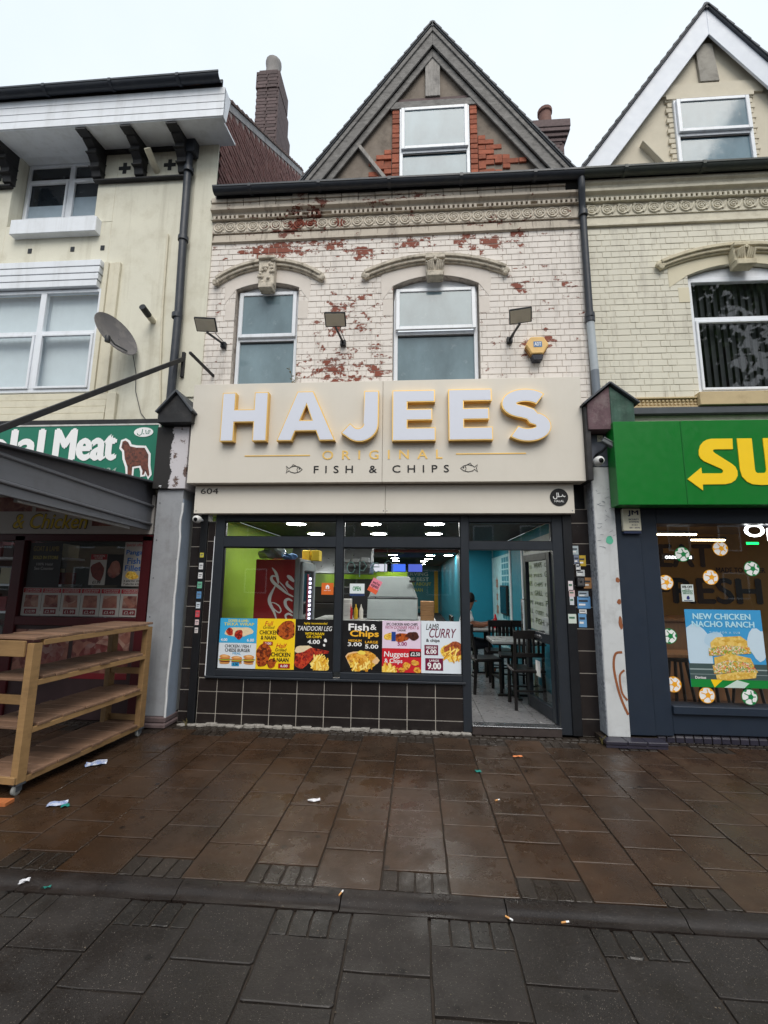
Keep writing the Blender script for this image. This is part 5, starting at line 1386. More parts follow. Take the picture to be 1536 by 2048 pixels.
# upper window, set back
def sash(parent, x0, x1, z0, z1, y, div, zt, pane, t=.05):
    o = rect_frame(MB(), x0, x1, z0, z1, y, y+.06, t)
    prev = x0+t
    for d in div: o.box(d-.04, d+.04, y-.002, y+.06, z0+t, z1-t)
    xs_ = [x0+t]+[v for d in div for v in (d-.04, d+.04)]+[x1-t]
    for a, b in zip(xs_[::2], xs_[1::2]): o.box(a, b, y-.001, y+.06, zt-.025, zt+.025)
    w_ = o.build('window', WHITE, parent, .004)
    for a, b in zip(xs_[::2], xs_[1::2]):
        for c, d in ((z0+t, zt-.025), (zt+.025, z1-t)):
            MB().add([(a, y+.02, c), (b, y+.02, c), (b, y+.02, d), (a, y+.02, d)], [(0, 1, 2, 3)]).build('pane', pane, w_)
    for a, b in zip(xs_[::2], xs_[1::2]):
        rect_frame(MB(), a, b, z0+t, zt-.025, y-.02, y+.015, .03).build('casement', WHITE, w_, .003)
    return w_
DGLASS = mottled_pane('dark_glass', (40, 46, 52))
sash(but, -5.75, -4.475, 6.7, 7.685, .24, (-5.05,), 7.4, DGLASS)
for a, b, c in ((-5.67, -5.13, 7.0), (-4.98, -4.53, 7.12)): MB().box(a, b, .254, .258, 6.75, c).build('pale_lower_pane', M('pale_lower_pane', (150, 166, 178), .6), but)  # pale sheet over the lower part of each pane
MB().box(-5.6, -4.35, -.05, .33, 6.285, 6.512).build('window_box_sill', WHITE, but, .006)
# lower window with boards above
BLIND = M('white_vertical_blind', (206, 214, 220), .6, var=.05)
lw = sash(but, -6.6, -4.2, 4.0, 5.47, .03, (-5.03,), 4.84, SHOPGLASS)
bl = MB(); x = -6.5
while x < -4.25:
    bl.add([(x, .14, 4.02), (x+.085, .155, 4.02), (x+.085, .155, 5.45), (x, .14, 5.45)], [(0, 1, 2, 3)]); x += .084
bl.build('vertical_blind', BLIND, but)
for i in range(4):
    MB().box(-6.7, -4.26+.012*i, -.02-.006*i, .05, 5.48+.095*i, 5.57+.095*i).build('window_head_board', WHITE, but, .004)
for x0, x1, yy in ((-4.2, -4.14, .0), (-4.137, -4.06, .02), (-4.057, -3.98, .01)):
    MB().box(x0, x1, yy, .05, 3.96, 5.84).build('architrave', CREAMTRIM, but, .004)
for i in range(4): MB().box(-6.7, -3.96, -.01+.008*i, .05, 3.6+.095*i, 3.69+.095*i).build('apron_board', CREAMTRIM, but, .004)
MB().box(-3.955, -3.83, .0, .05, 3.6, 3.97).build('apron_stop', CREAMTRIM, but, .006)
MB().box(-6.7, -3.1, -.02, .05, 3.53, 3.6).build('dark_gap_strip', BLACKPAINT, but, .006)  # black strip painted in for the shaded gap above the green sign
# pipes on the wall
dl_ = MB().tube([(-3.07, -.05, 3.8), (-3.07, -.04, 5.0), (-3.1, -.04, 6.2), (-3.12, -.03, 7.2), (-3.12, -.03, 7.4)], .05, 12).build('downpipe', PIPE, but, smooth=True)
MB().box(-3.22, -3.02, -.1, .04, 7.4, 7.62).build('hopper', PIPE, dl_, .01)
for z in (4.98, 6.1, 7.15): MB().lathe([(.05, z-.03), (.066, z-.03), (.066, z+.03), (.05, z+.03)], (-3.085-.01*(z-5), -.04, 0), 'z', 14).build('pipe_collar', PIPE, dl_, smooth=True)
MB().tube([(-3.36, .03, 6.24), (-3.34, .03, 5.2), (-3.3, .03, 4.4), (-3.24, .03, 3.7)], .014, 6).build('conduit', CREAMTRIM, but, smooth=True)
MB().tube([(-3.62, .06, 7.26), (-3.62, -.05, 7.3), (-3.63, -.19, 7.38)], .045, 12).build('flue_stub', CREAMTRIM, but, smooth=True)
fl_ = MB().tube([(-3.46, .06, 4.97), (-3.46, -.06, 4.99)], .04, 12).build('overflow_pipe', CREAMTRIM, but, smooth=True)
MB().tube([(-3.46, -.06, 4.99), (-3.46, -.2, 5.02)], .042, 12).build('pipe_end', BLACKP, fl_, smooth=True)
# brick gable flank that rises above the neighbour's roof
zt = lambda y: 8.06+.74*(y+.48)
fk = MB().yz([(.05, 6.6), (.05, zt(.05)-.02), (4.12, zt(4.12)-.02), (4.12, 10.6)], -2.83, -2.78).build('gable_flank', M('pale_lime_mortar', (176, 162, 156), .9, var=.2), but)
fb = MB(); rr = random.Random(21)
zr = 6.62; r = 0
while zr < 11.5:
    y = .06+(.11 if r % 2 else 0)
    y = max(.055, (zr-8.1)/.74-.42) if zr > zt(.05)-.1 else .055
    y += .11 if r % 2 else 0
    while y < 4.05:
        lo = 6.62+(y)*.98
        if zr > lo-.3 and zr+.08 < zt(y)-.03: fb.box(-2.781, -2.766+rr.uniform(-.005, .004), y+.004, y+.218, zr+.012, zr+.072)
        y += .225
    zr += .081; r += 1
tag(fb.build('flank_brickwork', M('dark_flank_brick', (112, 76, 72), .85, var=.35, scale=9, bump=.4, dirt=.6, dirtc=(150, 122, 114)), fk), kind='stuff')
MB().yz([(-.36, zt(-.36)-.13), (4.15, zt(4.15)-.13), (4.15, zt(4.15)), (-.36, zt(-.36))], -2.8, -2.76).build('verge_board', M('peeling_white_board', (150, 148, 148), .7, var=.3, dirt=.6), but)
vt = MB(); 
for i in range(26):
    y = -.36+.175*i; vt.yz([(y-.02, zt(y)+.0), (y+.18, zt(y+.18)-.0), (y+.18, zt(y+.18)+.03), (y-.02, zt(y)+.055)], -3.3, -2.74)
tag(vt.build('verge_tiles', M('brown_roof_tile', (88, 66, 58), .7), but), kind='stuff')
# chimney on the party wall
cL = MB()
for i, (z0, z1, d) in enumerate(((9.0, 10.0, 2.2), (10.0, 10.3, 1.9), (10.3, 10.6, 1.6), (10.6, 10.9, 1.35), (10.9, 11.2, 1.1), (11.2, 11.5, .9), (11.5, 11.9, .72))): cL.box(-3.36, -2.88, 2.6, 2.6+d, z0, z1)
cL.box(-3.38, -2.87, 2.58, 3.2, 11.9, 12.32); cL.box(-3.33, -2.93, 2.6, 3.14, 12.32, 12.38)
cLo = cL.build('chimney', DARKBRICK, but, .006)
for r in range(32):
    for c in range(2):
        z = 9.75+.081*r
        inst('brick', cm, cLo, (-3.235+.235*c-(.025 if r % 2 else 0), 2.566 if z > 11.9 else 2.586, z), (1, 1, 1))
MB().lathe([(0, 12.3), (.17, 12.38), (.15, 12.75), (.17, 12.8), (.17, 12.88), (.1, 12.93), (0, 12.93)], (-3.12, 2.85, 0), 'z', 14).build('chimney_pot', M('grey_pot', (140, 136, 134), .8, var=.2), cLo, smooth=True)

# ---- pilaster between butcher and chip shop
pl = thing('pilaster', 'grey boarded pilaster with black gabled cap between the butcher and chip shop', 'pilaster', (-2.9, -.14, 0))
BOARD = M('grey_board', (150, 153, 158), .5, var=.06, dirt=.35, streak=.35, streakc=(104, 100, 98), dirtc=(96, 92, 90))
MB().box(-3.07, -2.752, -.14, .3, .115, 2.665).build('face_board', BOARD, pl, .003)
MB().box(-2.751, -2.742, -.137, .06, .1, 2.55).build('return_board', M('blue_grey_board', (140, 152, 168), .45, var=.05, dirt=.15), pl, .002)
MB().box(-3.1, -2.72, -.2, .1, 0, .05).box(-3.085, -2.735, -.17, .1, .05, .112).build('base', DARKBRICK, pl, .012)
FLK = NT('black_white_flaked_paint'); _f = FLK.noise(7, 8, .7); _p = FLK.n('ShaderNodeSeparateXYZ'); FLK.l(FLK.pos(), _p.inputs[0])
_m = FLK.math('ADD', FLK.ramp(_p.outputs[0], -2.98, -2.86), FLK.math('MULTIPLY', FLK.math('SUBTRACT', _f, .5), 1.6))
FLK.bsdf(FLK.mix(FLK.ramp(_m, .45, .5), lin((36, 34, 34)), FLK.mix(FLK.ramp(_f, .55, .6), lin((196, 192, 196)), lin((90, 70, 62)))), .7)
MB().box(-3.12, -2.72, -.18, .2, 2.667, 3.43).build('upper_face', FLK.m, pl, .004)
MB().xz([(-3.06, 3.44), (-2.64, 3.44), (-2.64, 3.56), (-2.84, 3.8), (-3.06, 3.56)], -.3, .1).build('cap', BLACKPAINT, pl, .006)
MB().bar((-3.07, -.13, 3.56), (-2.84, -.13, 3.83), .42, .025, (-.7, 0, .7)).bar((-2.62, -.13, 3.56), (-2.84, -.13, 3.83), .42, .025, (.7, 0, .7)).build('cap_slab', LEAD, pl, .004)
rr = random.Random(2)
MB().tube([(-2.748+rr.uniform(-.008, .008), -.15, 2.5-.1*i) for i in range(25)], .013, 6).build('cable', M('white_cable', (206, 208, 210), .5), pl, smooth=True)
sc_ = MB()
for i in range(11): sc_.lathe([(0, -.146), (.006, -.145), (.007, -.14)], (-3.03+.26*(i % 2), 0, .3+.22*i), 'y', 7)
sc_.build('screws', LEAD, pl)

# ---- butcher's sign
GREEN = M('green_sign_panel', (22, 112, 88), .4, var=.05, streak=.2, streakc=(60, 110, 96))
bs = thing('shop_sign', 'green butcher sign with white letters and a brown sheep', 'sign', (-4.4, -.04, 2.78))
MB().box(-6.6, -3.175, -.05, .04, 2.78, 3.515).build('panel', GREEN, bs, .004)
rect_frame(MB(), -6.61, -3.165, 2.77, 3.525, -.056, -.03, .02).build('white_frame', M('chipped_white_frame', (196, 196, 192), .6, var=.2, dirt=.5), bs)
def condensed(s0, x0, x1, z0, z1):
    cut_ = MB(); text_into(cut_, s0, x0, x1, z0, z1, -.056, bold=.1)
    return cut_
hl = condensed('Halal', -5.78, -4.66, 3.05, 3.475); hl.build('lettering', WHITEM, bs); text('lettering', 'Meat', -4.545, -3.7, 3.05, 3.475, -.056, WHITEM, bs, bold=.1)
text('phone_number', '2634', -3.97, -3.68, 2.875, 2.96, -.056, M('pale_grey_print', (150, 170, 160), .5), bs, bold=.02, shear=.2)
ov = MB(); flat(ov, [(-3.375+.125*math.cos(i*.2618), 3.412+.062*math.sin(i*.2618)) for i in range(24)], -.0555); ov.build('oval', WHITEM, bs)
ar = MB(); ar.ribbon([(-3.3, 3.405), (-3.29, 3.43), (-3.31, 3.435), (-3.32, 3.41), (-3.3, 3.39), (-3.34, 3.39), (-3.35, 3.44)], .01, -.0565, -.056)
ar.ribbon([(-3.365, 3.39), (-3.38, 3.39)], .01, -.0565, -.056); ar.ribbon([(-3.39, 3.45), (-3.395, 3.39), (-3.42, 3.37), (-3.45, 3.38), (-3.455, 3.4)], .01, -.0565, -.056); ar.build('arabic_lettering', GREEN, bs)
SHP = [(-3.634, 3.293), (-3.643, 3.214), (-3.604, 3.178), (-3.584, 3.073), (-3.538, 2.968), (-3.525, 2.848), (-3.473, 2.847), (-3.476, 2.968), (-3.373, 2.984), (-3.34, 2.915), (-3.343, 2.864), (-3.318, 2.872), (-3.305, 2.915), (-3.262, 2.837), (-3.248, 2.872), (-3.276, 2.984), (-3.285, 3.123), (-3.342, 3.21), (-3.448, 3.212), (-3.53, 3.23), (-3.562, 3.283), (-3.599, 3.305)]
cut(MB(), [inset(SHP, -.012)], -.0555, -.0555).build('sheep_outline', WHITEM, bs)
cut(MB(), [SHP], -.0568, -.0568).build('sheep', FOOD('print_wool', ((58, 32, 24), (96, 52, 38), (120, 66, 48)), 40), bs)

# ---- butcher's shopfront under the canopy
DRED = M('dark_red_frame', (72, 18, 24), .4, var=.1)
bf = MB()
bf.box(-3.29, -3.17, .0, .1, 0, 2.12); bf.box(-4.93, -4.8, .0, .1, 0, 2.12); bf.box(-6.8, -3.17, .0, .1, 2.06, 2.14); bf.box(-4.8, -3.29, .0, .1, 1.05, 1.15)
bfo = bf.build('shopfront_frame', DRED, but, .004)
MB().add([(-4.8, .05, 1.15), (-3.29, .05, 1.15), (-3.29, .05, 2.06), (-4.8, .05, 2.06)], [(0, 1, 2, 3)]).build('pane', SHOPGLASS, bfo)
MB().add([(-6.8, .06, .1), (-4.93, .06, .1), (-4.93, .06, 2.06), (-6.8, .06, 2.06)], [(0, 1, 2, 3)]).build('pane', SHOPGLASS, bfo)
MB().box(-4.8, -3.29, .03, .1, 0, 1.05).build('stallriser_panel', M('pork_poster_panel', (60, 44, 46), .4, var=.2), bfo)
b2 = thing('fascia_panel', 'shaded white fascia with yellow chicken lettering under the canopy', 'sign', (-4.4, .0, 2.16))
MB().box(-6.8, -3.17, -.01, .05, 2.145, 2.62).build('panel', M('white_fascia_print', (176, 172, 168), .5, var=.05), b2)
lt = MB(); text_into(lt, '& Chicken', -4.98, -4.0, 2.2, 2.4, -.0125, bold=.06, shear=.2); lt.build('lettering_outline', BLACKM, b2)
lt = MB(); text_into(lt, '& Chicken', -4.97, -4.01, 2.21, 2.39, -.0138, bold=.03, shear=.2); lt.build('lettering', M('dull_yellow_print', (196, 170, 40), .5), b2)
MEAT = FOOD('print_raw_meat', ((120, 62, 56), (150, 104, 90), (96, 42, 42), (164, 130, 116)), 9)  # meat print colours darkened for the shade under the canopy
for i, (x0, x1) in enumerate(((-5.5, -4.75), (-4.7, -4.05), (-3.95, -3.5))): MB().box(x0, x1, -.012, -.0105, 2.42 if i < 2 else 2.24, 2.6).build('meat_picture', MEAT, b2)
GL = pm((166, 164, 160))  # paper white darkened to carry the canopy shade in its colour
poster('window_poster', 'fish fillet offer poster in the right edge of the butcher window', 'poster', -3.53, -3.295, 1.52, 2.05, .04, GL, [('t', 'Special offer', .05, .98, .88, .97, pm((170, 30, 40)), IT), ('t', 'Panga', .1, .98, .68, .82, pm((30, 90, 160)), B), ('t', 'Fish', .2, .9, .5, .64, pm((30, 90, 160)), B), ('t', 'Fillet', .1, .98, .34, .47, pm((30, 90, 160)), B), ('b', .5, .24, .35, .09, FRIES, 81), ('t', '2 pks for £4', .1, .95, .09, .14, BLACKM, B), ('t', '7 pks for £10', .1, .98, .02, .07, BLACKM, B)])
poster('window_poster', 'black poster of a meat plate in the butcher window', 'poster', -3.735, -3.54, 1.53, 1.9, .04, pm((28, 28, 30)), [('b', .5, .5, .38, .3, MEAT, 82)])
poster('window_poster', 'chicken liver poster with red heading in the butcher window', 'poster', -3.95, -3.745, 1.53, 1.9, .04, GL, [('r', 0, 1, .82, 1, pm((130, 26, 36))), ('t', 'CHICKEN', .15, .85, .91, .98, GL, B), ('t', 'LIVER', .25, .75, .84, .9, GL, B), ('b', .5, .45, .42, .3, FOOD('print_liver', ((70, 30, 28), (110, 50, 44), (84, 36, 34)), 40), 83), ('t', '£1.99', .25, .75, .04, .14, BLACKM, B)])
poster('window_poster', 'dark sold in store poster in the butcher window', 'poster', -4.75, -4.33, 1.5, 2.04, .04, pm((24, 24, 26)), [('t', 'GOAT & LAMB', .1, .9, .8, .92, pm((110, 96, 40)), B), ('t', 'SOLD IN STORE', .12, .9, .62, .7, pm((150, 140, 60)), B), ('t', '100% Halal', .25, .75, .48, .54, pm((140, 140, 140)), B), ('t', 'See Counter', .2, .8, .38, .45, pm((140, 140, 140)), B)])
nm_ = ['LEG QUARTER', 'DRUMSTICKS', 'HARD CHICKEN', 'BREAST', 'THIGHS', 'WINGS']
for i in range(6):
    x0 = -4.77+.249*i; ordn = ['leftmost', 'second from left', 'third from left', 'fourth from left', 'fifth from left', 'rightmost'][i]
    pr = ['£10.99', '£2.99', '£1.99', '£2.49', '£3.49', '£2.49'][i]
    poster('price_card', 'chicken price card with red heading, %s of the row in the butcher window' % ordn, 'poster', x0, x0+.243, 1.16, 1.49, .04, GL, [('r', .02, .98, .82, .98, pm((150, 40, 50))), ('t', 'CHICKEN', .12, .88, .9, .96, GL, B), ('t', nm_[i], .12, .88, .835, .885, GL, B), ('p', [(.12, .3), (.88, .3), (.84, .74), (.16, .74)], MEAT), ('r', .18, .82, .06, .24, pm((110, 24, 34))), ('t', pr, .25, .75, .09, .2, GL, B)], 'chicken price cards in the butcher window')
for i, (x0, x1, z0, z1, lb) in enumerate(((-4.78, -4.1, .45, 1.0, 'large raw meat poster under the butcher window, left one'), (-4.05, -3.35, .45, 1.0, 'large raw meat poster under the butcher window, right one'))):
    poster('meat_poster', lb, 'poster', x0, x1, z0, z1, .026, MEAT, [('r', 0, 1, 0, .12, pm((120, 30, 40))), ('b', .4, .5, .25, .25, FOOD('print_lean', ((90, 30, 32), (120, 62, 58), (140, 110, 104)), 16), 90+i), ('b', .75, .55, .18, .2, FOOD('print_lean', ((90, 30, 32), (120, 62, 58)), 16), 94+i)])
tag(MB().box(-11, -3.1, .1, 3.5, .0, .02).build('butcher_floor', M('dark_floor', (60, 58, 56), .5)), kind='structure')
tag(MB().box(-11, -3.1, 3.5, 3.6, .0, 2.6).box(-11.1, -11, .1, 3.5, 0, 2.6).box(-3.12, -3.1, .1, 3.5, 0, 2.6).build('butcher_wall', M('dim_cream_wall', (66, 68, 64), .7)), kind='structure')  # cream walls coloured dark so the interior reads as dim
tag(MB().box(-11, -3.1, .12, 3.5, 2.5, 2.6).build('butcher_ceiling', M('dim_ceiling', (64, 68, 66), .7)), kind='structure')  # ceiling colour darkened likewise for the dim interior
TUBE = EM('fluorescent_tube', (244, 250, 255), 7.0)
for x, y, lb in ((-5.6, 1.6, 'left'), (-4.9, 1.9, 'right')):
    t = thing('strip_light', 'lit fluorescent strip inside the butcher shop, the %s one' % lb, 'light', (x, y, 2.4), 'fluorescent strips in the butcher shop')
    MB().tube([(x-.3, y, 2.4), (x+.3, y, 2.4)], .02, 8).build('tube', TUBE, t); box('batten', WHITE, t, x-.32, x+.32, y-.03, y+.03, 2.425, 2.47)
cs = thing('display_counter', 'butcher meat counter with glass front seen dimly through the doorway', 'counter', (-5.6, 2.0, 0))
MB().box(-6.6, -4.2, 2.0, 2.7, .02, .9).build('base', M('dark_red_counter', (70, 26, 30), .4), cs); MB().box(-6.6, -4.2, 2.05, 2.7, .92, 1.25).build('case', M('counter_glass_dull', (96, 104, 104), .15), cs); MB().box(-6.6, -4.2, 2.0, 2.72, 1.255, 1.29).build('top', STEEL, cs)

# ---- canopy
cp = thing('canopy', 'grey lean to canopy with ribbed side boards over the butcher pavement', 'canopy', (-4.8, -1.3, 2.18))
CPB = M('grey_canopy_board', (112, 114, 120), .5, var=.05, stretch=(1, .3, 4), dirt=.2)
CPD = M('dark_canopy_board', (84, 84, 90), .6, var=.08)
zr1 = lambda y: 2.466-.0315*(y-.09)*1.0; zr2 = lambda y: 2.265-.0385*(y-.07); zb_ = lambda y: 2.186-.026*(y-.05); zrf = lambda y: 2.76+.0765*(y-.05)
Y0, Y1 = .04, -2.55
MB().yz([(Y0, zr1(Y0)+.03), (Y1, zr1(Y1)+.03), (Y1, zrf(Y1)), (Y0, zrf(Y0))], -3.235, -3.21).build('gable_infill', CPD, cp)
MB().yz([(Y0, zr2(Y0)+.012), (Y1, zr2(Y1)+.012), (Y1, zr1(Y1)), (Y0, zr1(Y0))], -3.24, -3.2).build('side_board', CPB, cp, .004)
MB().yz([(Y0, zr1(Y0)-.005), (Y1, zr1(Y1)-.005), (Y1, zr1(Y1)+.028), (Y0, zr1(Y0)+.028)], -3.24, -3.175).build('rail', CPB, cp, .008)
MB().yz([(Y0, zr2(Y0)-.02), (Y1, zr2(Y1)-.02), (Y1, zr2(Y1)+.01), (Y0, zr2(Y0)+.01)], -3.24, -3.18).build('rail', CPB, cp, .008)
MB().yz([(Y0, zb_(Y0)), (Y1, zb_(Y1)), (Y1, zr2(Y1)-.022), (Y0, zr2(Y0)-.022)], -3.24, -3.205).build('side_board', CPB, cp, .004)
MB().yz([(-.33, zb_(-.33)-.03), (-1.8, zb_(-1.8)-.02), (-1.8, zb_(-1.8)+.03), (-.33, zb_(-.33)+.03)], -3.28, -3.243).build('light_batten', M('pale_batten', (150, 150, 150), .5, dirt=.3), cp, .004)
MB().yz([(Y0+.1, zrf(Y0+.1)), (Y1, zrf(Y1)), (Y1, zrf(Y1)+.022), (Y0+.1, zrf(Y0+.1)+.022)], -6.8, -3.12).build('roof_sheet', LEAD, cp, .003)
MB().box(-6.8, -3.2, Y1-.04, Y1, 2.2, 2.55).build('front_beam', CPB, cp, .006)
MB().tube([(-3.16, .06, 2.78), (-3.05, -.16, 2.7), (-3.01, -.18, 2.69)], .016, 8).build('drain_end', M('white_cable', (206, 208, 210), .5), cp, smooth=True)
MB().box(-6.5, -6.4, Y1-.03, Y1+.06, -.05, 2.2).build('post', CPB, cp, .004)
# tie bar from wall to canopy
tb_ = thing('tie_bar', 'long black steel bar sloping from wall bracket down to the canopy', 'bar', (-2.98, .04, 4.2))
MB().bar((-2.98, .0, 4.4), (-3.22, -2.25, 2.60), .03, .05).build('bar', BLACKPAINT, tb_, .003)
MB().box(-3.0, -2.96, -.005, .049, 4.16, 4.5).build('wall_plate', BLACKPAINT, tb_, .003)
tag(MB().bar((-2.584, .06, 4.186), (-2.615, -.5, 4.21), .03, .03).build('wall_bracket_arm', BLACKPAINT, None, .003), 'short dark steel arm sticking out of the wall beside the left floodlight', 'bracket')

# ---- wooden rack on castors
WOOD = M('pale_pine', (142, 112, 74), .65, var=.16, scale=5, stretch=(1, 1, 7), bump=.35, rnd=.16, dirt=.55, dirtc=(96, 72, 48))
PLANK = M('brown_deck_plank', (126, 98, 79), .6, var=.2, scale=4, stretch=(1, 7, 1), bump=.3, rnd=.25, dirt=.6, dirtc=(84, 64, 50))
rk = thing('wooden_rack', 'four tier wooden rack of planks on castors under the canopy', 'rack', (-2.835, -.39, 0), rz=R(-4.9))
LR, WR = 1.40, .46
for (x, y) in ((-.03, -.04), (-.03, -LR+.04), (-WR+.03, -.04), (-WR+.03, -LR+.04)):
    MB().box(x-.03, x+.03, y-.04, y+.04, .085, 1.1).build('post', WOOD, rk, .003)
    c = MB().box(x-.035, x+.035, y-.035, y+.035, .072, .084).box(x-.022, x-.016, y-.025, y+.02, .03, .072).box(x+.016, x+.022, y-.025, y+.02, .03, .072).build('castor', LEAD, rk)
    MB().lathe([(0, -.013), (.03, -.014), (.036, -.01), (.036, .01), (.03, .014), (0, .013)], (x, y-.008, .037), 'x', 16).build('wheel', M('grey_wheel', (140, 142, 140), .5), c, smooth=True)
rr = random.Random(12)
for z, nm in ((.13, 'shelf'), (.48, 'shelf'), (.83, 'shelf'), (1.135, 'shelf')):
    for xr in (-.012, -WR+.012):
        MB().box(xr-.012 if z < 1 else xr-.02, xr+.012 if z < 1 else xr+.02, -LR+.082, -.082, z-.055, z-.013).build('rail', WOOD, rk, .003)
    n = 12
    for i in range(n):
        y0 = -LR+(LR/n)*i
        if z < 1 and (i in (0, n-1)): y0_, y1_, xa, xb = y0+.004, y0+LR/n-.004, -WR+.065, -.065
        else: y0_, y1_, xa, xb = y0+.002, y0+LR/n-.003, -WR+rr.uniform(-.006, .006), .004+rr.uniform(-.008, .008)
        dz = rr.uniform(-.003, .003)
        MB().box(xa, xb, y0_, y1_, z-.012+dz, z+.01+dz).build('plank', PLANK, rk, .003)
MB().box(-WR-.06, -.06, -LR-.022, -LR-.002, 1.0, 1.12).build('end_board', WOOD, rk, .003)
MB().box(-WR, -.002, -LR-.02, -LR-.001, .09, .14).build('end_board', WOOD, rk, .003)
MB().box(-WR, -.06, -LR+.085, -LR+.11, .62, .69).build('cross_rail', WOOD, rk, .003)
MB().box(-WR+.06, -.06, -.07, -.045, .62, .68).build('cross_rail', WOOD, rk, .003)
MB().box(-WR+.06, -.06, -.03, -.008, .145, .2).build('cross_rail', WOOD, rk, .003)

# ---- satellite dish
sd_ = thing('satellite_dish', 'grey satellite dish on the cream wall beside the white window', 'satellite dish', (-3.78, .02, 4.5))
prf = [(.0, 0), (.1, .006), (.19, .02), (.26, .04), (.285, .052), (.29, .048)]
dm = MB().lathe(prf, (0, 0, 0), 'z', 28)
av = Vector((.463, .692, -.553)).normalized(); nv = Vector((.877, -.267, .396)).normalized(); bv = nv.cross(av).normalized(); nv = av.cross(bv).normalized()
dm.v = [tuple(Vector((-3.755, -.25, 4.6))+av*p[0]+bv*p[1]+nv*p[2]) for p in dm.v]
dm.build('dish', M('grey_dish', (96, 94, 96), .5, var=.1, dirt=.4, dirtc=(150, 146, 142)), sd_, smooth=True)
MB().tube([(-3.74, -.2, 4.58), (-3.7, -.05, 4.53), (-3.7, .05, 4.53)], .016, 8).build('mount', LEAD, sd_, smooth=True)
MB().tube([(-3.6, -.2, 4.42), (-3.62, -.4, 4.4), (-3.6, -.55, 4.42)], .01, 6).build('arm', LEAD, sd_, smooth=True)
MB().lathe([(0, -.04), (.03, -.035), (.034, .02), (.025, .04), (0, .045)], (-3.6, -.55, 4.38), 'z', 12).build('receiver', BLACKP, sd_, smooth=True)
MB().tube([(-3.68, .03, 4.5), (-3.62, .04, 4.25), (-3.6, .04, 4.0), (-3.5, .04, 3.7), (-3.38, .04, 3.56)], .005, 5).build('cable', BLACKP, sd_, smooth=True)

su = thing('shop_shelves', 'white shelves of red packets just inside the butcher doorway', 'shelves', (-5.6, .9, .02))
for i in range(5):
    z = .35+.38*i; MB().box(-6.4, -5.0, .9, 1.3, z, z+.03).build('shelf', WHITE, su)
    for j in range(7):
        x = -6.36+.19*j; MB().box(x, x+.15, .94, 1.25, z+.031, z+.2+.03*((i+j) % 3)).build('packet', [M('red_packet', (120, 26, 34), .5), M('dark_packet', (40, 34, 36), .5), M('cream_packet', (170, 160, 130), .5)][(i*2+j) % 3], su)

# ================================================================== the sandwich shop's building on the right
rb = thing('sandwich_shop_building', 'cream painted brick building with white bargeboards and dark blinds upstairs, right of the chip shop', 'building', (3.6, .05, 0))
RP = flaked_brick('yellow_cream_paint', (216, 212, 197), (150, 84, 66), [(3.0, 4.6, .06, .1, .2)], 0.79)
RC = M('cream_cornice_paint', (206, 200, 182), .75, var=.1, scale=8, bump=.2, dirt=.35, dirtc=(120, 106, 84))
RM = M('cream_mortar', (206, 200, 184), .9, var=.15, bump=.3, dirt=.3, dirtc=(110, 100, 84))
RH = [(3.33, 4.62, 3.5, 5.36, .14)]
x0, x1 = 2.135, 5.3
wl = MB().box(x0, 3.33, .056, .35, 3.3, 6.075).box(4.62, x1, .056, .35, 3.3, 6.075).box(3.33, 4.62, .056, .35, 3.3, 3.82)
wl.xz(seg_arch(3.33, 4.62, 5.36, .14)+[(4.62, 6.075), (3.33, 6.075)], .056, .35).box(x0, x1, .056, .35, 6.075, 6.75)
wlo = wl.build('wall', RM, rb)
brickwork(wlo, x0+.005, x1, 3.7, 6.075, FRONT, RP, RH, 300, 33)
o_ = seg_arch(3.17, 4.78, 5.58, .1, 10); a_ = seg_arch(3.33, 4.62, 5.36, .14, 10)
MB().xz(a_+[(4.8, 5.2), (4.8, 5.5)]+o_[::-1]+[(3.1, 5.5), (3.1, 5.2)], .0465, .07).build('arch_band', M('smooth_cream_paint', (208, 200, 176), .8, var=.04, bump=.1), wlo, .003)
MB().box(3.2, 3.33, .047, .07, 5.0, 5.199).build('jamb_band', MATS['smooth_cream_paint'], wlo, .003)
hood(rb, 3.0, 4.94, 5.48, 0.2, M('cream_stone', (196, 187, 162), .75, var=.12, scale=14, bump=.3, dirt=.5, dirtc=(110, 96, 70)), 5.4, 5.69, 3.95, .24, False, 6)
c2 = MB().box(x0, x1, .02, .07, 6.075, 6.108); c2.box(x0, x1, .03, .07, 6.215, 6.39); c2.box(x0, x1, .0, .06, 6.452, 6.468)
c2.yz([(.06, 6.468), (.01, 6.468), (-.005, 6.49), (-.04, 6.505), (-.05, 6.506), (-.055, 6.54), (.06, 6.54)], x0, x1); c2.box(x0, x1, -.015, .06, 6.39, 6.3999); c2.box(x0, x1, .045, .07, 6.109, 6.2149)
c2.yz([(.06, 6.541), (-.03, 6.541), (-.03, 6.6), (-.06, 6.62), (-.06, 6.66), (.06, 6.66)], x0, x1)
c2o = c2.build('cornice', RC, rb, .003)
d2 = MB(); x = x0+.02
while x < x1: d2.box(x, x+.034, -.012, .06, 6.401, 6.452); x += .062
tag(d2.build('dentils', RC, c2o, .003), kind='stuff')
s2 = scroll_mesh('scroll_tile_running', RC, True); x = x0+.1
while x < x1: inst('scroll_tile', s2, c2o, (x, .03, 6.302)); x += .19
g2 = gutter(rb, 2.1, 5.3, -.115, 6.72, M('green_black_gutter', (52, 58, 56), .5, var=.15, dirt=.3, dirtc=(84, 92, 70)))
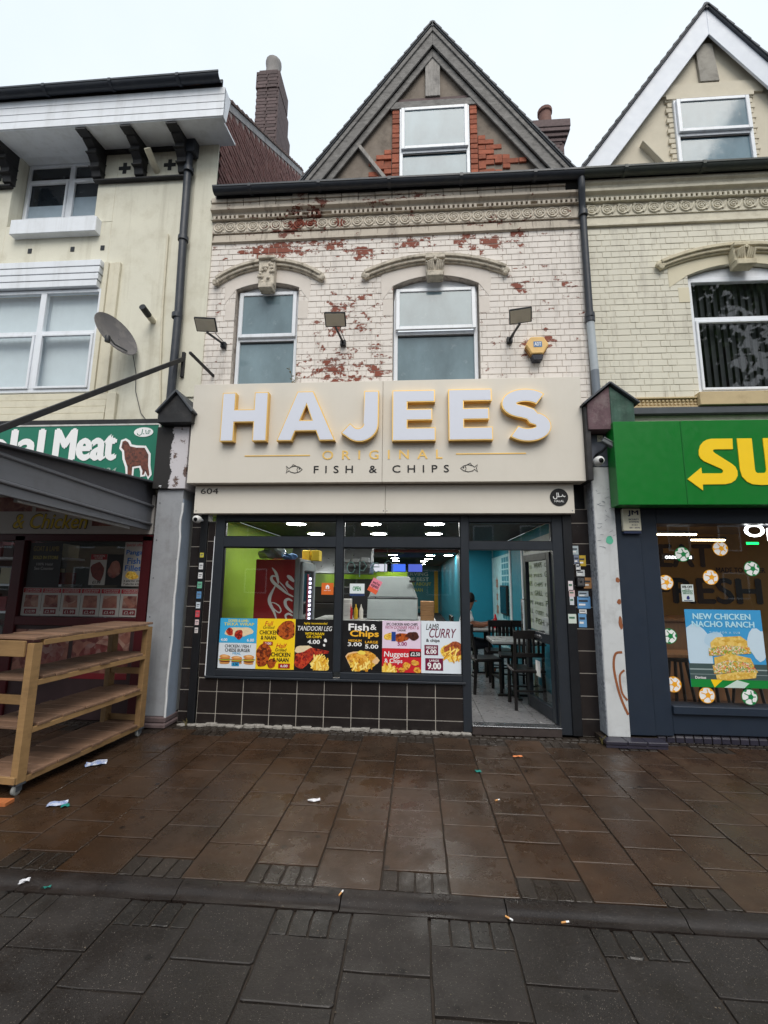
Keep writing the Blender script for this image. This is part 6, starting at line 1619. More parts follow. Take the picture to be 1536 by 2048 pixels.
# window with dark vertical blinds
wn = sash(rb, 3.335, 4.615, 3.83, 5.35, .1, (), 4.8, SHOPGLASS, .055)
MB().xz(seg_arch(3.335, 4.615, 5.35, .135)+[], .11, .16).build('arch_board', WHITE, rb)
bl = MB(); x = 3.38; k = 0
DB = M('dark_blind', (34, 37, 40), .7, var=.15)
while x < 4.58:
    bl.add([(x, .22, 3.85), (x+.075, .255, 3.85), (x+.075, .255, 5.4), (x, .22, 5.4)], [(0, 1, 2, 3)]); x += .082
bl.build('vertical_blind', DB, rb)
tag(MB().box(3.2, 4.8, .6, .62, 3.7, 5.6).build('room_backing', M('dark_room', (14, 15, 17), .9), rb), kind=None)
MB().box(3.27, 5.0, -.04, .1, 3.655, 3.815).build('sill', M('buff_stone', (190, 170, 134), .8, var=.1, bump=.3, dirt=.4, dirtc=(120, 100, 74)), rb, .006)
eg = MB().box(2.5, 3.268, .0, .06, 3.645, 3.665).box(2.5, 3.268, .0, .06, 3.755, 3.775).box(2.5, 3.268, .03, .06, 3.665, 3.755)
ego = eg.build('moulded_band', MATS['buff_stone'], rb, .003)
eb = MB()
for i in range(17):
    for r in range(2): eb.lathe([(0, -.012), (.013, -.008), (.018, .004), (.018, .03)], (2.53+.045*i, .02, 3.69+.04*r), 'y', 7)
tag(eb.build('bead_ornament', MATS['buff_stone'], ego, smooth=True), kind='stuff')
MB().box(2.42, 5.2, -.02, .06, 3.56, 3.64).build('lead_flashing', LEAD, rb, .006)
# gable
WB = M('white_bargeboard', (206, 212, 222), .4, var=.03)
GCR = M('cream_gable_paint', (204, 196, 178), .85, var=.05, bump=.15, dirt=.12, dirtc=(160, 148, 128))
gw2 = gable(rb, 4.03, 9.55, FOOT, GCR, WB, .19, .3, .26, False, SLATE)
upvc_window(rb, 3.5, 4.48, 6.75, 8.13, 7.58, .24, BLUEPANE2)
MB().box(3.42, 4.56, .25, .32, 8.16, 8.23).build('lintel_under_board', GCR, gw2, .003); MB().box(3.3, 4.7, .27, .32, 8.23, 8.42).build('lintel', GCR, gw2, .004)  # plain thin board under the lintel, in the gable paint
MB().xz([(3.9, 8.43), (4.15, 8.43), (4.11, 9.05), (3.88, 9.05)], .26, .32).build('king_post', M('grey_flaked_post', (150, 146, 138), .8, var=.2, dirt=.5), gw2, .004)
for i in range(18):
    for s_ in (-1, 1):
        e = 3.5 if s_ < 0 else 4.48; w_ = .085 if i % 2 else .06
        MB().box(min(e, e+s_*w_), max(e, e+s_*w_), .27, .32, 6.76+.081*i, 6.83+.081*i).build('brick', GCR, gw2, .004)
MB().bar((3.05, .29, 7.5), (3.4, .29, 7.0), .03, .16, (0, -1, 0)).build('brace', GCR, gw2, .004)
MB().yz([(0.0, 6.7), (4.1, 10.75), (4.1, 10.6), (.1, 6.6)], 2.16, 6.5).build('roof', SLATE, rb)

# ---- right pilaster
pr_ = thing('pilaster', 'white boarded pilaster with maroon and green gabled cap right of the doorway', 'pilaster', (2.07, -.14, 0))
WBD = M('white_board', (196, 199, 201), .5, var=.05, dirt=.3, streak=.4, streakc=(140, 138, 136), dirtc=(120, 118, 116))
MB().box(1.967, 2.187, -.14, .2, .062, 2.9).build('face_board', WBD, pr_, .003)
SCR = NT('torn_poster_layers'); _n = SCR.noise(22, 8, .75); _k = SCR.noise(5, 4)
SCR.bsdf(SCR.mix(SCR.ramp(_n, .45, .55), SCR.mix(SCR.ramp(_k, .4, .6), lin((142, 147, 154)), lin((112, 116, 124))), lin((160, 165, 172))), .7)
MB().box(1.957, 1.966, -.137, .04, .07, 2.88).build('return_board', SCR.m, pr_, .002)
MB().box(1.94, 2.2, -.15, .2, 2.902, 3.275).build('neck', M('grey_green_flaked', (96, 100, 112), .7, var=.3, scale=9, dirt=.5, dirtc=(48, 52, 54)), pr_, .006)
MB().xz([(1.9, 3.285), (2.148, 3.285), (2.148, 3.79), (1.9, 3.585)], -.3, .06).build('cap_left_half', M('maroon_flaked', (98, 76, 82), .8, var=.35, scale=9, bump=.5, dirt=.8, dirtc=(136, 122, 122), streak=.6, streakc=(60, 50, 52)), pr_, .004)
MB().xz([(2.15, 3.285), (2.4, 3.285), (2.4, 3.585), (2.15, 3.79)], -.3, .06).build('cap_right_half', M('green_flaked', (62, 92, 80), .8, var=.3, scale=9, bump=.5, dirt=.6, dirtc=(110, 132, 122), streak=.6, streakc=(40, 56, 50)), pr_, .004)
MB().bar((1.85, -.13, 3.575), (2.15, -.13, 3.82), .42, .022, (-.6, 0, .7)).bar((2.45, -.13, 3.575), (2.15, -.13, 3.82), .42, .022, (.6, 0, .7)).build('cap_slab', LEAD, pr_, .004)
MB().box(1.872, 1.93, -.28, .0, 2.72, 3.56).build('black_side', BLACKPAINT, pr_, .004)
BBR = M('blue_brick', (48, 46, 58), .35, var=.15, rnd=.15, dirt=.2)
MB().box(1.9, 2.47, -.28, .04, .0, .05).build('plinth', JOINT, pr_)
for i, xx in enumerate((1.885, 2.095, 2.285)): MB().box(xx, (2.09, 2.28, 2.478)[i], -.292, -.145, .028, .064).build('plinth_brick', BBR, pr_, .006)
MB().box(1.885, 2.475, -.285, -.28, .0, .026).build('plinth_brick', BBR, pr_, .004)
gf = MB()
gf.ribbon(sm_path([(2.16, .9), (2.09, .88), (2.065, .75), (2.09, .55), (2.13, .4), (2.178, .28)]), .024, -.1425, -.1415)
gf.ribbon(sm_path([(2.17, .72), (2.12, .66), (2.13, .5), (2.18, .42)]), .02, -.1425, -.1415)
for z in (1.65, 1.42, 1.2): flat(gf, blob(2.165, z, .02, .03 if z > 1.3 else .07, int(z*10)), -.142)
for q in islands(gf): q.build('brown_graffiti', M('brown_spray', (140, 84, 52), .6), pr_)
fy = MB(); rr = random.Random(31)
for i in range(26):
    x = rr.uniform(1.98, 2.15); z = rr.uniform(2.0, 2.65); fy.ribbon([(x, z), (x+rr.uniform(.01, .05), z+rr.uniform(-.03, .02))], .004, -.1425, -.1418)
fy.build('torn_print', M('grey_print', (120, 126, 134), .6), pr_)
gd = MB(); flat(gd, blob(2.11, 2.08, .035, .05, 3), -.1425); gd.build('green_mark', M('green_mark', (90, 180, 150), .6), pr_)
MB().box(2.045, 2.105, -.156, -.151, 3.19, 3.265).build('number_tag', M('cream_tag', (206, 200, 180), .6), pr_)
text('tag_lettering', 'H5', 2.058, 2.092, 3.21, 3.245, -.158, BLACKM, pr_)

# ---- sandwich shop sign and front
ss = thing('shop_sign', 'bright green sandwich shop fascia with yellow arrow lettering', 'sign', (3.5, -.25, 2.43))
SGREEN = M('bright_green_panel', (6, 112, 36), .35, var=.04, streak=.15, streakc=(20, 96, 44))
MB().box(2.14, 2.84, -.35, -.16, 2.432, 3.354).build('panel', SGREEN, ss, .006); MB().box(2.842, 5.4, -.35, -.16, 2.432, 3.354).build('panel', SGREEN, ss, .006)
S1 = [(2.856, 2.706), (3.001, 2.584), (3.005, 2.648), (3.229, 2.650), (3.29, 2.664), (3.335, 2.695), (3.362, 2.742), (3.365, 2.79), (3.348, 2.838), (3.316, 2.87), (3.165, 2.982), (3.146, 3.0), (3.142, 3.013), (3.148, 3.024), (3.163, 3.028), (3.344, 3.028), (3.351, 3.145), (3.135, 3.145), (3.09, 3.135), (3.054, 3.113), (3.018, 3.07), (2.998, 3.014), (2.996, 2.965), (3.01, 2.929), (3.04, 2.9), (3.207, 2.815), (3.22, 2.8), (3.223, 2.787), (3.213, 2.772), (3.195, 2.767), (3.008, 2.768), (3.007, 2.831)]
U1 = [(3.396, 3.145), (3.545, 3.145), (3.54, 2.805), (3.545, 2.78), (3.56, 2.768), (3.625, 2.768), (3.642, 2.775), (3.652, 2.80), (3.655, 3.145), (3.80, 3.145), (3.80, 2.79), (3.785, 2.72), (3.73, 2.665), (3.66, 2.642), (3.585, 2.64), (3.5, 2.648), (3.449, 2.675), (3.405, 2.73), (3.392, 2.80)]
for lp in (S1, U1): cut(MB(), [lp], -.358, -.35).build('letter', YELM, ss)
text('letter', 'BWAY', 3.86, 5.2, 2.645, 3.145, -.356, YELM, ss, bold=.06)
NAVY = M('navy_frame', (36, 46, 60), .42, var=.05, dirt=.08)
sf = MB(); sf.box(2.19, 2.46, -.1, .2, .07, 2.43); sf.box(2.462, 2.645, -.085, .2, .07, 2.43); sf.box(2.645, 5.2, -.085, .2, 2.27, 2.43); sf.box(2.645, 5.2, -.085, .2, .09, .29); sf.box(2.645, 5.2, -.12, .1, .292, .37)
sfo = sf.build('shopfront_frame', NAVY, rb, .005)
MB().box(2.2, 5.2, -.15, -.02, 2.431, 2.47).build('dark_soffit', BLACKP, sfo)
MB().add([(2.645, -.06, .37), (5.2, -.06, .37), (5.2, -.06, 2.27), (2.645, -.06, 2.27)], [(0, 1, 2, 3)]).build('pane', SHOPGLASS, sfo)
pb = MB().box(2.48, 5.2, -.055, .1, 0, .07).build('brick_plinth', JOINT, rb)
for i in range(26): MB().yz([(-.07, .0), (-.07, .05), (-.045, .088), (.05, .09), (.05, 0)], 2.49+.09*i, 2.57+.09*i).build('brick', BBR, pb, .004)
jm = thing('alarm_box', 'cream wall box with dark initials reading JM on the navy frame', 'sign', (2.36, -.13, 2.17))
MB().box(2.262, 2.452, -.15, -.101, 2.18, 2.428).build('box', M('cream_box', (206, 202, 182), .5, var=.03), jm, .006)
MB().box(2.27, 2.45, -.145, -.101, 2.15, 2.178).build('base', M('navy_base', (40, 50, 80), .5), jm, .004)
for s0, a, b, c, d in (('JM', 2.315, 2.43, 2.34, 2.408), ('SECURITY', 2.32, 2.43, 2.298, 2.315), ('SYSTEMS', 2.325, 2.428, 2.27, 2.287), ('0121', 2.35, 2.41, 2.238, 2.253), ('551 2036', 2.325, 2.435, 2.208, 2.223)):
    text('lettering', s0, a, b, c, d, -.1515, M('navy_print', (36, 40, 70), .5), jm, bold=.1)

# window graphics
def football(x, z, c, label):
    y = -.064; o = MB(); flat(o, [(x+.078*math.cos(i*.2618), z+.078*math.sin(i*.2618)) for i in range(24)], y)
    ob = tag(o.build('football_sticker', WHITEM), label, 'sticker', 'football stickers on the sandwich shop window')
    p = MB()
    a0 = (x*37+z*17) % 1.2
    for r_, d, n in ((0, .03, 1), (.058, .024, 4)):
        for k in range(n):
            a = a0+k*1.45+(.25 if k > 1 else 0); cx, cz = x+r_*math.cos(a), z+r_*math.sin(a)
            if n == 4: flat(p, [(x+.077*math.cos(a-.24), z+.077*math.sin(a-.24)), (x+.077*math.cos(a), z+.077*math.sin(a)), (x+.077*math.cos(a+.24), z+.077*math.sin(a+.24)), (x+.066*math.cos(a+.22), z+.066*math.sin(a+.22)), (x+.056*math.cos(a), z+.056*math.sin(a)), (x+.066*math.cos(a-.22), z+.066*math.sin(a-.22))], y-.001)
            else: flat(p, [(cx+.012+d*math.cos(a0+.628+q*1.2566), cz+d*math.sin(a0+.628+q*1.2566)) for q in range(5)], y-.001)
    for k in range(5):
        a = a0+.628+k*1.2566; p.ribbon([(x+.012+.026*math.cos(a), z+.026*math.sin(a)), (x+.06*math.cos(a), z+.06*math.sin(a))], .009, y-.0012, y-.001)
    p.ribbon([(x+.077*math.cos(i*.2618), z+.077*math.sin(i*.2618)) for i in range(24)], .007, y-.0013, y-.0011, True)
    p.build('patches', pm(c), ob)
GR, YL = (20, 128, 70), (236, 166, 40)
for x, z, c, lb in ((2.9, 1.935, GR, 'green and white football sticker at the top left of the glass'), (3.3, 2.0, YL, 'yellow and white football sticker highest on the glass'), (3.6, 1.785, GR, 'green and white football sticker below the lit open sign'), (3.17, 1.69, YL, 'yellow and white football sticker above the sandwich poster'), (2.7, 1.63, YL, 'yellow and white football sticker half hidden at the left frame'),
                    (2.69, 1.066, GR, 'green and white football sticker left of the sandwich poster'), (2.69, .575, YL, 'yellow and white football sticker low at the left frame'), (3.015, .476, YL, 'yellow and white football sticker below the sandwich poster'), (3.434, .47, GR, 'green and white football sticker below the poster on the right')):
    football(x, z, c, lb)
poster('window_poster', 'small white discount poster on the sandwich shop glass', 'poster', 2.855, 2.98, 1.43, 1.61, -.066, pm((206, 216, 214)), [('t', '10% OFF', .08, .92, .78, .94, BLACKM, BB), ('t', 'for our', .3, .7, .69, .76, BLACKM, B), ('t', 'EMERGENCY', .06, .94, .56, .67, pm((14, 110, 60)), B), ('t', 'SERVICES', .1, .9, .43, .54, pm((14, 110, 60)), B), ('b', .5, .22, .12, .12, pm((40, 50, 110)), 3), ('r', .15, .85, .04, .07, pm((40, 50, 110)))])
poster('window_poster', 'large blue chicken sandwich poster in the sandwich shop window', 'poster', 2.865, 3.635, .556, 1.348, -.067, pm((62, 152, 206)), [
    ('b', .12, .5, .22, .28, pm((190, 212, 228)), 5), ('b', .36, .6, .14, .1, pm((176, 204, 224)), 6), ('b', .95, .56, .16, .22, pm((196, 216, 230)), 7), ('r', 0, 1, .1, .3, pm((66, 84, 84))), ('r', 0, 1, .22, .235, pm((150, 166, 166))), ('r', 0, 1, .16, .168, pm((130, 146, 146))), ('r', 0, 1, .0, .1, pm((20, 130, 56))), ('p', [(.3, 0), (.42, .1), (.26, .1)], YELM), ('p', [(.42, 0), (.6, .1), (.75, .06), (.68, 0)], pm((196, 216, 206))),
    ('t', 'NEW CHICKEN', .1, .86, .87, .95, pm((176, 220, 236)), BB), ('t', 'NACHO RANCH', .08, .9, .77, .85, pm((176, 220, 236)), BB), ('t', 'TIME FOR A SUB', .3, .7, .69, .715, pm((190, 224, 236)), dict(spacing=1.4)),
    ('p', [(.3, .47), (.3, .57), (.38, .64), (.7, .66), (.78, .6), (.78, .5)], BREAD), ('p', [(.27, .4), (.27, .5), (.5, .54), (.8, .52), (.82, .44), (.6, .42)], SALAD), ('p', [(.33, .26), (.33, .38), (.55, .43), (.8, .38), (.84, .28)], BREAD), ('p', [(.31, .17), (.3, .28), (.5, .35), (.8, .32), (.88, .2), (.6, .2)], SALAD), ('p', [(.34, .1), (.33, .16), (.6, .2), (.86, .2), (.84, .13), (.5, .09)], BREAD),
    ('t', 'Doritos', .06, .2, .105, .14, WHITEM, B)])
# lit signs and room behind the glass
op = thing('open_sign', 'lit white open sign with green underline in the sandwich shop window', 'sign', (3.95, .1, 2.07))
text('lettering', 'Open', 3.68, 4.32, 2.1, 2.29, .1, EM('open_sign_white', (255, 255, 255), 5.0), op, bold=.05)
MB().box(3.69, 3.82, .098, .1, 2.06, 2.085).build('underline', EM('open_sign_green', (20, 230, 90), 3.0), op)
RWALL = M('mustard_brown_wall', (150, 114, 56), .7, var=.08); TANW = M('tan_timber', (150, 104, 68), .6, var=.15, stretch=(5, 1, 1))
tag(MB().box(2.3, 8.0, 4.0, 4.1, 0, 2.75).box(2.2, 2.3, .2, 4.0, 0, 2.75).build('sandwich_shop_wall', RWALL), kind='structure')
tag(MB().box(2.3, 8.0, .2, 4.0, .0, .06).build('sandwich_shop_floor', M('brown_floor', (110, 80, 60), .5, var=.1)), kind='structure')
tag(MB().box(2.3, 8.0, .22, 4.0, 2.6, 2.7).build('sandwich_shop_ceiling', M('beige_ceiling', (146, 126, 92), .8)), kind='structure')
wl_ = thing('wall_slogan', 'big black slogan letters on the mustard wall inside the sandwich shop', 'lettering', (5.4, 3.98, 1.0))
text('lettering', 'EAT', 4.75, 5.75, 1.95, 2.4, 3.99, BLACKM, wl_, bold=.08); text('lettering', 'FRESH', 4.6, 6.6, 1.25, 1.75, 3.99, BLACKM, wl_, bold=.08); text('lettering', 'MADE TO ORDER', 5.8, 6.7, 1.85, 1.95, 3.99, BLACKM, wl_, bold=.04)
oh = thing('order_sign', 'small lit order here sign hanging inside the sandwich shop', 'sign', (3.75, 1.6, 2.0))
box('case', BLACKP, oh, 3.55, 4.0, 1.6, 1.65, 1.96, 2.04); text('lettering', 'ORDER HERE', 3.6, 3.97, 1.98, 2.02, 1.597, EM('order_white', (255, 255, 255), 3.0), oh, bold=.03)
WARM = EM('warm_led', (255, 226, 180), 12.0)
for x, y, L, lb in ((3.6, 1.4, .7, 'left hand warm strip light inside the sandwich shop'), (4.6, 2.2, .5, 'right hand warm strip light inside the sandwich shop')):
    t = thing('strip_light', lb, 'light', (x, y, 2.3), 'warm strips in the sandwich shop'); MB().box(x-L/2, x+L/2, y, y+.03, 2.3, 2.32).build('tube', WARM, t); box('housing', BLACKP, t, x-L/2-.02, x+L/2+.02, y-.01, y+.04, 2.325, 2.36)
dn = thing('downlight', 'small round recessed downlight in the beige ceiling', 'light', (3.8, .9, 2.59)); MB().lathe([(0, 2.592), (.04, 2.592)], (3.8, .9, 0), 'z', 14).build('lamp', EM('downlight', (255, 236, 210), 12), dn); MB().lathe([(.04, 2.592), (.06, 2.588), (.062, 2.6)], (3.8, .9, 0), 'z', 14).build('rim', WHITE, dn)
sc2 = thing('service_counter', 'tan timber service counter inside the sandwich shop', 'counter', (3.6, 1.6, .06))
MB().box(2.75, 4.3, 1.5, 2.2, .06, 1.1).build('front', TANW, sc2, .01); MB().box(2.7, 4.35, 1.45, 2.25, 1.102, 1.14).build('top', TANW, sc2, .006)
MB().box(2.78, 3.1, 1.49, 1.499, .8, 1.06).build('badge', M('pale_badge', (190, 150, 110), .5), sc2)
cp2 = thing('window_ledge', 'pale timber ledge table behind the sandwich shop glass', 'table', (3.2, .5, .06)); MB().box(2.66, 3.5, .35, .75, .78, .82).build('top', TANW, cp2, .006)
for x in (2.8, 3.4): MB().box(x-.03, x+.03, .5, .56, .06, .779).build('leg', BLACKP, cp2)
for i, x in enumerate((2.95, 3.3, 3.7, 4.1)):
    t = thing('bar_stool', 'dark bar stool behind the sandwich poster, %s from the left' % ['first', 'second', 'third', 'fourth'][i], 'stool', (x, .95, .06), 'stools in the sandwich shop')
    MB().lathe([(0, .66), (.16, .665), (.17, .69), (.15, .71), (0, .71)], (x, .95, 0), 'z', 16).build('seat', BLKW, t, smooth=True)
    for a in range(4): MB().bar((x+.17*math.cos(a*1.57+.78), .95+.17*math.sin(a*1.57+.78), .062), (x+.09*math.cos(a*1.57+.78), .95+.09*math.sin(a*1.57+.78), .66), .03, .03).build('leg', BLKW, t)

# ================================================================== fittings on the chip shop wall
def floodlight(x, z, tx, tz, label, rzt):
    t = thing('floodlight', label, 'floodlight', (x, .05, z), 'sign floodlights')
    MB().box(x-.035, x+.035, .0, .05, z-.045, z+.03).build('wall_box', BLACKP, t, .006)
    MB().bar((x, .0, z), (tx, -.31, tz-.07), .022, .022).build('arm', BLACKP, t, .002)
    hd = Matrix.Translation((tx, -.35, tz)) @ Matrix.Rotation(R(rzt), 4, 'Z') @ Matrix.Rotation(R(-38), 4, 'X')
    def tb(x0, x1, y0, y1, z0, z1):
        m = MB().box(x0, x1, y0, y1, z0, z1); m.v = [tuple(hd @ Vector(p)) for p in m.v]; return m
    tb(-.125, .125, -.085, .085, -.0, .03).build('housing', BLACKP, t, .006)
    tb(-.112, .112, -.072, .072, -.004, -.0005).build('lens', M('pale_lens', (214, 208, 192), .3, var=.02), t)  # pale lens colour stands in for light reaching it from below
    f = MB()
    for i in range(6): f.v += [tuple(hd @ Vector(p)) for p in MB().box(-.1+.036*i, -.09+.036*i, -.07, .07, .0305, .045).v]; n = len(f.v)-8; f.f += [tuple(q+n for q in fc) for fc in ((0,3,2,1),(4,5,6,7),(0,1,5,4),(1,2,6,5),(2,3,7,6),(3,0,4,7))]
    f.build('cooling_fins', BLACKP, t)
    MB().tube([(tx+.05, -.3, tz+.05), (tx+.06, -.22, tz+.09), (tx+.02, -.12, tz+.02), (x+.03, -.02, z+.0)], .005, 5).build('cable', BLACKP, t, smooth=True)
floodlight(-2.468, 4.6, -2.53, 4.645, 'black floodlight left of the left window', 8)
floodlight(-.914, 4.58, -.95, 4.66, 'black floodlight on flaking wall between the two windows', 2)
floodlight(1.15, 4.56, 1.2, 4.635, 'black floodlight right of the right window, above the alarm box', -12)

al = thing('alarm_box', 'hexagonal yellow alarm box with blue label right of the window', 'alarm', (1.46, .0, 4.25))
YB = M('faded_yellow_plastic', (226, 186, 118), .5, var=.06, dirt=.12)
MB().xz([(1.325, 4.45), (1.39, 4.33), (1.53, 4.33), (1.6, 4.45), (1.54, 4.55), (1.385, 4.55)], -.05, .05).build('case', YB, al, .012)
MB().xz([(1.39, 4.325), (1.53, 4.325), (1.515, 4.25), (1.41, 4.25)], -.045, .05).build('strobe', M('dark_blue_lens', (28, 30, 44), .2), al, .008)
gr = MB()
for i in range(6):
    for s_ in (-1, 1): gr.bar((1.46+s_*(.128-.011*i), -.02, 4.43-.019*i), (1.46+s_*(.128-.011*i), .05, 4.43-.019*i), .014, .006, (s_, 0, 1))
gr.build('louvres', M('brown_louvre', (130, 84, 50), .6), al)
MB().box(1.415, 1.515, -.053, -.0505, 4.415, 4.485).build('label', M('blue_label', (84, 124, 170), .5), al)
text('lettering', 'ADT', 1.425, 1.505, 4.428, 4.473, -.0545, WHITEM, al, bold=.05)

def dome(x, y, z, label, s_=1.0, ry=0):
    t = thing('security_camera', label, 'camera', (x, y, z))
    MB().lathe([(0, .05*s_), (.05*s_, .05*s_), (.052*s_, .0), (.045*s_, -.03*s_), (.03*s_, -.045*s_), (0, -.05*s_)], (x, y, z), 'y', 20).build('shell', M('white_plastic', (206, 206, 204), .4, var=.05), t, smooth=True)
    MB().lathe([(0, -.062*s_), (.018*s_, -.06*s_), (.028*s_, -.044*s_), (.029*s_, -.035*s_)], (x+.004, y, z-.006), 'y', 16).build('lens', M('lens_black', (10, 10, 12), .08), t, smooth=True)
    MB().tube([(x, y+.04, z), (x-.02, y+.2, z+.01)], .02*s_, 8).build('bracket', WHITE, t, smooth=True)
dome(1.99, -.3, 2.93, 'white dome camera at the top of the white pilaster')
dome(-2.535, -.2, 2.3, 'white dome camera under the left end of the cream fascia', .85)
bc = thing('security_camera', 'grey bullet camera on the neck of the right pilaster', 'camera', (2.06, -.2, 3.0))
hd = Matrix.Translation((2.12, -.28, 3.12)) @ Matrix.Rotation(R(32), 4, 'Y')
m = MB().box(-.09, .09, -.03, .03, -.024, .02); m.v = [tuple(hd @ Vector(p)) for p in m.v]; m.build('body', M('grey_camera', (96, 100, 102), .4), bc, .006)
m = MB().box(-.095, .105, -.036, .036, .022, .03); m.v = [tuple(hd @ Vector(p)) for p in m.v]; m.build('hood', M('pale_camera_hood', (150, 156, 156), .4), bc, .003)
MB().tube([(2.09, -.28, 3.1), (2.05, -.25, 3.05), (2.01, -.2, 3.03), (2.0, -.15, 3.0)], .014, 8).build('bracket', BLACKP, bc, smooth=True)

# weeds in the masonry and at the kerb of the pilaster
def weed(name, label, c, n, h, seed, col_, parent=None):
    rr = random.Random(seed); mb = MB()
    for i in range(n):
        a = rr.uniform(0, 6.28); l = h*rr.uniform(.5, 1); q = rr.uniform(.1, .6)
        p0 = Vector(c); p1 = p0+Vector((math.cos(a)*l*q, math.sin(a)*l*q*.5-.01, l))
        mb.tube([p0, (p0+p1)/2+Vector((0, 0, l*.1)), p1], .0025, 4)
        for k in range(5):
            p = p0.lerp(p1, .3+.15*k); b = rr.uniform(0, 6.28); d = Vector((math.cos(b), math.sin(b)*.6, .3))*l*.16; s_ = d.cross(Vector((0, 0, 1))).normalized()*l*.05
            mb.add([p, p+d*.5+s_, p+d, p+d*.5-s_], [(0, 1, 2, 3)])
    return tag(mb.build(name, M('weed_green', col_, .7, var=.3, scale=30), None, loc=c), label, 'weed')
weed('weed', 'thin dry weed growing behind the sign at the left window', (-1.5, -.02, 3.94), 4, .3, 3, (110, 100, 60))
weed('weed', 'low weed at the foot of the white pilaster', (1.88, -.2, .0), 14, .1, 4, (84, 90, 44))
weed('weed', 'tiny weed at the foot of the tiles on the left', (-2.55, -.06, .0), 6, .08, 8, (76, 86, 44))

# litter
def litter(name, label, cat, x, y, z, w_, h_, col_, rz, seed):
    rr = random.Random(seed); o = MB(); n = 4; vs = []
    for i in range(n+1):
        for j in range(n+1): vs.append(((i/n-.5)*w_+rr.uniform(-.004, .004), (j/n-.5)*h_+rr.uniform(-.004, .004), .004+rr.uniform(0, .014)))
    o.add(vs, [(i*(n+1)+j, (i+1)*(n+1)+j, (i+1)*(n+1)+j+1, i*(n+1)+j+1) for i in range(n) for j in range(n)])
    me = o.mesh(name); me.materials.append(col_); ob = bpy.data.objects.new(name, me); COL.objects.link(ob); ob.location = (x, y, z); ob.rotation_euler.z = R(rz)
    return tag(ob, label, cat)
LP = M('litter_white', (206, 206, 210), .6, var=.15, scale=40); LB = FOOD('litter_blue_print', ((200, 204, 214), (120, 140, 186), (220, 222, 226)), 30); LT = M('litter_teal', (24, 120, 110), .5, var=.2); LO = M('litter_orange', (196, 120, 70), .6, var=.15)
litter('paper_scrap', 'white paper scrap in the middle of the pavement', 'litter', -.748, -1.634, .0, .09, .035, LP, 8, 1)
litter('packet', 'crumpled white and blue packet beside the rack', 'litter', -2.79, -1.15, .0, .16, .1, LB, 30, 2)
litter('packet', 'white and teal packet near the rack castor', 'litter', -2.56, -1.86, .0, .12, .07, LB, 20, 3)
litter('packet_corner', 'teal scrap lying against the white packet', 'litter', -2.49, -1.87, .0, .05, .06, LT, 40, 4)
litter('paper_scrap', 'teal scrap on the wet slab outside the door', 'litter', .53, -.99, .0, .05, .04, LT, 0, 5)
litter('paper_scrap', 'orange scrap by the doorway', 'litter', .944, -.625, .0, .09, .03, LO, 10, 6)
litter('paper_scrap', 'tiny green scrap on the left kerb', 'litter', -1.95, -2.66, -.022, .04, .015, LT, 10, 7)
litter('paper_scrap', 'pale yellow scrap on the left kerb', 'litter', -2.1, -2.63, -.016, .05, .03, LP, 30, 8)
pk = MB().box(-.2, .12, -.05, .03, 0, .022).build('timber_offcut', M('orange_timber', (176, 104, 60), .6, var=.15, stretch=(6, 1, 1)), loc=(0, 0, 0)); pk.location = (-3.02, -1.88, .003); pk.rotation_euler.z = R(4); tag(pk, 'flat orange timber offcut under the near rack castor', 'timber')
def butt(x, y, z, rz, label):
    t = thing('cigarette_end', label, 'litter', (x, y, z), 'cigarette ends on the kerb'); t.rotation_euler.z = R(rz); WL[t] = (0, 0, 0)
    MB().tube([(-.014, 0, .005), (.01, 0, .005)], .0042, 7).build('filter', M('cork_filter', (206, 150, 90), .7), t); MB().tube([(.0101, 0, .005), (.026, 0, .005)], .0041, 7).build('paper', WHITEM, t)
butt(.45, -2.66, -.023, -40, 'cigarette end at the joint right of centre on the kerb'); butt(.715, -2.668, -.023, 15, 'cigarette end lying on the kerb, the rightmost'); butt(-.39, -2.6, .0, 70, 'cigarette end on the kerb left of centre'); butt(.6, -1.5, .002, 30, 'cigarette end on the brown slabs outside the door')
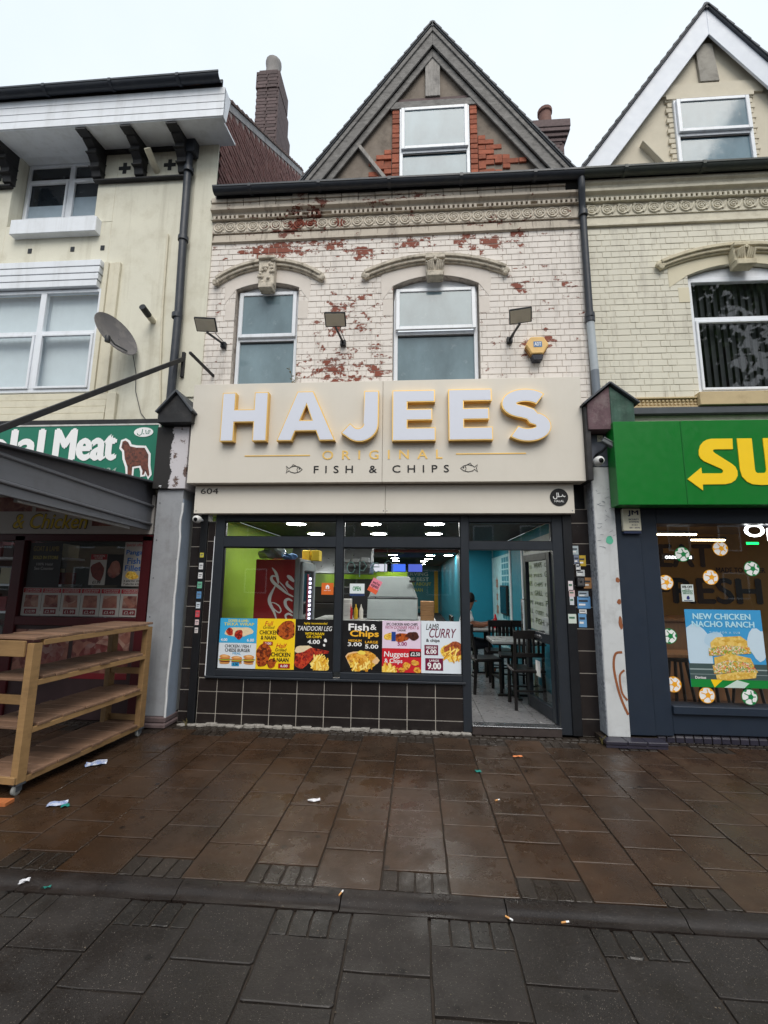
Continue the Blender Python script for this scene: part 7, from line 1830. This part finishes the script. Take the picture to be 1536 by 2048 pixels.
# ================================================================== trees across the street (seen only mirrored in the glass)
def tree(x, y, h, seed, label):
    rr = random.Random(seed); t = thing('street_tree', label, 'tree', (x, y, -.13), 'trees across the street')
    tr_ = MB().tube([(x, y, -.13), (x+.1, y, h*.25), (x-.05, y+.1, h*.5), (x+.1, y, h*.8)], [.25, .2, .15, .05], 9)
    for i in range(9):
        a = rr.uniform(0, 6.28); z0 = h*rr.uniform(.3, .6); L = h*rr.uniform(.2, .35)
        tr_.tube([(x, y, z0), (x+math.cos(a)*L*.6, y+math.sin(a)*L*.6, z0+L*.5), (x+math.cos(a)*L, y+math.sin(a)*L, z0+L)], [.09, .05, .02], 6)
    tr_.build('trunk', M('bark', (74, 62, 52), .9, var=.3), t, smooth=True)
    cr_ = MB(); cl = []
    for i in range(34):
        a, b = rr.uniform(0, 6.28), rr.uniform(-1, 1); q = rr.uniform(.3, 1)**.5
        cl.append(Vector((x+math.cos(a)*math.sqrt(1-b*b)*h*.34*q, y+math.sin(a)*math.sqrt(1-b*b)*h*.34*q, h*.68+b*h*.3*q)))
    for i in range(5200):
        c = cl[i % len(cl)]; p = c+Vector((rr.gauss(0, .05*h), rr.gauss(0, .05*h), rr.gauss(0, .043*h)))
        d = Vector((rr.gauss(0, 1), rr.gauss(0, 1), rr.gauss(0, 1))).normalized(); e = d.orthogonal().normalized(); s_ = rr.uniform(.09, .17)*h/8
        cr_.add([p-d*s_, p+e*s_*.55, p+d*s_, p-e*s_*.55], [(0, 1, 2, 3)])
    cr_.build('crown', M('leaf_green', (66, 92, 40), .6, var=.4, scale=2.5), t)
tree(13.5, -14, 15, 1, 'leafy tree across the street mirrored in the right upper window')
tree(-6.5, -17, 8.5, 2, 'leafy tree across the street behind the camera on the left')
tree(-.5, -19, 7.5, 3, 'leafy tree across the street directly behind the camera')

# ================================================================== houses across the street (seen only mirrored in the glass)
HB = [M('far_brick_%d' % i, c, .85, var=.15, scale=5) for i, c in enumerate(((104, 64, 52), (120, 84, 66), (92, 60, 54), (130, 110, 92)))]
FG = mottled_pane('far_window_glass', (34, 40, 46))
ords = ['first', 'second', 'third', 'fourth', 'fifth', 'sixth', 'seventh', 'eighth', 'ninth', 'tenth', 'eleventh', 'twelfth', 'thirteenth']
for i in range(13):
    x0 = -42+6*i; y0 = -24
    t = thing('terraced_house', 'two storey brick house across the street, %s from the left seen from the shops' % ords[12-i], 'house', (x0+3, y0, -.13), 'houses across the street')
    MB().box(x0, x0+6, y0-7, y0, -.13, 6.2).build('wall', HB[i % 4], t)
    MB().yz([(y0+.3, 6.1), (y0-3.5, 9.2), (y0-7.3, 6.1)], x0, x0+6).build('roof', SLATE, t)
    for (a, b, c, d) in ((.7, 2.2, .8, 2.4), (.7, 2.0, 3.7, 5.3), (3.7, 5.0, 3.7, 5.3)):
        w_ = rect_frame(MB(), x0+a, x0+b, c, d, y0, y0+.06, .08).build('window', WHITE, t); MB().box(x0+a+.08, x0+b-.08, y0+.004, y0+.02, c+.08, d-.08).build('pane', FG, w_)
    MB().box(x0+3.9, x0+4.9, y0, y0+.05, -.13, 2.1).build('door', BLACKPAINT, t)
